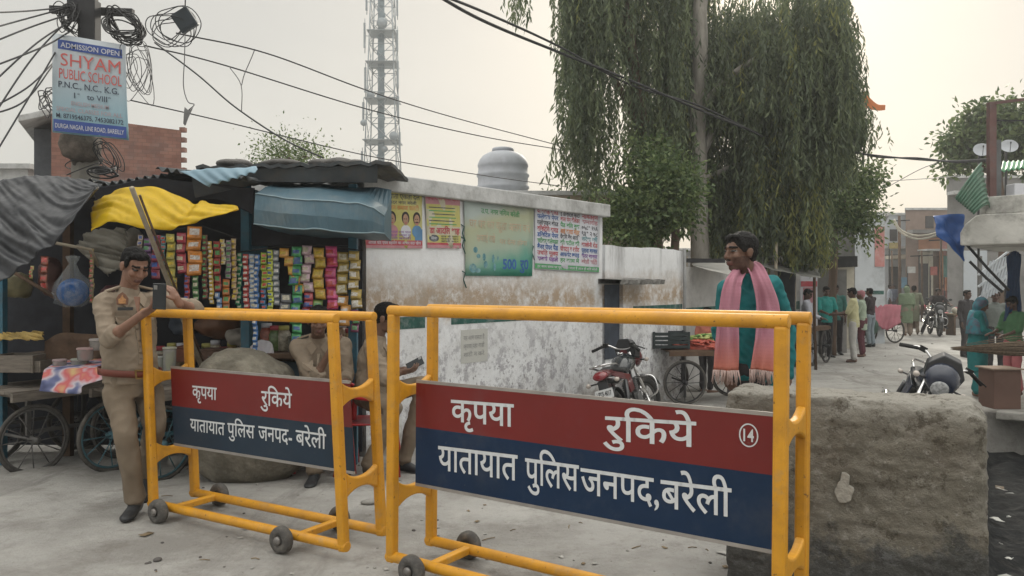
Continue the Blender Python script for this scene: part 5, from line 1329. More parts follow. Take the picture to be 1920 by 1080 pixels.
A_, B_, C_, D_ = at(1840, 304, 11.6), at(1856, 395, 11.4), at(1826, 402, 11.1), at(1790, 372, 11.2)
rows = []
for j in range(13):
    v = j / 12; r = []
    for i in range(61):
        u = i / 60; p = A_.lerp(B_, u).lerp(D_.lerp(C_, u), v) + V((0, -.12, .10)) * math.sin(math.pi * v) + V((.3, -1, .2)).normalized() * (.012 * math.sin(u * 2 * math.pi * 9)); r.append(p)
    rows.append(r)
setp(MB().grid(rows, 0, True, .004).build('corrugated_sheet', [m_gcor]), 'bent green corrugated roofing sheet drooping off the balcony', 'roof sheet')
g = corrugated(at(1876, 322, 11.6), at(1990, 304, 11.3), at(1990, 298, 12.4), at(1880, 303, 12.5), 12, .014)
setp(g.build('awning_sheet', [M('bright_green_sheet', (.05, .22, .10), rough=.45, var=.2, scale=5, dirt=(.25, .3, .22), dscale=6)]), 'bright green ribbed awning sheet at the right picture edge', 'roof sheet')
wt = thing('white_box', 'small white painted cabinet on the balcony under the green awning', 'cabinet', at(1915, 370, 11.45))
mb = MB(); c = at(1915, 358, 11.45); mb.box(c, (.32, .2, .19)); mb.build('cabinet_body', [m_bwhite], wt, bevel=.008)
for i, (x, y) in enumerate(((1841, 282), (1892, 275))):
    dsh = thing('satellite_dish', ('bluish satellite dish left of the steel post', 'pale satellite dish right of the steel post')[i], 'satellite dish', at(x, 330, 17), group='satellite dishes')
    c = at(x, y, 17); R_ = V((-.3, -.8, .5)).to_track_quat('Z', 'Y').to_matrix()
    MB().lathe(c, [(.02, -.03), (.1, -.018), (.165, .02), (.17, .025), (.16, .025), (.1, -.01), (.02, -.022)], R_, 24).build('reflector', [M('dish_grey', (.38, .40, .43), var=.1)], dsh)
    mb = MB(); mb.tube([c + R_ @ V((0, -.15, .01)), c + R_ @ V((0, -.03, .17))], .006, 6); mb.ell(c + R_ @ V((0, -.03, .17)), (.015, .015, .025)); mb.build('feed_arm', [m_iron], dsh)
    mb = MB(); mb.tube([c + V((0, .1, -.05)), V((c.x, c.y + .12, c.z - 1.2)), V((c.x, c.y + .12, -.3))], .025, 8); mb.build('mast', [m_iron], dsh)
# blue tarpaulin hung from the slab, struts
m_btarp = M('blue_tarp', (.018, .075, .26), rough=.5, var=.2, scale=4, trans=.2)
setp(px_sheet([(1752, 402), (1775, 404), (1806, 405)], [(1757, 440), (1782, 462), (1804, 490), (1811, 486)], 11.9, 11.6, nu=26, nv=16, amp=.09, freq=3, seed=5, pleat=.0).build('blue_tarpaulin', [m_btarp]), 'crumpled blue tarpaulin hanging off the left end of the balcony slab', 'tarpaulin')
for i, (a, b) in enumerate((((1812, 458), (1892, 545)), ((1818, 490), (1880, 548)))):
    mb = MB(); mb.tube([at(*a, 11.7), at((a[0] + b[0]) / 2, (a[1] + b[1]) / 2 + 2, 11.6), at(*b, 11.5)], .02, 8)
    setp(mb.build('prop_pole', [m_iron]), ('upper slanting dark prop pole under the balcony slab', 'lower thinner prop pole below the slanting pole')[i], 'pole')
lt = thing('lattice_screen', 'pale slatted stair rail behind the prop poles', 'railing', at(1862, 600, 15))
mb = MB()
for k in range(9): mb.bar(at(1838 + k * 6, 565 - k * 3, 15), at(1858 + k * 6, 490 - k * 2, 15), .03)
mb.build('slats', [m_pw], lt)
for k in range(3): MB().bar(at(1834, 560 - k * 22, 15), at(1900, 508 - k * 22, 15), .035).build('rail', [m_pw], lt)
mb = MB(); mb.bar(at(1837, 480, 15.06), V((at(1837, 480, 15.06).x, 15.06, -.3)), .06); mb.bar(at(1897, 470, 15.06), V((at(1897, 470, 15.06).x, 15.06, -.3)), .06); mb.build('newel_post', [m_gr], lt)
setp(px_sheet([(1888, 480), (1902, 470), (1914, 478)], [(1885, 600), (1900, 606), (1914, 600)], 11.9, 11.9, nu=16, nv=16, amp=.05, freq=3, pleat=.03).build('hanging_cloth', [M('navy_cloth', (.02, .05, .12), var=.3, scale=5)]), 'long navy cloth hanging beside the shop pillar', 'cloth')
# table slab, brown carton and brushwood bundle
G0 = at(1890, 738, 11.0)
mb = MB(); g1 = V((6.35, 10.55, gz(6.3, 10.5)))
mb.prism([g1 + V((.0, -.05, .10)), g1 + V((1.6, -1.0, .10)), g1 + V((2.2, -.1, .10)), g1 + V((.55, .75, .10))], (0, 0, -.11)); setp(mb.build('stone_slab', [m_conc], bevel=.02), 'flat grey stone slab bridging the drain under the brown carton', 'slab')
cx = thing('carton', 'plain brown carton with open lighter top beside the woman in teal', 'carton', at(1890, 737, 10.6))
c = at(1891, 736, 10.62); base = gz(c.x, c.y) + .102
mb = MB(); mb.box((c.x, c.y + .2, base + .26), (.36, .36, .52)); mb.build('carton_body', [M('brown_card', (.115, .065, .05), rough=.85, var=.15, scale=3)], cx, bevel=.006)
mb = MB(); mb.box((c.x, c.y + .2, base + .532), (.42, .42, .018)); mb.build('carton_top', [M('light_card', (.26, .19, .145), rough=.85, var=.15)], cx)
bw = thing('brushwood_bundle', 'tapering bundle of dry broom twigs lying on the brown carton', 'bundle', at(1880, 660, 10.6))
mb = MB(); tip = at(1782, 653, 10.35); ctop = V((c.x, c.y + .1, base + .56)); tail = at(1990, 652, 10.75); rr = random.Random(3)
for k in range(110):
    o1 = V((0, rr.gauss(0, .05), rr.gauss(0, .035))); t0 = rr.uniform(0, .28)
    a = tip.lerp(tail, t0) + o1 * (.2 + t0 * 2); b_ = tail + o1 * 1.2
    mb.tube([a, a.lerp(b_, .5) + o1 * .5, b_], [.003, .006, .006], 5)
mb.build('twigs', [M('dry_twigs', (.13, .095, .065), rough=.9, var=.5, scale=30)], bw)

# ================================================================ LANE STALLS BEYOND THE WALL
ls = thing('lane_stall', 'patched tarpaulin stall on crooked poles beyond the man with the pink scarf', 'stall', (5.4, 15.8, -.3))
for x, y0, Y in ((1455, 455, 15.2), (1527, 498, 16.4), (1286, 480, 13.9), (1490, 500, 17.6)):
    p = at(x, y0, Y); mb = MB(); mb.tube([V((p.x + .03, p.y, -.32)), V((p.x, p.y, .8)), p], .032, 8); mb.build('pole', [m_bamboo if x != 1527 else m_wood2], ls)
px_sheet([(1425, 478), (1470, 476), (1528, 492)], [(1428, 500), (1480, 512), (1540, 522)], 17.0, 15.0, nu=30, nv=12, amp=.06, freq=3, seed=2).build('patched_roof', [M('patched_roof_cloth', (.17, .17, .155), var=.5, scale=6, dirt=(.35, .34, .31), dscale=7)], ls)
px_sheet([(1424, 492), (1450, 492), (1492, 500)], [(1426, 690), (1455, 690), (1492, 690)], 16.8, 16.9, nu=24, nv=16, amp=.06, freq=2, seed=8, pleat=.02).build('curtain', [m_drk], ls)
mb = MB(); mb.bar(at(1240, 488, 13.4), at(1358, 489, 13.7), .06, .07); mb.build('roof_beam', [m_iron], ls)
mb = MB(); mb.bar(at(1440, 498, 15.4), at(1545, 500, 16.3), .04, .05); mb.build('roof_beam', [m_wood2], ls)
px_sheet([(1296, 494), (1330, 490), (1372, 488)], [(1300, 498), (1335, 508), (1372, 516)], 14.6, 13.4, nu=22, nv=10, amp=.02).build('white_awning', [M('white_awning_cloth', (.50, .49, .46), var=.1, trans=.2)], ls)
ds = thing('dark_shed', 'dark flat roofed shed in the gap behind the patched stall', 'shed', (7.0, 20.0, -.3))
mb = MB(); mb.prism([at(1505, 482, 20), at(1608, 480, 20), at(1608, 500, 20), at(1505, 505, 20)], (0, 1.2, 0)); mb.build('roof', [m_iron], ds)
mb = MB(); a = at(1505, 505, 20.1); mb.box((a.x + .6, 20.7, (a.z - .3) / 2), (1.1, 1, a.z + .3)); mb.build('wall', [m_gr], ds)
# sign panel red/white at the stall
pnl_ = thing('stall_panel', 'white board with a red arch painted on it behind the man in the white shirt', 'board', at(1520, 690, 17.9))
p, q_ = at(1500, 515, 17.9), at(1532, 600, 17.9); mb = MB(); mb.box(((p.x + q_.x) / 2, 17.9, (p.z + -.3) / 2), (q_.x - p.x, .05, p.z + .3)); mb.build('board', [m_bwhite], pnl_)
mb = MB(); c = (p + q_) / 2; mb.box((c.x, 17.868, c.z + .05), (.26, .006, .34)); mb.build('pink_panel', [m_bpink], pnl_); mb = MB(); mb.box((c.x, 17.866, c.z + .30), (.36, .008, .12)); mb.build('red_band', [m_bred], pnl_)
# carts: vegetables near, fruit further, pink cloth last
LA = math.atan2(.78, .63)
v1 = handcart('handcart loaded with a black crate and red and green vegetables', (2.98, 12.1), .12, 1.5, .8, .80, .33, m_wood2, m_iron)
f1 = handcart('fruit handcart where the man in the pale yellow shirt is shopping', (6.35, 17.6), LA, 1.5, .8, .82, .38, m_wood2, m_iron)
f2 = handcart('far handcart covered by a pink cloth near the two women in green', (10.6, 23.6), .35, 1.5, .8, .80, .36, m_wood2, m_iron)
cr = thing('crate', 'black slatted plastic crate on the left end of the vegetable cart', 'crate', at(1255, 652, 12.0))
b0 = V((at(1254, 640, 11.95).x, 11.95, .512)); mb = MB()
for k in range(4):
    z = .03 + k * .062
    for sy in (-1, 1): mb.box(b0 + V((0, sy * .2, z)), (.52, .018, .046))
    for sx in (-1, 1): mb.box(b0 + V((sx * .255, 0, z + .001)), (.018, .39, .046))
for sx in (-1, 1):
    for sy in (-1, 1): mb.box(b0 + V((sx * .256, sy * .201, .125)), (.03, .03, .25))
mb.box(b0 + V((0, 0, .012)), (.5, .38, .015)); mb.build('crate_body', [M('black_green_plastic', (.022, .032, .034), rough=.5, var=.3)], cr)
def heap(name, label, c, r, n, sz, mats, cat, seed):
    g = random.Random(seed); mb = MB(); c = V(c)
    mb.ell(c - V((0, 0, .01)), (r[0] * .9, r[1] * .9, r[2] * .8), nu=16, nv=8)
    for k in range(n):
        u, v = g.uniform(0, 6.28), math.sqrt(g.random()); p = V((r[0] * v * math.cos(u), r[1] * v * math.sin(u), r[2] * (1 - v * v) ** .5))
        R_ = Matrix.Rotation(g.uniform(0, 6), 3, 'Z') @ Matrix.Rotation(g.uniform(-.7, .7), 3, 'X')
        mb.ell(c + p, (sz[0] * g.uniform(.8, 1.2), sz[1], sz[2]), R_, 8, 5, mat=g.randrange(len(mats)))
    return setp(mb.build(name, mats), label, cat, kind='stuff')
m_carrot = M('red_carrot', (.36, .07, .045), rough=.5, var=.3, scale=12); m_raw = M('pale_green_veg', (.34, .38, .13), rough=.5, var=.3, scale=12); m_leafv = M('veg_leaf', (.10, .20, .05), var=.3)
heap('vegetable_heap', 'heap of red carrots with pale green vegetables on the near cart', V((at(1325, 645, 11.9).x, 12.0, .515)), (.42, .3, .11), 120, (.09, .018, .018), [m_carrot, m_carrot], 'vegetables', 1)
heap('vegetable_heap', 'pale green pile lying across the red carrots', V((at(1340, 632, 11.9).x, 12.1, .60)), (.36, .2, .10), 90, (.07, .02, .02), [m_raw, m_leafv, m_raw], 'vegetables', 2)
heap('fruit_heap', 'low heap of dusky fruit on the middle handcart', V((6.3, 17.6, .535)), (.42, .3, .14), 120, (.04, .04, .04), [M('dusky_fruit', (.18, .11, .09), var=.4), M('tan_fruit', (.32, .24, .16), var=.3)], 'fruit', 3)
heap('fruit_heap', 'red and white fruit heap at the end of the far cart', V((10.0, 23.3, .51)), (.36, .3, .2), 80, (.06, .06, .06), [M('red_fruit', (.45, .10, .07), var=.3), m_bwhite], 'fruit', 4)
t_ = WM[f2.name]
setp(px_sheet([(1640, 573), (1665, 571), (1690, 572)], [(1638, 605), (1662, 618), (1688, 606)], 23.2, 23.0, nu=24, nv=10, amp=.04, pleat=.03).build('pink_cloth', [M('pink_cloth', (.36, .13, .16), var=.2, scale=4)]), 'pink cloth draped over the side of the far handcart', 'cloth')
mb = MB(); c = at(1628, 612, 22.6); 
setp(MB().ell(c, (.28, .25, .28), nu=16, nv=10).build('sack', [M('green_sack', (.03, .07, .05), var=.3)]), 'dark green round sack hung on the far handcart', 'sack')

# clutter along the lane: signboards, awnings, poles, stacked things
g = random.Random(17)
for i, (x, yt, Y) in enumerate(((1686, 405, 38), (1728, 470, 36), (1764, 440, 34), (1672, 470, 42))):
    p = at(x, yt, Y); t = thing('lamp_pole', ('tall dark pole at the lane end', 'short pole before the orange shopfronts', 'leaning pole near the blue tarpaulin', 'thin far pole by the pale blue house')[i], 'pole', V((p.x, Y, -.3)))
    MB().tube([V((p.x, Y, -.3)), V((p.x + .03, Y, 1.5)), p], .07 if i == 0 else .045, 8).build('shaft', [m_wood2], t)
    MB().bar(p + V((-.5, 0, -.25)), p + V((.5, 0, -.2)), .05).build('cross_arm', [m_iron], t)
for i, (x0, y0, x1, y1, Y, c, lb) in enumerate(((1702, 500, 1716, 512, 41, (.5, .5, .48), 'small white signboard by the lane end pillars'), (1745, 500, 1757, 516, 40, (.40, .12, .10), 'small red signboard at the lane end'), (1690, 520, 1700, 540, 41, (.12, .22, .30), 'blue signboard beside the far doorway'), (1668, 455, 1684, 466, 45, (.42, .36, .16), 'yellow signboard on the pale blue house'), (1772, 520, 1779, 545, 35, (.45, .20, .12), 'orange signboard on the pale plaster house'))):
    a, b = at(x0, y0, Y), at(x1, y1, Y); t = thing('signboard', lb, 'sign', (a + b) / 2)
    mb = MB(); mb.box((a + b) / 2, (b.x - a.x, .06, a.z - b.z)); mb.build('board', [M('signboard_%d' % i, c, var=.3, scale=4)], t)
    mb = MB(); mb.bar(V((a.x, Y + .05, a.z)), V((a.x, Y + .05, -.3)), .05); mb.build('support', [m_iron], t)
for i, (x, Y, w_, h_, c) in enumerate(((1668, 33, .9, .5, (.10, .08, .07)), (1690, 31, 1.1, .35, (.16, .12, .09)), (1790, 29, 1.2, .5, (.12, .11, .10)), (1806, 27, 1.0, .7, (.22, .17, .11)), (1735, 37, 1.0, .5, (.15, .08, .06)))):
    X = (x - 960) * Y / F_PX; t = thing('market_table', ('low dark table of goods left in the lane end', 'long brown table of goods in the lane end', 'bench of goods below the pale plaster house', 'ochre stack beside the shop on the right', 'small table before the brown house')[i], 'table', (X, Y, -.3))
    mb = MB(); mb.box((X, Y, -.3 + h_), (w_, .6, .06)); mb.build('top', [M('table_goods_%d' % i, c, var=.4, scale=9)], t)
    for sx in (-1, 1):
        mb = MB(); mb.bar((X + sx * w_ * .42, Y, -.32), (X + sx * w_ * .42, Y, -.3 + h_ - .03), .07, .5); mb.build('trestle', [m_wood2], t)
    mb = MB()
    for k in range(10): mb.ell((X + g.uniform(-.45, .45) * w_, Y + g.uniform(-.2, .2), -.22 + h_ + .05), (.1, .1, .09 * g.uniform(.6, 1.6)), nu=8, nv=5, mat=k % 3)
    setp(mb.build('goods_heap', [m_bred, m_cr, m_tq]), 'mixed heap of goods on ' + ('the low dark table', 'the long brown table', 'the bench below the pale house', 'the ochre stack', 'the small table')[i], 'goods', kind='stuff')
# ================================================================ MOTORCYCLES
m_chr = M('chrome', (.62, .62, .62), rough=.22, metal=1, var=.1)
m_bkp = M('black_bike_plastic', (.022, .023, .026), rough=.35, var=.2, coat=.3)
m_tire = M('bike_tyre', (.028, .028, .028), rough=.9, var=.3, dirt=(.15, .13, .11), dscale=9)
m_eng = M('engine_alloy', (.10, .10, .10), rough=.55, metal=.5, var=.3, scale=20)
m_lens = M('headlamp_lens', (.36, .37, .38), rough=.15, spec=.8, coat=.4, var=.5, scale=30)
m_tail = M('tail_lamp_red', (.20, .012, .02), rough=.2, spec=.7, coat=.6)
m_amber = M('indicator_lens', (.45, .40, .36), rough=.2)
m_plate = M('white_plate', (.58, .59, .60), rough=.5)
m_rubber = M('grip_rubber', (.014, .014, .014), rough=.8)
m_seat = M('black_seat_vinyl', (.020, .021, .023), rough=.5, var=.2)
def motorcycle(label, pos, yaw, lean, paint, accent, steer=0, plate=None, mirrors=True, cat='motorcycle'):
    R = Matrix.Rotation(yaw, 3, 'Z') @ Matrix.Rotation(lean, 3, 'X')
    t = thing('motorcycle', label, cat, pos, R, 'parked motorcycles')
    def B(mb, name, mats, parent=None, bevel=0, **k): return mb.build(name, mats, parent or t, bevel=bevel, local=True, **k)
    XZ = Matrix(((1, 0, 0), (0, 0, -1), (0, 1, 0)))      # disc in the xz plane
    pv = V((.42, 0, .90)); ax = V((-.36, 0, 1)).normalized()
    S = Matrix.Rotation(steer, 3, ax)
    def st_(p): return pv + S @ (V(p) - pv)
    for x, f in ((-.62, False), (.66, True)):
        c = V((x, 0, .30)); c = st_(c) if f else c; Rm = (S @ XZ) if f else XZ
        w_ = B(MB().torus(c, .262, .042, Rm, 40, 10), 'wheel', [m_tire])
        mb = MB(); mb.torus(c, .215, .016, Rm, 36, 6)
        for k in range(5):
            an = k * 2 * math.pi / 5; mb.bar(c + Rm @ V((.04 * math.cos(an), .04 * math.sin(an), 0)), c + Rm @ V((.21 * math.cos(an), .21 * math.sin(an), 0)), .035, .022, up=Rm @ V((0, 0, 1)))
        mb.lathe(c, [(.001, -.06), (.06, -.06), (.065, -.03), (.065, .03), (.06, .06), (.001, .06)], Rm, 18); B(mb, 'rim', [m_eng], w_)
    mb = MB()                                             # engine and frame
    mb.box((.08, 0, .36), (.34, .22, .20)); mb.cap((.08, 0, .36), (.02, 0, .36), .12, .12, 12)
    for k in range(6): mb.box((.26 - .03, 0, .46 + k * .026), (.15, .17, .014), Matrix.Rotation(-.35, 3, 'Y'))
    mb.lathe((.02, -.12, .36), [(.001, -.03), (.10, -.02), (.11, .02), (.001, .03)], XZ, 18); mb.lathe((.08, .12, .36), [(.001, -.03), (.11, -.02), (.12, .02), (.001, .03)], XZ, 18)
    B(mb, 'engine', [m_eng], bevel=.006)
    mb = MB()
    mb.tube([(.42, 0, .84), (.40, 0, .5), (.26, 0, .27), (-.05, 0, .25)], .018, 8); mb.tube([(.42, 0, .86), (.1, 0, .70), (-.3, 0, .66), (-.75, 0, .72)], .02, 8)
    for s in (-1, 1):
        mb.tube([(-.12, s * .10, .33), (-.62, s * .11, .30)], .022, 8); mb.tube([(-.18, s * .11, .66), (-.12, s * .10, .33)], .016, 8)
        mb.tube([(-.60, s * .13, .33), (-.40, s * .13, .66)], .026, 8); mb.tube([(.0, s * .24, .27), (.0, s * .12, .28)], .016, 8); mb.tube([(-.30, s * .22, .33), (-.30, s * .10, .36)], .014, 8)
    mb.tube([(-.05, .10, .26), (-.02, .26, .02)], .012, 8)
    B(mb, 'frame', [m_bkp])
    mb = MB(); mb.loft([((.42, 0, .80), (0, .06, 0), (0, 0, .05)), ((.38, 0, .83), (0, .13, 0), (.02, 0, .095)), ((.22, 0, .83), (0, .155, 0), (0, 0, .12)), ((.05, 0, .80), (0, .135, 0), (0, 0, .10)), ((-.06, 0, .76), (0, .09, 0), (0, 0, .06)), ((-.09, 0, .75), (0, .04, 0), (0, 0, .02))], 20)
    tk_ = B(mb, 'fuel_tank', [paint])
    B(MB().lathe((.24, 0, .945), [(.035, 0), (.035, .012), (.02, .018), (.001, .018)], None, 16), 'fuel_cap', [m_chr], tk_)
    mb = MB(); mb.loft([((-.02, 0, .77), (0, .085, 0), (0, 0, .02)), ((-.10, 0, .775), (0, .115, 0), (0, 0, .035)), ((-.30, 0, .77), (0, .13, 0), (0, 0, .04)), ((-.36, 0, .79), (0, .13, 0), (0, 0, .05)), ((-.58, 0, .82), (0, .12, 0), (0, 0, .045)), ((-.70, 0, .83), (0, .09, 0), (0, 0, .03)), ((-.74, 0, .83), (0, .05, 0), (0, 0, .01))], 16)
    B(mb, 'seat', [m_seat])
    for s in (-1, 1):
        mb = MB(); mb.prism([V((-.05, s * .115, .70)), V((-.05, s * .125, .52)), V((-.30, s * .135, .50)), V((-.34, s * .13, .66)), V((-.62, s * .12, .72)), V((-.86, s * .085, .80)), V((-.80, s * .095, .83)), V((-.40, s * .125, .755))], (0, -s * .02, 0)); B(mb, 'side_panel', [accent], bevel=.008)
    mb = MB(); mb.loft([((-.70, 0, .80), (0, .11, 0), (0, 0, .05)), ((-.84, 0, .80), (0, .10, 0), (.02, 0, .055)), ((-.90, 0, .80), (0, .085, 0), (.02, 0, .045))], 14)
    tl = B(mb, 'tail_cowl', [accent])
    mb = MB(); mb.loft([((-.895, 0, .80), (0, .088, 0), (.02, 0, .05)), ((-.925, 0, .795), (0, .082, 0), (.015, 0, .045)), ((-.94, 0, .79), (0, .05, 0), (.01, 0, .025))], 16); B(mb, 'tail_lamp', [m_tail], tl)
    mb = MB()
    for s in (-1, 1): mb.tube([(-.45, s * .12, .84), (-.62, s * .135, .88), (-.86, s * .10, .90), (-.90, 0, .905)], .011, 8)
    B(mb, 'grab_rail', [m_chr])
    mb = MB(); rows = []
    for i in range(15):
        an = rad(35 + i * 9.5); rows.append([V((-.62 - .335 * math.cos(an) * -1 * -1, y, .30 + .335 * math.sin(an) - abs(y) * .25)) for y in (-.065, -.035, 0, .035, .065)])
    mb.grid(rows, 0, True, .006); mb.box((-.90, 0, .64), (.02, .11, .20), Matrix.Rotation(.25, 3, 'Y')); B(mb, 'rear_mudguard', [m_bkp])
    for s in (-1, 1):
        mb = MB(); mb.tube([(-.86, s * .06, .72), (-.87, s * .15, .72)], .01, 6); mb.ell((-.88, s * .165, .72), (.035, .03, .025), nu=10, nv=6, mat=1); B(mb, 'indicator', [m_bkp, m_amber])
    mb = MB(); mb.box((-.935, 0, .60), (.008, .20, .10), Matrix.Rotation(.18, 3, 'Y')); pl = B(mb, 'number_plate', [m_plate], bevel=.002)
    if plate:
        Rp = Matrix.Rotation(.18, 3, 'Y'); mb = MB()
        mb.text(plate, V((-.935, 0, .60)) + Rp @ V((-.0065, .083, -.022)), V((0, -1, 0)), Rp @ V((0, 0, 1)), width=.166, height=.05, weight=.02); B(mb, 'plate_characters', [m_bkp], pl)
    mb = MB(); mb.tube(cat_pts([(.27, -.10, .50), (.36, -.13, .40), (.28, -.16, .26), (.0, -.17, .25), (-.30, -.17, .30), (-.45, -.175, .34)], 5), .019, 10); mb.tube([(-.40, -.178, .33), (-.48, -.18, .35), (-.85, -.185, .44), (-.90, -.185, .45)], [.03, .045, .045, .035], 14)
    B(mb, 'exhaust', [m_chr])
    mb = MB(); mb.bar((-.50, -.235, .385), (-.80, -.235, .455), .01, .05); B(mb, 'heat_shield', [m_chr])
    mb = MB()
    for s in (-1, 1): mb.tube([st_((.66, s * .085, .30)), st_((.50, s * .09, .66)), st_((.40, s * .09, .96))], [.03, .026, .020], 10)
    B(mb, 'fork', [m_chr])
    mb = MB(); rows = []
    for i in range(13):
        an = rad(30 + i * 10); rows.append([st_((.66 + .34 * math.cos(an), y, .30 + .34 * math.sin(an) - abs(y) * .25)) for y in (-.06, -.03, 0, .03, .06)])
    mb.grid(rows, 0, True, .006); B(mb, 'front_mudguard', [paint])
    # headlamp cowl
    mb = MB(); mb.loft([(st_((.40, 0, .95)), V((0, .05, 0)), V((.0, 0, .03))), (st_((.46, 0, .93)), S @ V((0, .14, 0)), S @ V((.03, 0, .12))), (st_((.54, 0, .89)), S @ V((0, .15, 0)), S @ V((.03, 0, .13))), (st_((.60, 0, .85)), S @ V((0, .12, 0)), S @ V((.03, 0, .10))), (st_((.62, 0, .835)), S @ V((0, .085, 0)), S @ V((.02, 0, .075)))], 18)
    hc = B(mb, 'headlamp_cowl', [accent])
    Rh = S @ (V((1, 0, -.22)).to_track_quat('Z', 'Y').to_matrix())
    mb = MB(); mb.lathe(st_((.60, 0, .815)), [(.078, 0), (.076, .015), (.05, .026), (.02, .03), (.001, .03)], Rh, 22); B(mb, 'headlamp', [m_lens], hc)
    mb = MB(); mb.prism([st_((.52, y, z)) for y, z in ((-.15, .86), (.15, .86), (.17, .97), (.08, 1.09), (-.08, 1.09), (-.17, .97))], S @ V((-.10, 0, .03))); B(mb, 'fly_screen', [m_bkp], hc, bevel=.01)
    for s in (-1, 1):
        mb = MB(); mb.tube([st_((.54, s * .10, .84)), st_((.55, s * .20, .84))], .01, 6); mb.ell(st_((.56, s * .215, .84)), (.035, .03, .026), nu=10, nv=6, mat=1); B(mb, 'indicator', [m_bkp, m_amber])
    mb = MB(); hp = cat_pts([st_((.26, -.36, 1.00)), st_((.33, -.22, 1.06)), st_((.40, -.09, 1.00)), st_((.40, .09, 1.00)), st_((.33, .22, 1.06)), st_((.26, .36, 1.00))], 5); mb.tube(hp, .0115, 8); hb_ = B(mb, 'handlebar', [m_chr])
    for s in (-1, 1):
        g0, g1 = st_((.31, s * .25, 1.045)), st_((.245, s * .385, .995)); B(MB().tube([g0, g1], .019, 10), 'grip', [m_rubber], hb_)
        mb = MB(); mb.tube([st_((.345, s * .25, 1.045)), st_((.34, s * .40, 1.0))], .007, 6); mb.box(st_((.33, s * .215, 1.055)), (.05, .06, .05), S); B(mb, 'lever', [m_rubber], hb_)
        if not mirrors: continue
        mb = MB(); mb.tube(cat_pts([st_((.33, s * .20, 1.06)), st_((.36, s * .26, 1.15)), st_((.34, s * .32, 1.20))], 4), .007, 6); mb.ell(st_((.335, s * .345, 1.22)), (.014, .06, .04), S, 12, 7); B(mb, 'mirror', [m_bkp], hb_)
    mb = MB()
    for s in (-1, 1): mb.tube(cat_pts([(.40, s * .04, .62), (.40, s * .24, .60), (.38, s * .29, .50), (.36, s * .26, .38), (.34, s * .06, .34)], 5), .0125, 8)
    B(mb, 'crash_guard', [m_chr])
    return t
p = onground(1.50, 10.0)
motorcycle('black motorcycle with red tail lamp and white number plate leaning by the white wall', onground(1.50, 9.45), math.atan2(1.6, .62), rad(-17), M('bike_black_paint', (.016, .02, .024), rough=.22, coat=.6, var=.2), M('bike_dark_red', (.10, .010, .014), rough=.3, coat=.5), steer=rad(-30), plate='UP25 4017', mirrors=False)
m2_ = motorcycle('dark blue motorcycle leaning hard on its stand beyond the concrete block', onground(3.66, 7.75), math.atan2(-.92, -.37), rad(-25), M('bike_blue_black', (.018, .022, .036), rough=.25, coat=.5), M('bike_blue_cowl', (.018, .024, .045), rough=.25, coat=.5), steer=rad(8), mirrors=False)
motorcycle('far dark motorcycle ridden by a man down the lane', onground(14.2, 26.9), math.atan2(-.93, -.25), rad(-3), m_bkp, m_bkp)

# ================================================================ POLE, SIGN AND CABLES
m_pole = M('pole_concrete', (.24, .225, .20), rough=.95, var=.25, scale=4, dirt=(.10, .09, .08), dscale=4, damt=.7, bump=.5, bscale=18)
m_cab = M('black_cable', (.028, .028, .030), rough=.6, var=.2)
m_cab2 = M('grey_cable', (.10, .10, .105), rough=.6, var=.2)
YP = 8.3
up = thing('utility_pole', 'weathered concrete utility pole smothered in cables', 'pole', onground(at(165, 0, YP).x, YP))
b0 = WM[up.name].translation
mb = MB(); mb.loft([(b0 + V((-.03, 0, 0)), (.17, 0, 0), (0, .13, 0)), (at(160, 290, YP), (.15, 0, 0), (0, .12, 0)), (at(165, 100, YP), (.115, 0, 0), (0, .10, 0)), (at(166, -200, YP), (.10, 0, 0), (0, .09, 0))], 4, smooth=False)
mb.v = [p for p in mb.v]; mb.build('shaft', [m_pole], up, bevel=.01)
mb = MB()
for i in range(5):
    mb.torus(at(159 + 3 * math.sin(i * 4), 266 + i * 13 + 4 * math.sin(i * 3), YP), .165 + .012 * math.sin(i * 5), .006, Matrix.Rotation(.3 * math.sin(i * 2), 3, 'X') @ Matrix.Rotation(.4 * math.sin(i * 1.3), 3, 'Y'), 24, 6)
mb.build('wire_wrap', [m_cab], up)
mb = MB(); c = at(150, 272, YP - .06); mb.ell(c, (.20, .16, .20), nu=26, nv=18); mb.v = [p + (p - c).normalized() * (.06 * noise.noise(p * 7) + .03 * noise.noise(p * 17)) for p in mb.v]
mb.build('rag_wrap', [M('brown_rag', (.115, .095, .08), rough=.95, var=.4, scale=9, bump=.6, bscale=30)], up)
mb = MB(); mb.bar(at(95, 18, YP - .05), at(250, 24, YP - .05), .06, .07); mb.build('cross_arm', [m_iron], up)
mb = MB(); c = at(168, 40, YP - .16); mb.box(c, (.17, .14, .42)); mb.box(c + V((-.16, .02, .12)), (.12, .1, .2)); mb.build('junction_box', [m_iron], up, bevel=.01)
# school sign
YS = 8.0
sg = thing('school_sign', 'blue and white school admission sign tied to the utility pole', 'sign', at(171, 255, YS))
tl, tr, br_, bl_ = at(99, 62, YS), at(236, 85, YS), at(241, 263, YS), at(99, 248, YS)
def SGN(u, v, off=0): return tl.lerp(tr, u).lerp(bl_.lerp(br_, u), v) + V((0, -off, 0))
def sign_mat():
    m = M('sign_pale_blue', (.34, .44, .50), rough=.5, var=.08, scale=3); t, N, L, b = nodes_of(m)
    co = N.new('ShaderNodeTexCoord'); sp = N.new('ShaderNodeSeparateXYZ'); L.new(co.outputs['Object'], sp.inputs[0])
    r = N.new('ShaderNodeValToRGB'); e = r.color_ramp.elements; e[0].position = .1; e[0].color = (.25, .42, .50, 1); e[1].position = .75; e[1].color = (.48, .52, .56, 1)
    L.new(sp.outputs['Z'], r.inputs[0]); L.new(r.outputs[0], b.inputs['Base Color']); return m
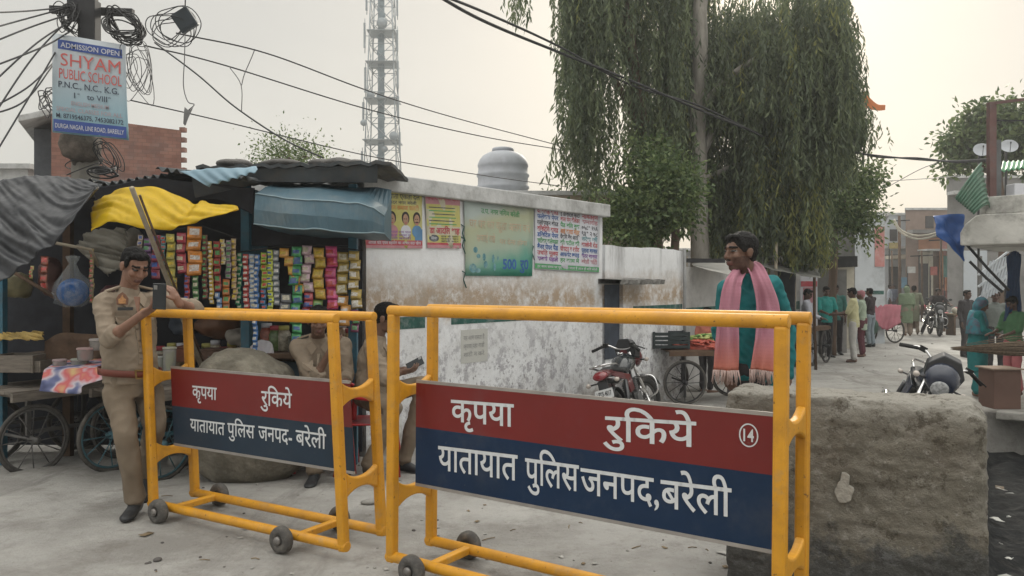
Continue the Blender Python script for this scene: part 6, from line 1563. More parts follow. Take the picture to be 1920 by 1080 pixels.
mb = MB(); mb.grid([[SGN(i / 8, j / 8, .012 * math.sin(i * .9) * math.sin(j * .5)) for i in range(9)] for j in range(9)], 0, True, .008); mb.build('board', [sign_mat()], sg)
m_sblue = M('sign_blue', (.045, .085, .30), rough=.5, var=.15); m_sred = M('sign_red', (.55, .12, .11), rough=.5, var=.2, scale=12); m_sink = M('sign_ink', (.05, .06, .09), rough=.5, var=.2); m_sfade = M('sign_faded_red', (.42, .33, .36), rough=.5, var=.2)
mb = MB()
def quad(u0, v0, u1, v1, m, off=.016): 
    n_ = 8
    for k in range(n_):
        a, b = u0 + (u1 - u0) * k / n_, u0 + (u1 - u0) * (k + 1) / n_
        mb.add([SGN(a, v1, off), SGN(b, v1, off), SGN(b, v0, off), SGN(a, v0, off)], [(0, 1, 2, 3)], m)
quad(.08, .055, .955, .15, 1); quad(.02, .865, .985, .985, 1)
def sline(tx, u0, v0, u1, v1, m, wt=.01, off=.02):
    o = SGN(u0, v1, off); ux = SGN(u1, v1, off) - o; uy = SGN(u0, v0, off) - o
    mb.text(tx, o, ux.normalized(), uy.normalized(), width=ux.length, height=uy.length, mat=m, weight=wt)
sline('ADMISSION OPEN', .12, .08, .92, .13, 0, .01); sline('SHYAM', .12, .19, .93, .315, 2, 0); sline('PUBLIC SCHOOL', .10, .345, .94, .445, 2, 0.004); sline('P.N.C., N.C., K.G.', .09, .475, .90, .535, 3, .01)
sline('I     to VIII', .30, .575, .74, .63, 3, .01); sline('st', .345, .572, .375, .592, 3); sline('th', .75, .572, .79, .592, 3); sline('ENGLISH MEDIUM', .26, .665, .76, .705, 4, .01); sline('SPECIAL CLASSES FOR ALL', .06, .735, .94, .775, 4, .01)
sline('M. 8719546375, 7453082172', .06, .80, .95, .845, 3, .015); sline('DURGA NAGAR, LINE ROAD, BAREILLY', .045, .905, .955, .95, 0, .012)
mb.build('lettering', [m_bwhite, m_sblue, m_sred, m_sink, m_sfade], sg)
mb = MB()
for y in (120, 220): mb.torus(at(164, y, YP - .05), .20, .006, None, 24, 5)
mb.build('tie_wire', [m_cab2], sg)

def cable(label, pts, r=.008, name='cable', m=None, grp='overhead cables', n=10, cat='cable'):
    c = cat_pts([at(*p) for p in pts], n); mb = MB(); mb.tube(c, r, 6); return setp(mb.build(name, [m or m_cab]), label, cat, grp)
cable('uppermost thin cable running from the pole past the mast towards the tree', [(330, 62, 8.3), (500, 100, 9), (690, 170, 10), (850, 220, 12), (1045, 272, 14.9)], .008)
cable('second thin cable from the pole sagging behind the water tank to the tree', [(270, 85, 8.3), (420, 122, 9), (690, 205, 10.5), (900, 255, 12.5), (1048, 280, 14.9)], .008)
cable('lower thin cable from the sign crossing just above the white building roof', [(245, 188, 8.3), (420, 228, 9), (690, 292, 10.5), (900, 328, 12.5), (1060, 350, 14.9)], .007)
cable('slack cable falling from the pole down to the kiosk roof', [(290, 80, 8.3), (370, 140, 8.0), (440, 200, 7.7), (530, 260, 7.3), (606, 296, 7.0)], .008)
cable('thick upper trunk cable entering the frame at top centre and crossing the tree', [(770, -40, 9), (900, 36, 10.5), (1048, 98, 13), (1180, 150, 14.2), (1310, 205, 14.6), (1420, 250, 15)], .022, m=m_cab)
cable('thick lower trunk cable beside the upper one across the tree crown', [(800, -20, 9), (920, 28, 10.5), (1050, 88, 13), (1180, 158, 14.25), (1310, 198, 14.65), (1430, 256, 15)], .018, m=m_cab)
cable('twisted service cable from the tree across the lane to the balcony post', [(1598, 286, 15.4), (1650, 292, 14.5), (1720, 299, 13.2), (1790, 302, 12.2), (1858, 298, 11.6)], .016, m=m_cab2)
cable('second strand of the twisted service cable over the lane', [(1598, 284, 15.4), (1650, 295, 14.5), (1720, 296, 13.2), (1790, 304, 12.2), (1858, 301, 11.62)], .014, m=m_cab2)
cable('faint wire slanting up across the lane gap', [(1662, 352, 24), (1720, 320, 20), (1760, 304, 17)], .010, m=m_cab2)
cable('faint level wire across the lane gap', [(1655, 340, 24), (1720, 336, 22), (1800, 330, 18)], .010, m=m_cab2)
for i in range(2):
    cable(('upper pale hose looping across the lane end', 'lower pale hose looping across the lane end')[i], [(1676, 412 + 3 * i, 33), (1690, 432 + 4 * i, 33), (1722, 442 + 6 * i, 33), (1764, 434 + 4 * i, 33), (1800, 415, 33)], .045, 'hose', M('pale_hose', (.50, .47, .40)), 'pale hoses', cat='hose')
L0 = [((150, 20), (60, 50), (-40, 90)), ((150, 30), (70, 80), (-40, 180)), ((140, 25), (60, 110), (-40, 260)), ((120, 70), (50, 190), (-40, 340)), ((100, 118), (50, 165), (-40, 215)), ((100, 122), (45, 190), (-40, 222)), ((150, 10), (60, 20), (-40, 25)), ((150, 8), (50, 35), (-40, 60)), ((130, 60), (80, 88), (-40, 135))]
for i, (a, b, c) in enumerate(L0):
    cable(('topmost', 'second', 'steep third', 'steepest', 'looping fifth', 'looping sixth', 'flat top', 'nearly level', 'middle')[i] + ' cable of the bundle running left off the pole', [(*a, 8.2), (*b, 7.4), (*c, 6.6)], .008, grp='cables running off to the left')
# bundled loops round the pole head
g = random.Random(11)
def loops(name, label, cx, cy, Y, n, rx, ry, r, tilt, spread, mat, cat='cable coil'):
    mb = MB()
    for k in range(n):
        a = rx * g.uniform(.75, 1.15); b = ry * g.uniform(.7, 1.2); th = tilt + g.uniform(-.3, .3); c = at(cx + g.uniform(-spread, spread), cy + g.uniform(-spread, spread), Y + g.uniform(-.12, .12)); ph = g.uniform(-.6, .6)
        pts = []
        for i in range(31):
            t = 2 * math.pi * i / 30; x, y = a * math.cos(t), b * math.sin(t) * (1 + .15 * math.sin(3 * t + ph)); pts.append(c + V((x * math.cos(th) - y * math.sin(th), ph * .3 * math.sin(t), x * math.sin(th) + y * math.cos(th))))
        mb.tube(pts, r, 5, caps=False)
    return setp(mb.build(name, [mat]), label, cat, 'cable coils')
loops('cable_coil', 'heavy black coil of cable hung right of the pole head', 232, 48, 8.1, 18, .20, .12, .007, -.55, 5, m_cab)
loops('cable_coil', 'loose tangle of thin wire loops right of the school sign', 252, 130, 8.15, 9, .10, .24, .004, .1, 14, m_cab2)
loops('cable_coil', 'wide thin loops of wire around the hanging junction box', 322, 50, 8.0, 7, .20, .14, .005, .2, 16, m_cab)
loops('cable_coil', 'dense knot of wires left of the pole head', 130, 30, 8.1, 14, .09, .14, .005, .3, 10, m_cab)
loops('cable_coil', 'small wire loops left of the school sign foot', 92, 190, 8.2, 6, .05, .11, .006, 0, 8, m_cab2)
loops('cable_coil', 'loose dark loops below the sign on the pole', 205, 290, 8.1, 6, .07, .13, .005, .3, 12, m_cab)
loops('cable_coil', 'coil of cable resting on the tin roof right of the pole', 195, 325, 7.9, 6, .10, .03, .009, .1, 6, m_cab)
jb = thing('junction_box', 'dark square junction box dangling on edge from the wires right of the pole', 'junction box', at(347, 62, 7.9))
c = at(347, 38, 7.9); R_ = Matrix.Rotation(rad(58), 3, 'Y') @ Matrix.Rotation(.25, 3, 'Z')
mb = MB(); mb.box(c, (.20, .09, .185), R_); mb.build('casing', [M('dark_teal_casing', (.035, .045, .055), rough=.5, var=.2)], jb, bevel=.012)
mb = MB(); mb.box(c + V((0, -.047, 0)), (.17, .012, .155), R_); mb.build('lid', [M('dark_teal_lid', (.03, .04, .05), rough=.5)], jb)
MB().tube([c + V((.0, 0, .12)), c + V((.01, 0, .4)), c + V((.0, .1, .9))], .006, 6).build('suspension_wire', [m_cab], jb)
cable('thin wire dangling from the junction box down to a rag knot', [(347, 68, 7.9), (346, 110, 7.9), (344, 160, 7.9), (352, 190, 7.9), (364, 196, 7.9), (354, 206, 7.9)], .005, m=m_cab2, grp='dangling wires')
setp(px_sheet([(346, 200), (354, 206), (362, 200)], [(344, 232), (348, 236), (352, 226)], 7.9, 7.9, nu=8, nv=8, amp=.03).build('rag', [M('grey_rag', (.16, .16, .16), var=.3)]), 'grey rag snagged on the dangling wire', 'rag')
cable('forked wire hanging from the thin cable left of the mast', [(430, 125, 9), (452, 160, 9), (453, 210, 9)], .005, m=m_cab2, grp='dangling wires')
cable('curled wire tail hanging near the forked wire', [(478, 92, 9), (470, 112, 9), (458, 140, 9), (453, 160, 9)], .005, m=m_cab2, grp='dangling wires')
# flag
fl = thing('flag', 'small orange pennant on a thin pole beside the tree top', 'flag', at(1622, 640, 24))
p = at(1618, 165, 24); MB().tube([V((p.x + .06, 24.15, -.3)), V((p.x + .04, 24, 3)), p], .02, 6).build('flagpole', [m_iron], fl)
px_sheet([(1616, 168), (1628, 182), (1645, 195), (1660, 197)], [(1617, 196), (1628, 204), (1645, 207), (1660, 206)], 24, 23.9, nu=18, nv=8, amp=.04).build('pennant', [M('orange_flag', (.50, .17, .05), var=.15, trans=.3)], fl)
# ================================================================ PEOPLE
m_skin = {}
def skin_m(tone):
    if tone not in m_skin:
        c = {'mid': (.215, .115, .078), 'dark': (.138, .076, .052), 'deep': (.095, .053, .039)}[tone]
        m_skin[tone] = M('skin_' + tone, c, rough=.5, var=.10, scale=18, spec=.35, bump=.05, bscale=120)
    return m_skin[tone]
m_hair = M('black_hair', (.007, .0065, .0065), rough=.7, spec=.12, var=.3, scale=60, stretch=(1, 1, .3), bump=.5, bscale=90)
m_eye = M('eye_dark', (.02, .016, .015), rough=.2); m_eyew = M('eye_white', (.22, .19, .17), rough=.3); m_lip = M('lip', (.115, .05, .042), rough=.5)
m_beard = M('stubble', (.088, .050, .037), rough=.8, var=.3, scale=60)
m_khaki = M('khaki_shirt', (.235, .188, .140), rough=.85, var=.08, scale=6, bump=.12, bscale=160)
m_khaki2 = M('khaki_trousers', (.180, .140, .100), rough=.85, var=.10, scale=6, bump=.12, bscale=160)
m_shoe = M('black_boot', (.016, .017, .019), rough=.45, var=.3)
m_belt = M('red_brown_belt', (.14, .035, .022), rough=.5, var=.2)
m_brass = M('brass_buckle', (.35, .25, .10), rough=.35, metal=.8)
m_teal = M('teal_shirt', (.008, .135, .145), rough=.85, var=.12, scale=5, bump=.12, bscale=150)
m_dtr = M('dark_trousers', (.035, .032, .035), rough=.9, var=.2)
def frame3(f, up=(0, 0, 1)):
    f = V(f).normalized(); r = f.cross(V(up)).normalized(); u = r.cross(f).normalized(); return f, r, u
def add_head(mb, c, face, sc, ears=True):
    f, r, u = frame3(face)
    def p(rr, ff, uu): return V(c) + r * (rr * sc) + f * (ff * sc) + u * (uu * sc)
    R = Matrix((r, f, u)).transposed()
    def e(rr, ff, uu, a, b, c_): mb.ell(p(rr, ff, uu), (a * sc, b * sc, c_ * sc), R, 16, 10)
    e(0, -.012, .030, .074, .094, .082); e(0, .020, -.030, .059, .070, .078); e(0, .050, -.086, .030, .030, .024); e(0, .012, -.07, .05, .055, .035)
    e(0, .076, .033, .050, .016, .011)
    for s in (-1, 1):
        e(s * .038, .058, -.022, .024, .026, .026); e(s * .030, .074, .010, .015, .013, .009)
        if ears: e(s * .077, -.008, -.004, .012, .021, .032); e(s * .083, -.014, .006, .008, .018, .022)
        e(s * .011, .094, -.026, .009, .011, .008)
    mb.cap(p(0, .082, .022), p(0, .102, -.022), .009 * sc, .0125 * sc, 10)
    e(0, .084, -.056, .024, .012, .0065); e(0, .082, -.068, .020, .013, .0075)
    return p, (f, r, u)
def paint_face(n, c, fr, sc, beard):
    f, r, u = fr
    for i, fa in enumerate(n.f):
        q = V((0, 0, 0))
        for k in fa: q += n.v[k]
        q = q / len(fa) - V(c); a, b, h = q.dot(r) / sc, q.dot(f) / sc, q.dot(u) / sc
        if abs(a) > .1 or abs(b) > .15 or abs(h) > .13: continue
        aa = abs(a)
        if b > .055 and abs(h - .012) < .0065 and abs(aa - .031) < .0145: n.m[i] = 2 if (abs(aa - .031) < .0115 or beard != 'stubble') else 3
        elif b > .055 and abs(h - .034 + (aa - .03) * .12) < .0065 and .010 < aa < .054: n.m[i] = 1
        elif b > .07 and -.074 < h < -.050 and aa < .024: n.m[i] = 4
        elif beard == 'stubble' and h < -.022 and b > -.03 and not (b > .085 and h > -.045): n.m[i] = 5
        elif beard in ('moustache', 'stubble') and b > .078 and -.051 < h < -.036 and aa < .032: n.m[i] = 1
def add_hand(mb, w, d, nrm, side, curl=.5, sc=1.0, grip=None):
    """w wrist, d direction to the knuckles, nrm the way the palm faces, side +1 when the thumb lies on d x nrm"""
    d = V(d).normalized(); nrm = V(nrm); nrm = (nrm - d * nrm.dot(d)).normalized(); s = d.cross(nrm).normalized() * side
    w = V(w)
    pc = w + d * .048 * sc
    R = Matrix((s, d, nrm)).transposed()
    mb.ell(pc, (.039 * sc, .053 * sc, .016 * sc), R, 14, 9); mb.cap(w - d * .02, w + d * .03 * sc, .025 * sc, .027 * sc, 10)
    for k, (off, ln, r_) in enumerate(((.029, .070, .0088), (.010, .078, .0092), (-.010, .072, .0088), (-.029, .056, .0078))):
        b = w + d * (.090 - abs(off - .005) * .25) * sc + s * off * sc; dirv = d.copy(); cu = curl * (1 + .12 * k)
        for seg, (fr_, rr) in enumerate(((.45, 1), (.32, .92), (.26, .82))):
            ang = cu * (.55, .85, .7)[seg]; dirv = (dirv * math.cos(ang) + nrm * math.sin(ang)).normalized(); nn = (nrm - dirv * nrm.dot(dirv))
            e = b + dirv * (ln * fr_ * sc); mb.cap(b, e, r_ * rr * sc, r_ * rr * .93 * sc, 8); b = e
            nrm_k = nn.normalized() if nn.length > 1e-6 else nrm
    b = w + d * .03 * sc + s * .030 * sc; dirv = (d * .72 + s * .62 + nrm * .28).normalized()
    for fr_, rr in ((.034, .0115), (.030, .010), (.022, .009)):
        e = b + dirv * (fr_ * sc); mb.cap(b, e, rr * sc, rr * .93 * sc, 8); b = e; dirv = (dirv + (d * .30 + nrm * .35 * curl)).normalized()
def limb2(mb, a, b, c, ra, rb, rc, flat=.9, n=12):
    mb.cap(a, b, ra, rb, n); mb.cap(b, c, rb, rc, n)
def wrinkle(amp, f=9, seed=0, st=(1, 1, .6)):
    def fn(p):
        q = V((p.x * f * st[0] + seed, p.y * f * st[1], p.z * f * st[2]))
        return amp * (noise.noise(q) + .8 * (1 - 2 * abs(noise.noise(q * 1.9 + V((3, 1, 7))))) * .6)
    return fn
def pose(base, heading, h=1.70, **kw):
    """joint positions for a standing figure, x to its right, y forward; keywords replace joints (in the figure's own axes)"""
    k = h / 1.72
    J = dict(head=(0, .035, 1.605), neck=(0, .0, 1.455), chest=(0, .01, 1.28), waist=(0, .01, 1.06), pelvis=(0, 0, .95),
             rs=(.185, 0, 1.405), re=(.225, -.03, 1.125), rw=(.225, .06, .88), ls=(-.185, 0, 1.405), le=(-.225, -.03, 1.125), lw=(-.225, .06, .88),
             rh=(.095, 0, .91), rk=(.10, .02, .50), ra=(.105, -.02, .085), lh=(-.095, 0, .91), lk=(-.10, .02, .50), la=(-.105, -.02, .085))
    D = dict(face=(0, 1, -.05), rd=(0, .15, -1), ld=(0, .15, -1), rn=(-1, .2, 0), ln=(1, .2, 0), rt=(.25, 1, 0), lt=(-.25, 1, 0))
    for a, b in kw.items():
        if a in J: J[a] = b
        else: D[a] = b
    R = Matrix.Rotation(heading, 3, 'Z'); o = {}
    for a, b in J.items(): o[a] = V(base) + R @ (V(b) * k)
    for a, b in D.items(): o[a] = R @ V(b)
    o['base'] = V(base); o['h'] = h; return o
base_of = {'khaki_shirt': (.235, .188, .140), 'teal_shirt': (.008, .135, .145)}
def person(label, J, tone='mid', shirt=None, sleeve=1.0, trousers=None, shoes=None, belt=None, hair='short', beard=None, fine=False, build=1.0, hem=.10, legs='trousers', group=None, hairmat=None, collar=True, curl=(.5, .5), parts_extra=None, lower=None, belly=0, uniform=False):
    h = J['h'] / 1.72
    t = thing('person', label, 'person', J['base'], group=group)
    vx = .0048 if fine else .0105; vc = .0085 if fine else .014
    # ---- body, one continuous skin
    mb = MB(); sc = h * J.get('hs', 1)
    p, fr = add_head(mb, J['head'], J['face'], sc); f, r, u = fr
    mb.loft([(p(0, -.03, -.03), r * .052 * sc, f * .055 * sc), (J['neck'].lerp(p(0, -.025, -.06), .5), r * .054 * sc, f * .054 * sc), (J['neck'], r * .062 * sc, f * .060 * sc), (J['neck'].lerp(J['chest'], .35), r * .07, f * .06)], 14)
    sv = (J['rs'] - J['ls']).normalized(); tf = (V((0, 0, 1)).cross(sv)).normalized()
    mb.cap(J['neck'] - (J['neck'] - J['chest']).normalized() * .03, J['chest'], .07, .085, 12); mb.cap(J['chest'], J['pelvis'], .085, .08, 12)
    for s in 'rl':
        S, E, W_ = J[s + 's'], J[s + 'e'], J[s + 'w']
        mb.cap(J['chest'].lerp(J['neck'], .6), S, .05, .042, 10); limb2(mb, S, E, W_, .043 * h, .036 * h, .025 * h)
        mb.cap(E, E.lerp(W_, .35), .036 * h, .038 * h, 10)
        side = 1 if s == 'r' else -1
        d = J[s + 'd']; n_ = J[s + 'n']
        add_hand(mb, W_, d, n_, J.get(s + 'side', -side), curl[0 if s == 'r' else 1], sc)
        if legs != 'skirt': limb2(mb, J[s + 'h'], J[s + 'k'], J[s + 'a'], .062 * h, .042 * h, .032 * h); mb.cap(J['pelvis'], J[s + 'h'], .07, .065, 10)
        else: limb2(mb, J[s + 'h'], J[s + 'k'], J[s + 'a'], .06, .04, .032); mb.cap(J['pelvis'], J[s + 'h'], .07, .065, 10)
        if shoes == 'sandal' or shoes is None:
            tt = V(J[s + 't']); tt.normalize(); mb.cap(J[s + 'a'] + V((0, 0, -.045)) - tt * .03, J[s + 'a'] + V((0, 0, -.06)) + tt * .15, .034, .026, 10)
    n = remeshed(mb, vx, 2)
    if fine or True: paint_face(n, J['head'], fr, sc, beard)
    n.build('body', [skin_m(tone), hairmat or m_hair, m_eye, m_eyew, m_lip, m_beard], t)
    # ---- hair
    if hair in ('short', 'pompadour', 'thick', 'bun'):
        mb = MB(); R = Matrix((r, f, u)).transposed()
        big = {'short': 0, 'pompadour': .006, 'thick': .008, 'bun': .004}[hair]
        mb.ell(p(0, -.026, .050), ((.080 + big) * sc, (.092 + big) * sc, (.073 + big) * sc), R, 20, 12); mb.ell(p(0, -.052, .005), (.074 * sc, .062 * sc, .075 * sc), R, 18, 11)
        mb.ell(p(0, .044, .092), (.060 * sc, .036 * sc, .026 * sc), R, 14, 8)
        for s in (-1, 1): mb.ell(p(s * .070, .018, .035), (.012 * sc, .026 * sc, .036 * sc), R, 10, 7)
        if hair == 'pompadour': mb.ell(p(0, .055, .108), (.060 * sc, .050 * sc, .032 * sc), R, 14, 8); mb.ell(p(0, .0, .112), (.066 * sc, .08 * sc, .028 * sc), R, 14, 8)
        if hair == 'bun': mb.ell(p(0, -.12, -.03), (.045 * sc, .04 * sc, .045 * sc), R, 12, 8)
        n = remeshed(mb, .006 if fine else .012, 1, lambda q: .0045 * noise.noise(q * 55) + .004 * noise.noise(q * 22))
        n.build('hair', [hairmat or m_hair], t)
    # ---- shirt
    if shirt is not None:
        mb = MB(); b = build
        ax = (J['neck'] - J['pelvis']).normalized(); hv = (J['rh'] - J['lh']).normalized()
        def lat(k): v = hv.lerp(sv, k).normalized(); return v, (ax.cross(v)).normalized()
        l0, f0 = lat(0); l5, f5 = lat(.5); l1, f1 = lat(1)
        hemc = J['pelvis'] - ax * hem * h
        mb.loft([(hemc, l0 * .172 * b * h, f0 * .125 * b * h), (J['pelvis'], l0 * .170 * b * h, f0 * .125 * b * h), (J['waist'] - f0 * (-.0 - belly * .5), l5 * .158 * b * h, f5 * (.118 + belly) * b * h), (J['waist'].lerp(J['chest'], .5), l5 * .166 * b * h, f5 * (.118 + belly * .5) * b * h), (J['chest'], l1 * .176 * b * h, f1 * .118 * b * h), (J['chest'].lerp(J['neck'], .45), l1 * .170 * b * h, f1 * .102 * b * h), (J['chest'].lerp(J['neck'], .82), l1 * .115 * b * h, f1 * .078 * h), (J['neck'] + ax * .005, l1 * .066 * h, f1 * .066 * h)], 22)
        for s in 'rl':
            S, E, W_ = J[s + 's'], J[s + 'e'], J[s + 'w']; rs_ = .064 * b * h
            mb.cap(J['chest'].lerp(J['neck'], .62).lerp(S, .35), S, .062 * h, rs_, 12)
            if sleeve <= .5:
                mb.cap(S, S.lerp(E, sleeve * 2), rs_, .058 * h * b, 12)
            else:
                mb.cap(S, E, rs_, .050 * b * h, 12); k = (sleeve - .5) * 2
                EW = E.lerp(W_, k); mb.cap(E, EW, .050 * b * h, (.050 + (.036 - .050) * k) * h, 12)
                if k < .5:          # rolled cuff
                    dd = (W_ - E).normalized(); a_, b_ = mb.frame_of(dd); mb.loft([(EW - dd * .03, a_ * .056 * h, b_ * .056 * h), (EW + dd * .025, a_ * .056 * h, b_ * .056 * h)], 14)
        if collar:
            mb.loft([(J['neck'] - ax * .02, l1 * .075 * h, f1 * .075 * h), (J['neck'] + ax * .030 * h, l1 * .066 * h, f1 * .066 * h)], 16)
        n = remeshed(mb, vc, 2, wrinkle(.014 if fine else .010, 9, rnd.random() * 20, (1, 1, 1.1)))
        sh_ = n.build('shirt', [shirt], t)
        if fine:
            bv = BVHTree.FromPolygons([tuple(q) for q in n.v], [tuple(q) for q in n.f]); fr_ = f1 if f1.dot(V(J['face'])) > 0 else -f1; rt_ = V((0, 0, 1)).cross(fr_).normalized() * -1
            dm_, lt_ = M(shirt.name + '_seam', tuple(x * .55 for x in lin(base_of[shirt.name])), rough=.9), M(shirt.name + '_flap', tuple(x * 1.12 for x in lin(base_of[shirt.name])), rough=.85)
            def prj(a, z, off=.004):
                o_ = J['chest'] + l1 * a + V((0, 0, z)) + ax * 0 + (J['neck'] - J['chest']) * (z / max(.05, (J['neck'] - J['chest']).length)) * 0
                h_, nn_, _, _ = bv.ray_cast(o_ + fr_ * .5, -fr_)
                return (h_ if h_ is not None else o_ + fr_ * .12) + fr_ * off
            def patch(nm, pts, m_, th=.006):
                P_ = [prj(a * h, z * h, .003) for a, z in pts]; MB().prism([q - fr_ * .012 for q in P_], fr_ * (th + .012)).build(nm, [m_], t, bevel=.002)
            zn = (J['neck'].z - J['chest'].z) / h
            if collar:
                for s in (-1, 1): patch('collar_flap', [(s * .012, zn - .05), (s * .055, zn - .105), (s * .095, zn - .05), (s * .06, zn + .0)][::s], lt_, .012)
            for k in range(5): patch('placket', [(-.012, zn - .10 - k * .075), (.012, zn - .10 - k * .075), (.012, zn - .165 - k * .075), (-.012, zn - .165 - k * .075)], dm_ if k < 0 else shirt, .005)
            for k in range(5): patch('button', [(.004 * math.cos(i) , zn - .13 - k * .075 + .004 * math.sin(i)) for i in (0, 1.25, 2.5, 3.77, 5.0)], dm_, .008)
            if uniform:
                for s in (-1, 1):
                    patch('pocket', [(s * .045, .02), (s * .125, .02), (s * .125, -.085), (s * .085, -.10), (s * .045, -.085)][::s], shirt, .005); patch('pocket_flap', [(s * .042, .03), (s * .128, .03), (s * .128, -.002), (s * .085, -.018), (s * .042, -.002)][::s], lt_, .010)
                    S_ = J['rs'] if s > 0 else J['ls']; mb2 = MB(); mb2.bar(S_.lerp(J['neck'], .05) + V((0, 0, .062 * b * h)), S_.lerp(J['neck'], .68) + V((0, 0, .055 * h)), .046, .014); mb2.build('shoulder_strap', [lt_], t, bevel=.004)
    # ---- trousers or skirt
    if trousers is not None and legs != 'skirt':
        mb = MB(); b = build
        hv = (J['rh'] - J['lh']).normalized(); ax = (J['waist'] - J['pelvis']).normalized(); fv = ax.cross(hv).normalized()
        if (J['rk'] - J['rh']).z < -.25 * h:
            mb.loft([(J['waist'] - ax * .04, hv * .152 * b * h, fv * .112 * b * h), (J['pelvis'], hv * .166 * b * h, fv * .122 * b * h), (J['pelvis'] - ax * .10, hv * .16 * b * h, fv * .12 * b * h)], 20)
        else:
            mb.ell(J['pelvis'], (.17 * b * h, .15 * b * h, .12 * h), Matrix((hv, fv, ax)).transposed(), 18, 10)
        for s in 'rl':
            H_, K, A = J[s + 'h'], J[s + 'k'], J[s + 'a']; up_ = (H_ - K).normalized()
            mb.cap(H_, K, .092 * b * h, .066 * b * h, 14); mb.cap(K, A + (K - A).normalized() * .02, .066 * b * h, .055 * b * h, 14)
            dd = (A - K).normalized(); a_, b_ = mb.frame_of(dd); mb.loft([(A - dd * .16, a_ * .058 * b * h, b_ * .060 * b * h), (A - dd * .01, a_ * .060 * b * h, b_ * .066 * b * h)], 14)
        n = remeshed(mb, vc, 2, wrinkle(.014, 7, rnd.random() * 20, (1, 1, .9)))
        n.build('trousers', [trousers], t)
    if legs == 'skirt' and trousers is not None:
        mb = MB(); secs = []
        for zz, a_, b_ in ((1.02, .16, .125), (.92, .19, .15), (.7, .215, .17), (.42, .235, .19), (.16, .25, .21), (.09, .25, .21)):
            c = J['base'].lerp(J['pelvis'], 0) + V(((J['pelvis'] - J['base']).x * min(1, zz), (J['pelvis'] - J['base']).y * min(1, zz), zz * h)); hv = (J['rh'] - J['lh']).normalized(); fv = V((0, 0, 1)).cross(hv)
            secs.append((c, hv * a_ * build * h, fv * b_ * build * h))
        mb.loft(secs, 24); n = remeshed(mb, vc, 2, wrinkle(.022, 9, rnd.random() * 20, (1, 1, .12))); n.build('skirt', [trousers], t)
    if shoes not in (None, 'sandal'):
        for s in 'rl':
            A = J[s + 'a']; tt = V(J[s + 't']).normalized(); up_ = V(J.get(s + 'up', (0, 0, 1))); sd_ = tt.cross(up_).normalized(); up_ = sd_.cross(tt).normalized()
            mb = MB(); k = h
            secs = []
            for x, w_, z0, z1 in ((-.075, .026, -.07, .03), (-.05, .037, -.082, .06), (.0, .040, -.083, .055), (.05, .040, -.083, .0), (.11, .047, -.083, -.028), (.16, .045, -.083, -.036), (.19, .032, -.08, -.045), (.205, .012, -.072, -.055)):
                secs.append((A + tt * x * k + up_ * ((z0 + z1) / 2) * k, sd_ * w_ * k, up_ * ((z1 - z0) / 2) * k))
            mb.loft(secs, 14); mb.cap(A + up_ * .00, A + up_ * .07 * k, .045 * k, .047 * k, 12)
            n = remeshed(mb, .008 if fine else .014, 1); n.build('boot' if shoes is m_shoe else 'shoe', [shoes], t)
    if belt is not None:
        ax = (J['waist'] - J['pelvis']).normalized(); hv = (J['rh'] - J['lh']).normalized(); fv = ax.cross(hv).normalized(); c = J['pelvis'].lerp(J['waist'], .38)
        mb = MB(); N_ = 40; rows = []
        for z, k in ((-.022, 1), (.022, 1)):
            rows.append([c + ax * z + hv * (.186 * build * h * math.cos(2 * math.pi * i / N_)) + fv * ((.138 * build + belly * .55) * h * math.sin(2 * math.pi * i / N_)) for i in range(N_ + 1)])
        mb.grid(rows, 0, True, -.006); bl_ = mb.build('belt', [belt], t)
        q = c + fv * (.138 * build + belly * .55 + .006) * h; mb = MB()
        R = Matrix((hv, fv, ax)).transposed()
        for dx, dz, w_, hh in ((0, .026, .066, .010), (0, -.026, .066, .010), (-.03, 0, .010, .052), (.03, 0, .010, .052)): mb.box(q + hv * dx + ax * dz, (w_, .008, hh), R)
        mb.build('buckle', [m_brass], bl_)
    return t, fr, p
m_screen = M('phone_back', (.016, .02, .024), rough=.25, coat=.4); m_case = M('phone_edge', (.3, .3, .3), rough=.3, metal=.6)
def phone(label, c, d_long, d_norm, sc=1.0):
    R = Matrix((V(d_norm).cross(V(d_long)).normalized(), V(d_long).normalized(), V(d_norm).normalized())).transposed()
    t = thing('phone', label, 'phone', c); mb = MB(); mb.box(c, (.076 * sc, .160 * sc, .008), R); mb.build('casing', [m_screen], t, bevel=.003)
    mb = MB(); mb.box(V(c) - R @ V((0, 0, .0050)), (.070 * sc, .150 * sc, .002), R); mb.build('screen', [M('phone_glass', (.05, .06, .07), rough=.1)], t)
    mb = MB(); mb.box(V(c) + R @ V((.022, .055, .0055)), (.02, .026, .003), R); mb.build('camera_bump', [m_case], t, bevel=.001)
# ---------------------------------------------------------------- the standing policeman
b = V((-2.46, 5.22, 0))
J = dict(base=b, h=1.72,
         head=at(253, 500, 5.16), face=V((.74, -.60, -.48)), neck=at(240, 547, 5.22), chest=at(238, 600, 5.22), waist=at(242, 668, 5.20), pelvis=at(246, 712, 5.22),
         rs=at(196, 566, 5.10), re=at(203, 637, 4.98), rw=at(266, 590, 4.88), rd=V((.75, -.1, .45)), rn=V((-.35, .2, .75)), rside=-1,
         ls=at(292, 562, 5.36), le=at(368, 582, 5.27), lw=at(334, 566, 5.05), ld=V((-.35, -.15, .75)), ln=V((-.75, .2, -.2)), lside=1,
         rh=at(222, 735, 5.16), rk=at(236, 818, 5.05), ra=at(254, 922, 5.14), lh=at(278, 733, 5.30), lk=at(290, 800, 5.20), la=at(272, 862, 5.52),
         rt=V((.12, -1, 0)), lt=V((.1, -.55, -.75)), lup=V((0, -.7, .6)))
J['ra'].z = .088; J['la'].z = .19
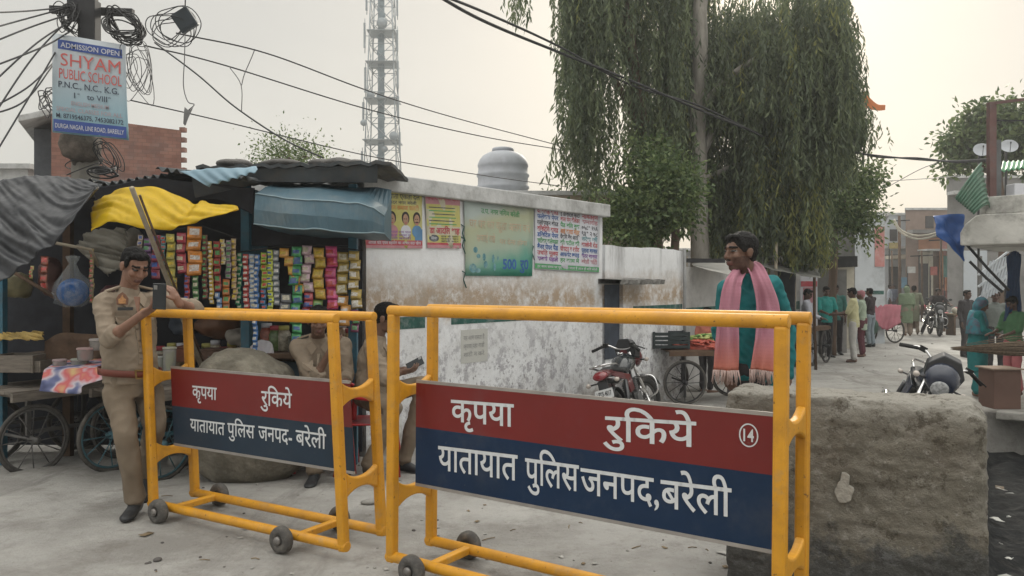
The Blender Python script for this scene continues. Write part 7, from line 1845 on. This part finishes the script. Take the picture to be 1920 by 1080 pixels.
pt1, fr1, hp1 = person('standing policeman in khaki reading a phone with his arm over the leaning barricade', J, 'mid', m_khaki, .60, m_khaki2, m_shoe, m_belt, 'short', None, True, 1.03, .02, curl=(.75, .8), belly=.022, uniform=True)
phone('dark phone held up by the standing policeman', at(299, 556, 4.80), V((.10, -.18, 1)), V((.25, -.95, -.10)), 1.0)
# badges, name plate, shoulder straps
def on_chest(x, y, Y): return at(x, y, Y)
f1 = V((.30, -.93, .10)).normalized(); r1 = V((0, 0, 1)).cross(f1).normalized() * 1.0; u1 = f1.cross(r1)
R1 = Matrix((r1, f1, u1)).transposed()
mb = MB(); mb.prism([at(229, 561, 5.05) + r1 * x + u1 * z for x, z in ((-.030, -.034), (.030, -.034), (.034, .005), (.020, .030), (0, .046), (-.020, .030), (-.034, .005))], f1 * -.02)
mb.build('badge', [M('badge_brown', (.16, .08, .05), var=.3, scale=80)], pt1)
mb = MB(); mb.prism([at(229, 562, 5.046) + r1 * x + u1 * z for x, z in ((-.020, -.024), (.020, -.024), (.022, .004), (.010, .010), (0, .032), (-.010, .010), (-.022, .004))], f1 * -.008)
mb.build('badge', [M('badge_orange', (.40, .20, .08), var=.3, scale=80)], pt1)
mb = MB(); mb.box(at(235, 579, 5.035), (.088, .012, .020), R1); nb = mb.build('name_plate', [m_shoe], pt1, bevel=.002)
def tri(name, pts, th=.010, m=None, par=None):
    q = (V(pts[1]) - V(pts[0])).cross(V(pts[2]) - V(pts[0])).normalized()
    if q.y < 0: q = -q
    MB().prism([V(p) for p in pts], q * th).build(name, [m or m_khaki], par or pt1, bevel=.003)
m_khl = M('khaki_collar', (.30, .245, .19), rough=.85, var=.08)
tri('neck_opening', [at(250, 556, 5.055), at(262, 556, 5.055), at(259, 596, 5.035)], .012, skin_m('mid'))
# ---------------------------------------------------------------- seated policemen and chairs
m_chair = M('red_plastic', (.42, .018, .022), rough=.35, var=.1, scale=4)
def chair(label, pos, ang):
    t = thing('plastic_chair', label, 'chair', pos, ang, 'red plastic chairs')
    B = lambda mb, nm, **k: mb.build(nm, [m_chair], t, local=True, **k)
    rows = [[(-.22 + .44 * i / 10, -.22 + .44 * j / 10, .42 - .02 * math.sin(math.pi * i / 10) * math.sin(math.pi * j / 10)) for i in range(11)] for j in range(11)]
    B(MB().grid(rows, 0, True, -.015), 'seat')
    rows = []
    for j in range(11):
        z = .44 + .42 * j / 10; w_ = .22 - .06 * max(0, (j - 6) / 4) ** 2
        rows.append([(-w_ + 2 * w_ * i / 12, -.21 - .10 * (j / 10) - .05 * math.sin(math.pi * i / 12) + .03, z + .02 * math.sin(math.pi * i / 12)) for i in range(13)])
    bk = MB().grid(rows, 0, True, .014); B(bk, 'backrest')
    for sx in (-1, 1):
        B(MB().tube(cat_pts([(sx * .21, -.28, .80), (sx * .26, -.16, .68), (sx * .27, .05, .64), (sx * .25, .20, .62), (sx * .24, .22, .45)], 5), .022, 8), 'armrest')
        for sy in (-1, 1): B(MB().tube([(sx * .20, sy * .19, .42), (sx * .245, sy * .25, 0)], [.026, .02], 8), 'leg')
    return t
def seat_base(x, Y): X = (x - 960) * Y / F_PX; return V((X, Y, gz(X, Y)))
ca = chair('red plastic chair with a white towel over its back, behind the boulder', seat_base(492, 7.0), rad(180 - 12))
cb = chair('red plastic chair of the policeman with his hand to his mouth', seat_base(612, 6.75), rad(180 + 8))
cc = chair('red plastic chair of the policeman looking down at his phone', seat_base(692, 6.62), rad(-84))
twl = px_sheet([(470, 650), (486, 637), (506, 640), (512, 652)], [(470, 700), (484, 702), (500, 698), (516, 692)], 6.93, 6.86, nu=18, nv=12, amp=.02, freq=6, pleat=.015)
setp(twl.build('towel', [M('white_towel', (.55, .54, .58), rough=.95, var=.1, scale=5)]), 'white towel thrown over the back of the red chair behind the boulder', 'towel')
Y = 6.58; b = seat_base(602, Y)
J = dict(base=b, h=1.70, head=at(597, 602, 6.25), face=V((.28, -.92, -.22)), neck=at(596, 634, 6.50), chest=at(598, 674, 6.52), waist=at(602, 720, 6.56), pelvis=at(606, 748, 6.60),
         rs=at(556, 650, 6.50), re=at(588, 716, 6.28), rw=at(622, 652, 6.24), rd=V((.1, -.2, 1)), rn=V((-.2, .7, .1)), rside=-1,
         ls=at(644, 646, 6.58), le=at(652, 704, 6.50), lw=at(640, 738, 6.26), ld=V((-.3, -.8, -.2)), ln=V((0, 0, -1)), lside=1,
         rh=at(590, 755, 6.56), rk=at(585, 770, 6.10), ra=at(590, 880, 6.08), lh=at(624, 755, 6.58), lk=at(640, 768, 6.12), la=at(648, 876, 6.10), rt=V((0, -1, 0)), lt=V((.1, -1, 0)))
for k in 'rl': J[k + 'a'].z = gz(0, 6.1) + .085
p2, _, _ = person('seated policeman facing the camera with a hand at his mouth, half behind the barricade post', J, 'dark', m_khaki, .62, m_khaki2, m_shoe, None, 'short', None, True, 1.03, .02, curl=(1.0, .6), uniform=True)
Y = 6.60; b = seat_base(705, Y)
J = dict(base=b, h=1.72, head=at(725, 598, 6.55), face=V((.93, -.18, -.30)), neck=at(706, 636, 6.58), chest=at(700, 672, 6.60), waist=at(694, 712, 6.60), pelvis=at(692, 740, 6.62),
         rs=at(694, 650, 6.42), re=at(722, 712, 6.34), rw=at(752, 698, 6.36), rd=V((.9, 0, .15)), rn=V((-.1, .5, .85)), rside=-1,
         ls=at(706, 646, 6.78), le=at(728, 704, 6.80), lw=at(752, 694, 6.62), ld=V((.9, -.1, .2)), ln=V((-.1, -.3, .9)), lside=1,
         rh=at(696, 748, 6.50), rk=at(738, 765, 6.24), ra=at(692, 840, 6.30), lh=at(700, 742, 6.72), lk=at(792, 722, 6.58), la=at(758, 840, 6.62), rt=V((.55, -.85, 0)), lt=V((.9, -.45, 0)))
J['ra'].z = gz(0, 6.3) + .085; J['la'].z = gz(0, 6.6) + .085
p3, _, _ = person('seated policeman in profile looking down at a phone, black swept-up hair', J, 'dark', m_khaki, .62, m_khaki2, m_shoe, None, 'pompadour', None, True, 1.0, .02, curl=(.7, .7), uniform=True)
phone('dark phone held low by the seated policeman in profile', at(778, 682, 6.44), V((.85, -.1, .45)), V((-.2, -.85, .3)), .92)
# ---------------------------------------------------------------- man with the pink scarf
Y = 4.60; b = V(((1412 - 960) / F_PX * Y, Y, 0))
J = dict(base=b, h=1.76, hs=.93, head=at(1387, 474, 4.56), face=V((-.90, -.42, -.04)), neck=at(1402, 524, 4.60), chest=at(1405, 585, 4.61), waist=at(1410, 660, 4.62), pelvis=at(1412, 698, 4.63),
         rs=at(1366, 543, 4.52), re=at(1352, 622, 4.62), rw=at(1362, 690, 4.52), rd=V((.1, -.3, -1)), rn=V((.8, .3, 0)), ls=at(1448, 536, 4.70), le=at(1476, 622, 4.80), lw=at(1476, 706, 4.76), ld=V((.05, -.2, -1)), ln=V((-.8, .3, 0)),
         rh=at(1392, 715, 4.60), rk=at(1392, 850, 4.58), ra=at(1392, 990, 4.62), lh=at(1434, 715, 4.68), lk=at(1438, 850, 4.68), la=at(1440, 990, 4.72), rt=V((-.4, -1, 0)), lt=V((.1, -1, 0)))
for k in 'rl': J[k + 'a'].z = .085
p4, fr4, hp4 = person('thin man in a teal shirt with a pink scarf round his neck, looking left', J, 'dark', m_teal, .97, m_dtr, m_shoe, None, 'thick', 'stubble', True, .90, .12, curl=(.6, .6), hairmat=M('greying_hair', (.015, .0145, .0145), rough=.7, spec=.12, var=.5, scale=60, bump=.6, bscale=90))
def scarf(parent):
    def scarf_mat():
        m = M('pink_scarf', (.50, .245, .275), rough=.9, var=.08, scale=6, bump=.15, bscale=140); t, N, L, b_ = nodes_of(m)
        co = N.new('ShaderNodeTexCoord'); sp = N.new('ShaderNodeSeparateXYZ'); L.new(co.outputs['Object'], sp.inputs[0])
        wv = N.new('ShaderNodeTexWave'); wv.bands_direction = 'Z'; wv.inputs['Scale'].default_value = 16; wv.inputs['Distortion'].default_value = 1.5; L.new(co.outputs['Object'], wv.inputs[0])
        r = N.new('ShaderNodeValToRGB'); e = r.color_ramp.elements; e[0].position = .93; e[0].color = (.54, .18, .12, 1); e[1].position = 1.16; e[1].color = (.37, .165, .215, 1)
        mz = N.new('ShaderNodeMath'); mz.operation = 'DIVIDE'; mz.inputs[1].default_value = 1.25; L.new(sp.outputs['Z'], mz.inputs[0])
        e[0].position = .80; e[1].position = .97
        L.new(mz.outputs[0], r.inputs[0]); x = N.new('ShaderNodeMixRGB'); x.blend_type = 'MULTIPLY'; x.inputs[0].default_value = .04; L.new(r.outputs[0], x.inputs[1]); L.new(wv.outputs[0], x.inputs[2])
        L.new(x.outputs[0], b_.inputs['Base Color']); return m
    # path of the scarf's middle line and its half width
    YF = 4.395
    left = [(1362, 694, YF - .02, 23), (1364, 640, YF - .02, 21), (1367, 585, YF, 20), (1373, 540, YF + .02, 17), (1382, 515, YF + .09, 13)]
    right = [(1412, 498, 4.57, 15), (1426, 525, 4.46, 17), (1438, 570, YF + .04, 21), (1438, 620, YF + .02, 22), (1432, 660, YF, 22), (1428, 694, YF, 22)]
    mid = [(1398, 496, 4.68, 14)]
    path = left + mid + right
    C = cat_pts([at(x, y, Yy) for x, y, Yy, _ in path], 8); Wd = cat_pts([V((w_, 0, 0)) for *_, w_ in path], 8)
    rows = []
    for i, (c, w_) in enumerate(zip(C, Wd)):
        d = (C[min(i + 1, len(C) - 1)] - C[max(0, i - 1)]).normalized(); side = d.cross(V((0, -1, 0)))
        if abs(d.z) < .75: side = side.lerp(d.cross(V((0, -.3, 1))), .5)
        side.normalize(); hw = w_.x * 4.45 / F_PX; nn = side.cross(d).normalized()
        if nn.y > 0: nn = -nn
        r = []
        for j in range(25):
            u = j / 24 * 2 - 1
            k = .012 * math.cos(u * 7 + 1.6 * noise.noise(c * 4)) * (.6 + .8 * noise.noise(c * 3 + V((u, 0, 5)))) + .012 * math.cos(u * 3.4 + i * .03) + .012 * noise.noise(c * 7 + V((u * 2.5, 0, 0)))
            r.append(c + side * (hw * u * (1 + .03 * math.sin(i * .3))) + nn * k)
        rows.append(r)
    sc_ = MB().grid(rows, 0, True, .004).build('scarf', [scarf_mat()], parent)
    g = random.Random(4)
    for row in (rows[0], rows[-1]):
        mb = MB()
        for j in range(0, 25):
            for q in range(2):
                a = row[j] + V((g.uniform(-.004, .004), g.uniform(-.006, .006), 0)); ln = g.uniform(.055, .085); dx = g.uniform(-.016, .016)
                mb.tube([a, a + V((dx * .5, g.uniform(-.006, .006), -ln * .5)), a + V((dx, g.uniform(-.008, .008), -ln))], [.0030, .0026, .0018], 5)
        mb.build('fringe', [M('scarf_fringe', (.48, .36, .33), rough=.95, var=.2, scale=20)], sc_)
scarf(p4)
# ---------------------------------------------------------------- people along the lane
def hd(dx, dy): return math.atan2(-dx, dy)
def gp(x, Y): X = (x - 960) * Y / F_PX; return V((X, Y, gz(X, Y)))
def cloth(name, c, **k): return M(name, c, rough=.85, var=.14, scale=5, **k)
arms_fwd = dict(re=(.22, .08, 1.15), rw=(.14, .30, 1.08), rd=(0, 1, -.1), rn=(0, 0, -1), le=(-.22, .08, 1.15), lw=(-.14, .30, 1.06), ld=(0, 1, -.1), ln=(0, 0, -1))
person('boy in a salmon shirt behind the vegetable cart seen from behind', pose(gp(1325, 13.0), hd(.8, .6), 1.38, head=(0, .03, 1.6)), 'dark', cloth('salmon_shirt', (.50, .17, .12)), .4, m_dtr, 'sandal', hair='thick')
person('man in a white checked shirt bending to the fruit cart beside the pole', pose(gp(1512, 17.2), hd(.75, -.35), 1.64, **arms_fwd, face=(.2, 1, -.5)), 'deep', cloth('white_check_shirt', (.40, .41, .46), dirt=(.2, .22, .3), dscale=20, damt=.6), .95, m_dtr, m_shoe)
person('man in a teal green shirt on the far side of the fruit cart', pose(gp(1548, 19.0), hd(.15, -1), 1.68, **arms_fwd, face=(.1, 1, -.4)), 'deep', cloth('sea_green_shirt', (.02, .22, .20)), .5, m_dtr, m_shoe)
person('second man in a dull green shirt close behind the teal shirted one', pose(gp(1566, 19.7), hd(-.3, -1), 1.72, face=(-.3, 1, -.2)), 'deep', cloth('dull_green_shirt', (.05, .17, .15)), .5, m_dtr, m_shoe, hair='thick')
person('man in a pale yellow shirt and white trousers seen from behind at the fruit cart', pose(gp(1600, 17.9), hd(-.75, .35), 1.66, re=(.26, .10, 1.14), rw=(.16, .34, 1.12), rd=(-.2, 1, 0), rn=(-1, 0, 0), le=(-.24, .12, 1.13), lw=(-.12, .38, 1.10), ld=(0, 1, 0), ln=(1, 0, 0), face=(.15, 1, -.25)), 'deep', cloth('pale_yellow_shirt', (.46, .44, .26)), .45, cloth('white_trousers', (.46, .45, .43)), 'sandal', hem=.14, build=1.05)
person('woman with a rose headscarf partly hidden behind the man in pale yellow', pose(gp(1616, 19.2), hd(-.8, .5), 1.58, **arms_fwd), 'dark', cloth('mint_top', (.30, .36, .28)), .6, cloth('maroon_trousers', (.10, .03, .04)), 'sandal', hair='thick', hairmat=M('rose_scarf', (.36, .15, .17)), hem=.25)
person('vendor in dark clothes and grey blue trousers beside the pink cloth cart', pose(gp(1632, 22.0), hd(-.5, .7), 1.62, **arms_fwd), 'deep', cloth('near_black_shirt', (.03, .022, .025)), .5, cloth('grey_blue_trousers', (.20, .24, .27)), m_shoe, hem=.02)
m_sage = cloth('sage_green_dress', (.17, .22, .14)); m_sage2 = cloth('grey_green_dress', (.20, .21, .15))
def woman(label, J, dress, trous, shawl, tone='dark', long=.45, build=1.0, drape=True, wide=1.0):
    t, fr, p = person(label, J, tone, dress, .8, trous, 'sandal', hair=None, hem=long, build=build, collar=False)
    f, r, u = fr; sc = J['h'] / 1.72; mb = MB(); R = Matrix((r, f, u)).transposed()
    mb.ell(p(0, -.026, .035), (.094 * sc, .104 * sc, .098 * sc), R, 20, 12); mb.ell(p(0, -.055, -.03), (.095 * sc, .075 * sc, .12 * sc), R, 16, 10)
    if drape:
        ax = V((0, 0, 1)); sv = (J['rs'] - J['ls']).normalized(); fv = ax.cross(sv)
        mb.loft([(J['neck'] + ax * .02 - fv * .01, sv * .10 * wide, fv * .095), (J['neck'] - ax * .05 - fv * .01, sv * .20 * wide, fv * .12), (J['chest'] - fv * .01, sv * .235 * wide, fv * .15), (J['chest'] - ax * .18 - fv * .02, sv * .23 * wide, fv * .155)], 20)
    n = remeshed(mb, .012, 2, wrinkle(.012, 9, 3)); n.build('headscarf', [shawl], t)
    return t
woman('woman in sage green dress and shawl walking away, left of the pair', pose(gp(1700, 26.6), hd(.15, 1), 1.64, rk=(.10, .10, .50), la=(-.10, -.16, .10)), m_sage, cloth('beige_trousers', (.24, .19, .15)), m_sage, long=.50, build=1.15)
person('woman in grey green dress with a pale collar walking away, right of the pair', pose(gp(1714, 27.2), hd(.25, 1), 1.66, re=(.27, .0, 1.13), rw=(.33, .10, .90)), 'deep', m_sage2, .6, cloth('beige_trousers', (.24, .19, .15)), 'sandal', hair='bun', hem=.48, collar=True)
person('man in black riding the far motorcycle with one foot out', pose(gp(1752, 27.0) + V((.05, -.05, 0)), math.atan2(-.93, -.25) - math.pi / 2, 1.62, pelvis=(0, -.05, .90), waist=(0, -.03, 1.02), chest=(0, .08, 1.22), neck=(0, .14, 1.40), head=(0, .20, 1.54), rs=(.18, .12, 1.36), ls=(-.18, .12, 1.36), re=(.28, .28, 1.18), rw=(.34, .50, 1.10), le=(-.28, .28, 1.18), lw=(-.34, .5, 1.10), rd=(0, 1, 0), ld=(0, 1, 0), rn=(0, 0, -1), ln=(0, 0, -1), rh=(.10, -.05, .86), rk=(.34, .18, .60), ra=(.48, .0, .10), lh=(-.1, -.05, .86), lk=(-.24, .3, .62), la=(-.26, .05, .32)), 'deep', cloth('near_black_shirt', (.03, .022, .025)), .5, m_dtr, m_shoe, hair='thick')
m_tq_ = cloth('teal_dress', (.012, .16, .165)); m_tq2 = cloth('sky_teal_shawl', (.05, .22, .27), dirt=(.20, .025, .08), dscale=3.2, damt=.95); m_mag = cloth('magenta_print', (.16, .025, .065), dirt=(.02, .10, .12), dscale=12, damt=.7)
wb = gp(1833, 12.6)
woman('woman in a teal dress and blue shawl shopping beside the brown carton', pose(wb, hd(.85, -.45), 1.56, **arms_fwd, face=(-.05, 1, -.45), head=(0, .07, 1.58)), m_tq_, m_tq_, m_tq2, long=.52, build=1.22, wide=1.05)
J0 = pose(wb, hd(.85, -.45), 1.56, face=(-.05, 1, -.45), head=(0, .07, 1.58))
mb = MB(); R0_ = Matrix.Rotation(hd(.85, -.45), 3, 'Z'); hc_ = J0['head']
person('crouching vendor in green with a pink scarf at the right shop', pose(gp(1900, 11.9) + V((0, 0, .12)), hd(-1, -.2), 1.45, **arms_fwd, face=(0, 1, -.5)), 'deep', cloth('vendor_green', (.06, .15, .07)), .6, cloth('vendor_pink', (.40, .12, .13)), 'sandal', hair='thick')
person('shopper in dull grey standing deep under the balcony slab', pose(gp(1866, 15.6), hd(-.4, -1), 1.62), 'deep', cloth('dull_grey_shirt', (.16, .18, .17)), .5, m_dtr, m_shoe)
person('figure in dark clothes by the door under the balcony', pose(gp(1812, 19.0), hd(.4, -1), 1.6), 'deep', m_dtr, .9, m_dtr, m_shoe)
for i, (x, Y, c, lb) in enumerate(((1668, 39, (.30, .33, .38), 'distant man in a pale shirt at the lane end'), (1676, 40, (.06, .07, .10), 'distant man in dark blue at the lane end'), (1700, 36, (.08, .07, .07), 'distant dark figure beside the shopfront pillars'), (1772, 38, (.20, .08, .07), 'distant figure in brown by the shop step'))):
    person(lb, pose(gp(x, Y), hd((-1) ** i, -.5), 1.66), 'deep', cloth('far_shirt_%d' % i, c), .6, m_dtr, m_shoe)
# ---------------------------------------------------------------- litter and sludge
def drain():
    rows = []
    for j in range(60):
        Y = 1.6 + 9.0 * j / 59; x0 = 2.06 + (Y - 3.5) * .59
        rows.append([V((x0 - .24 + 1.7 * i / 16, Y, -.20 - .28 * min(1, i / 3) + gz(0, Y) + .07 * noise.noise(V((i * .5, Y * 3, 0))) + .03 * noise.noise(V((i * 1.7, Y * 9, 4))))) for i in range(17)])
    m = M('drain_sludge', (.010, .011, .012), rough=.9, spec=.08, var=.5, scale=7, dirt=(.07, .068, .065), dscale=9, damt=.5, bump=.8, bscale=16)
    MB().grid(rows).build('drain', [m], kind='structure')
    g = random.Random(9); mb = MB()
    for k in range(40):
        Y = g.uniform(2.6, 8.6); u = g.uniform(.1, .9); c = V((2.06 + (Y - 3.5) * .59 + u, Y, -.42 + gz(0, Y)))
        R_ = Matrix.Rotation(g.uniform(0, 6), 3, 'Z') @ Matrix.Rotation(g.uniform(-.6, .6), 3, 'X'); s = g.uniform(.015, .055)
        mb.grid([[c + R_ @ V((s * (i - 1), s * .7 * (j - 1), .02 * g.random())) for i in range(3)] for j in range(3)], g.randrange(3), True, .002)
    mb.build('drain_litter', [M('litter_pale', (.38, .38, .36), var=.3), M('litter_dark', (.06, .06, .065), var=.4), M('litter_brown', (.14, .11, .08), var=.4)], kind='stuff', label='scraps of pale and dark litter lying in the drain', cat='litter')
drain()
def litter():
    g = random.Random(5); mb = MB()
    for k in range(800):
        Y = 3.6 + 20 * g.random() ** 1.6; x = g.uniform(250, 1750)
        X = (x - 960) * Y / F_PX; z = gz(X, Y) + .018 * noise.noise(V((X * .9, Y * .9, 0))) * (1 if Y < 6 else 1.6) + .006 * noise.noise(V((X * 4, Y * 4, 3)))
        s = g.uniform(.0035, .011) * (1 + Y * .05) * (2.0 if g.random() < .08 else 1); c = V((X, Y, z + s * .25)); R_ = Matrix.Rotation(g.uniform(0, 6), 3, 'Z')
        if g.random() < .55: mb.ell(c, (s, s * .8, s * .5), R_, 7, 5, mat=g.choice((0, 1)))
        elif g.random() < .5: mb.tube([c - R_ @ V((s * 3, 0, 0)), c + V((0, 0, .004)), c + R_ @ V((s * 3, s * g.uniform(-1, 1), 0))], .003, 5, mat=2)
        else: mb.grid([[c + R_ @ V((s * 1.5 * (i - 1), s * (j - 1), .006 * g.random())) for i in range(3)] for j in range(3)], g.choice((2, 3, 3)), True, .001)
    mb.build('ground_litter', [M('pebble_grey', (.25, .24, .22), var=.3), M('pebble_dark', (.10, .09, .085), var=.3), M('dry_leaf', (.20, .15, .09), var=.4), M('paper_scrap', (.36, .35, .33), var=.2)], kind='stuff', label='pebbles, dry stalks and paper scraps scattered over the dusty road', cat='litter')
    for i, (x, y, sx, sz, lb) in enumerate(((690, 945, .05, .02, 'flat stone under the leaning barricade'), (612, 885, .04, .02, 'twisted scrap beside the boulder'), (1300, 735, .12, .07, 'dark stone under the vegetable cart'), (560, 880, .10, .04, 'rubble lump at the right foot of the boulder'), (535, 855 + 25, .05, .03, 'small stone at the boulder foot'), (335, 872, .10, .06, 'dark stone by the cart wheel behind the policeman'))):
        c = G(x, y); mb = MB(); mb.ell(c + V((0, 0, sz * .6)), (sx, sx * .7, sz), nu=14, nv=8); mb.v = [p + V((1, 1, 1)) * (.25 * sz * noise.noise(p * 14)) for p in mb.v]
        setp(mb.build('stone', [m_conc]), lb, 'stone', 'loose stones')
litter()

# ---------------------------------------------------------------- the hazy air
mb = MB(); mb.box((20, 60, 14), (260, 200, 34))
hm = bpy.data.materials.new('air_haze'); hm.use_nodes = True; t_ = hm.node_tree
for n_ in list(t_.nodes):
    if n_.type == 'BSDF_PRINCIPLED': t_.nodes.remove(n_)
pv_ = t_.nodes.new('ShaderNodeVolumePrincipled'); pv_.inputs['Color'].default_value = (.92, .94, .95, 1); pv_.inputs['Density'].default_value = .0022; pv_.inputs['Anisotropy'].default_value = .35
t_.links.new(pv_.outputs[0], [n_ for n_ in t_.nodes if n_.type == 'OUTPUT_MATERIAL'][0].inputs['Volume'])
mb.build('haze', [hm], kind='stuff', label='thin pale dusty haze filling the air over the lane', cat='haze')
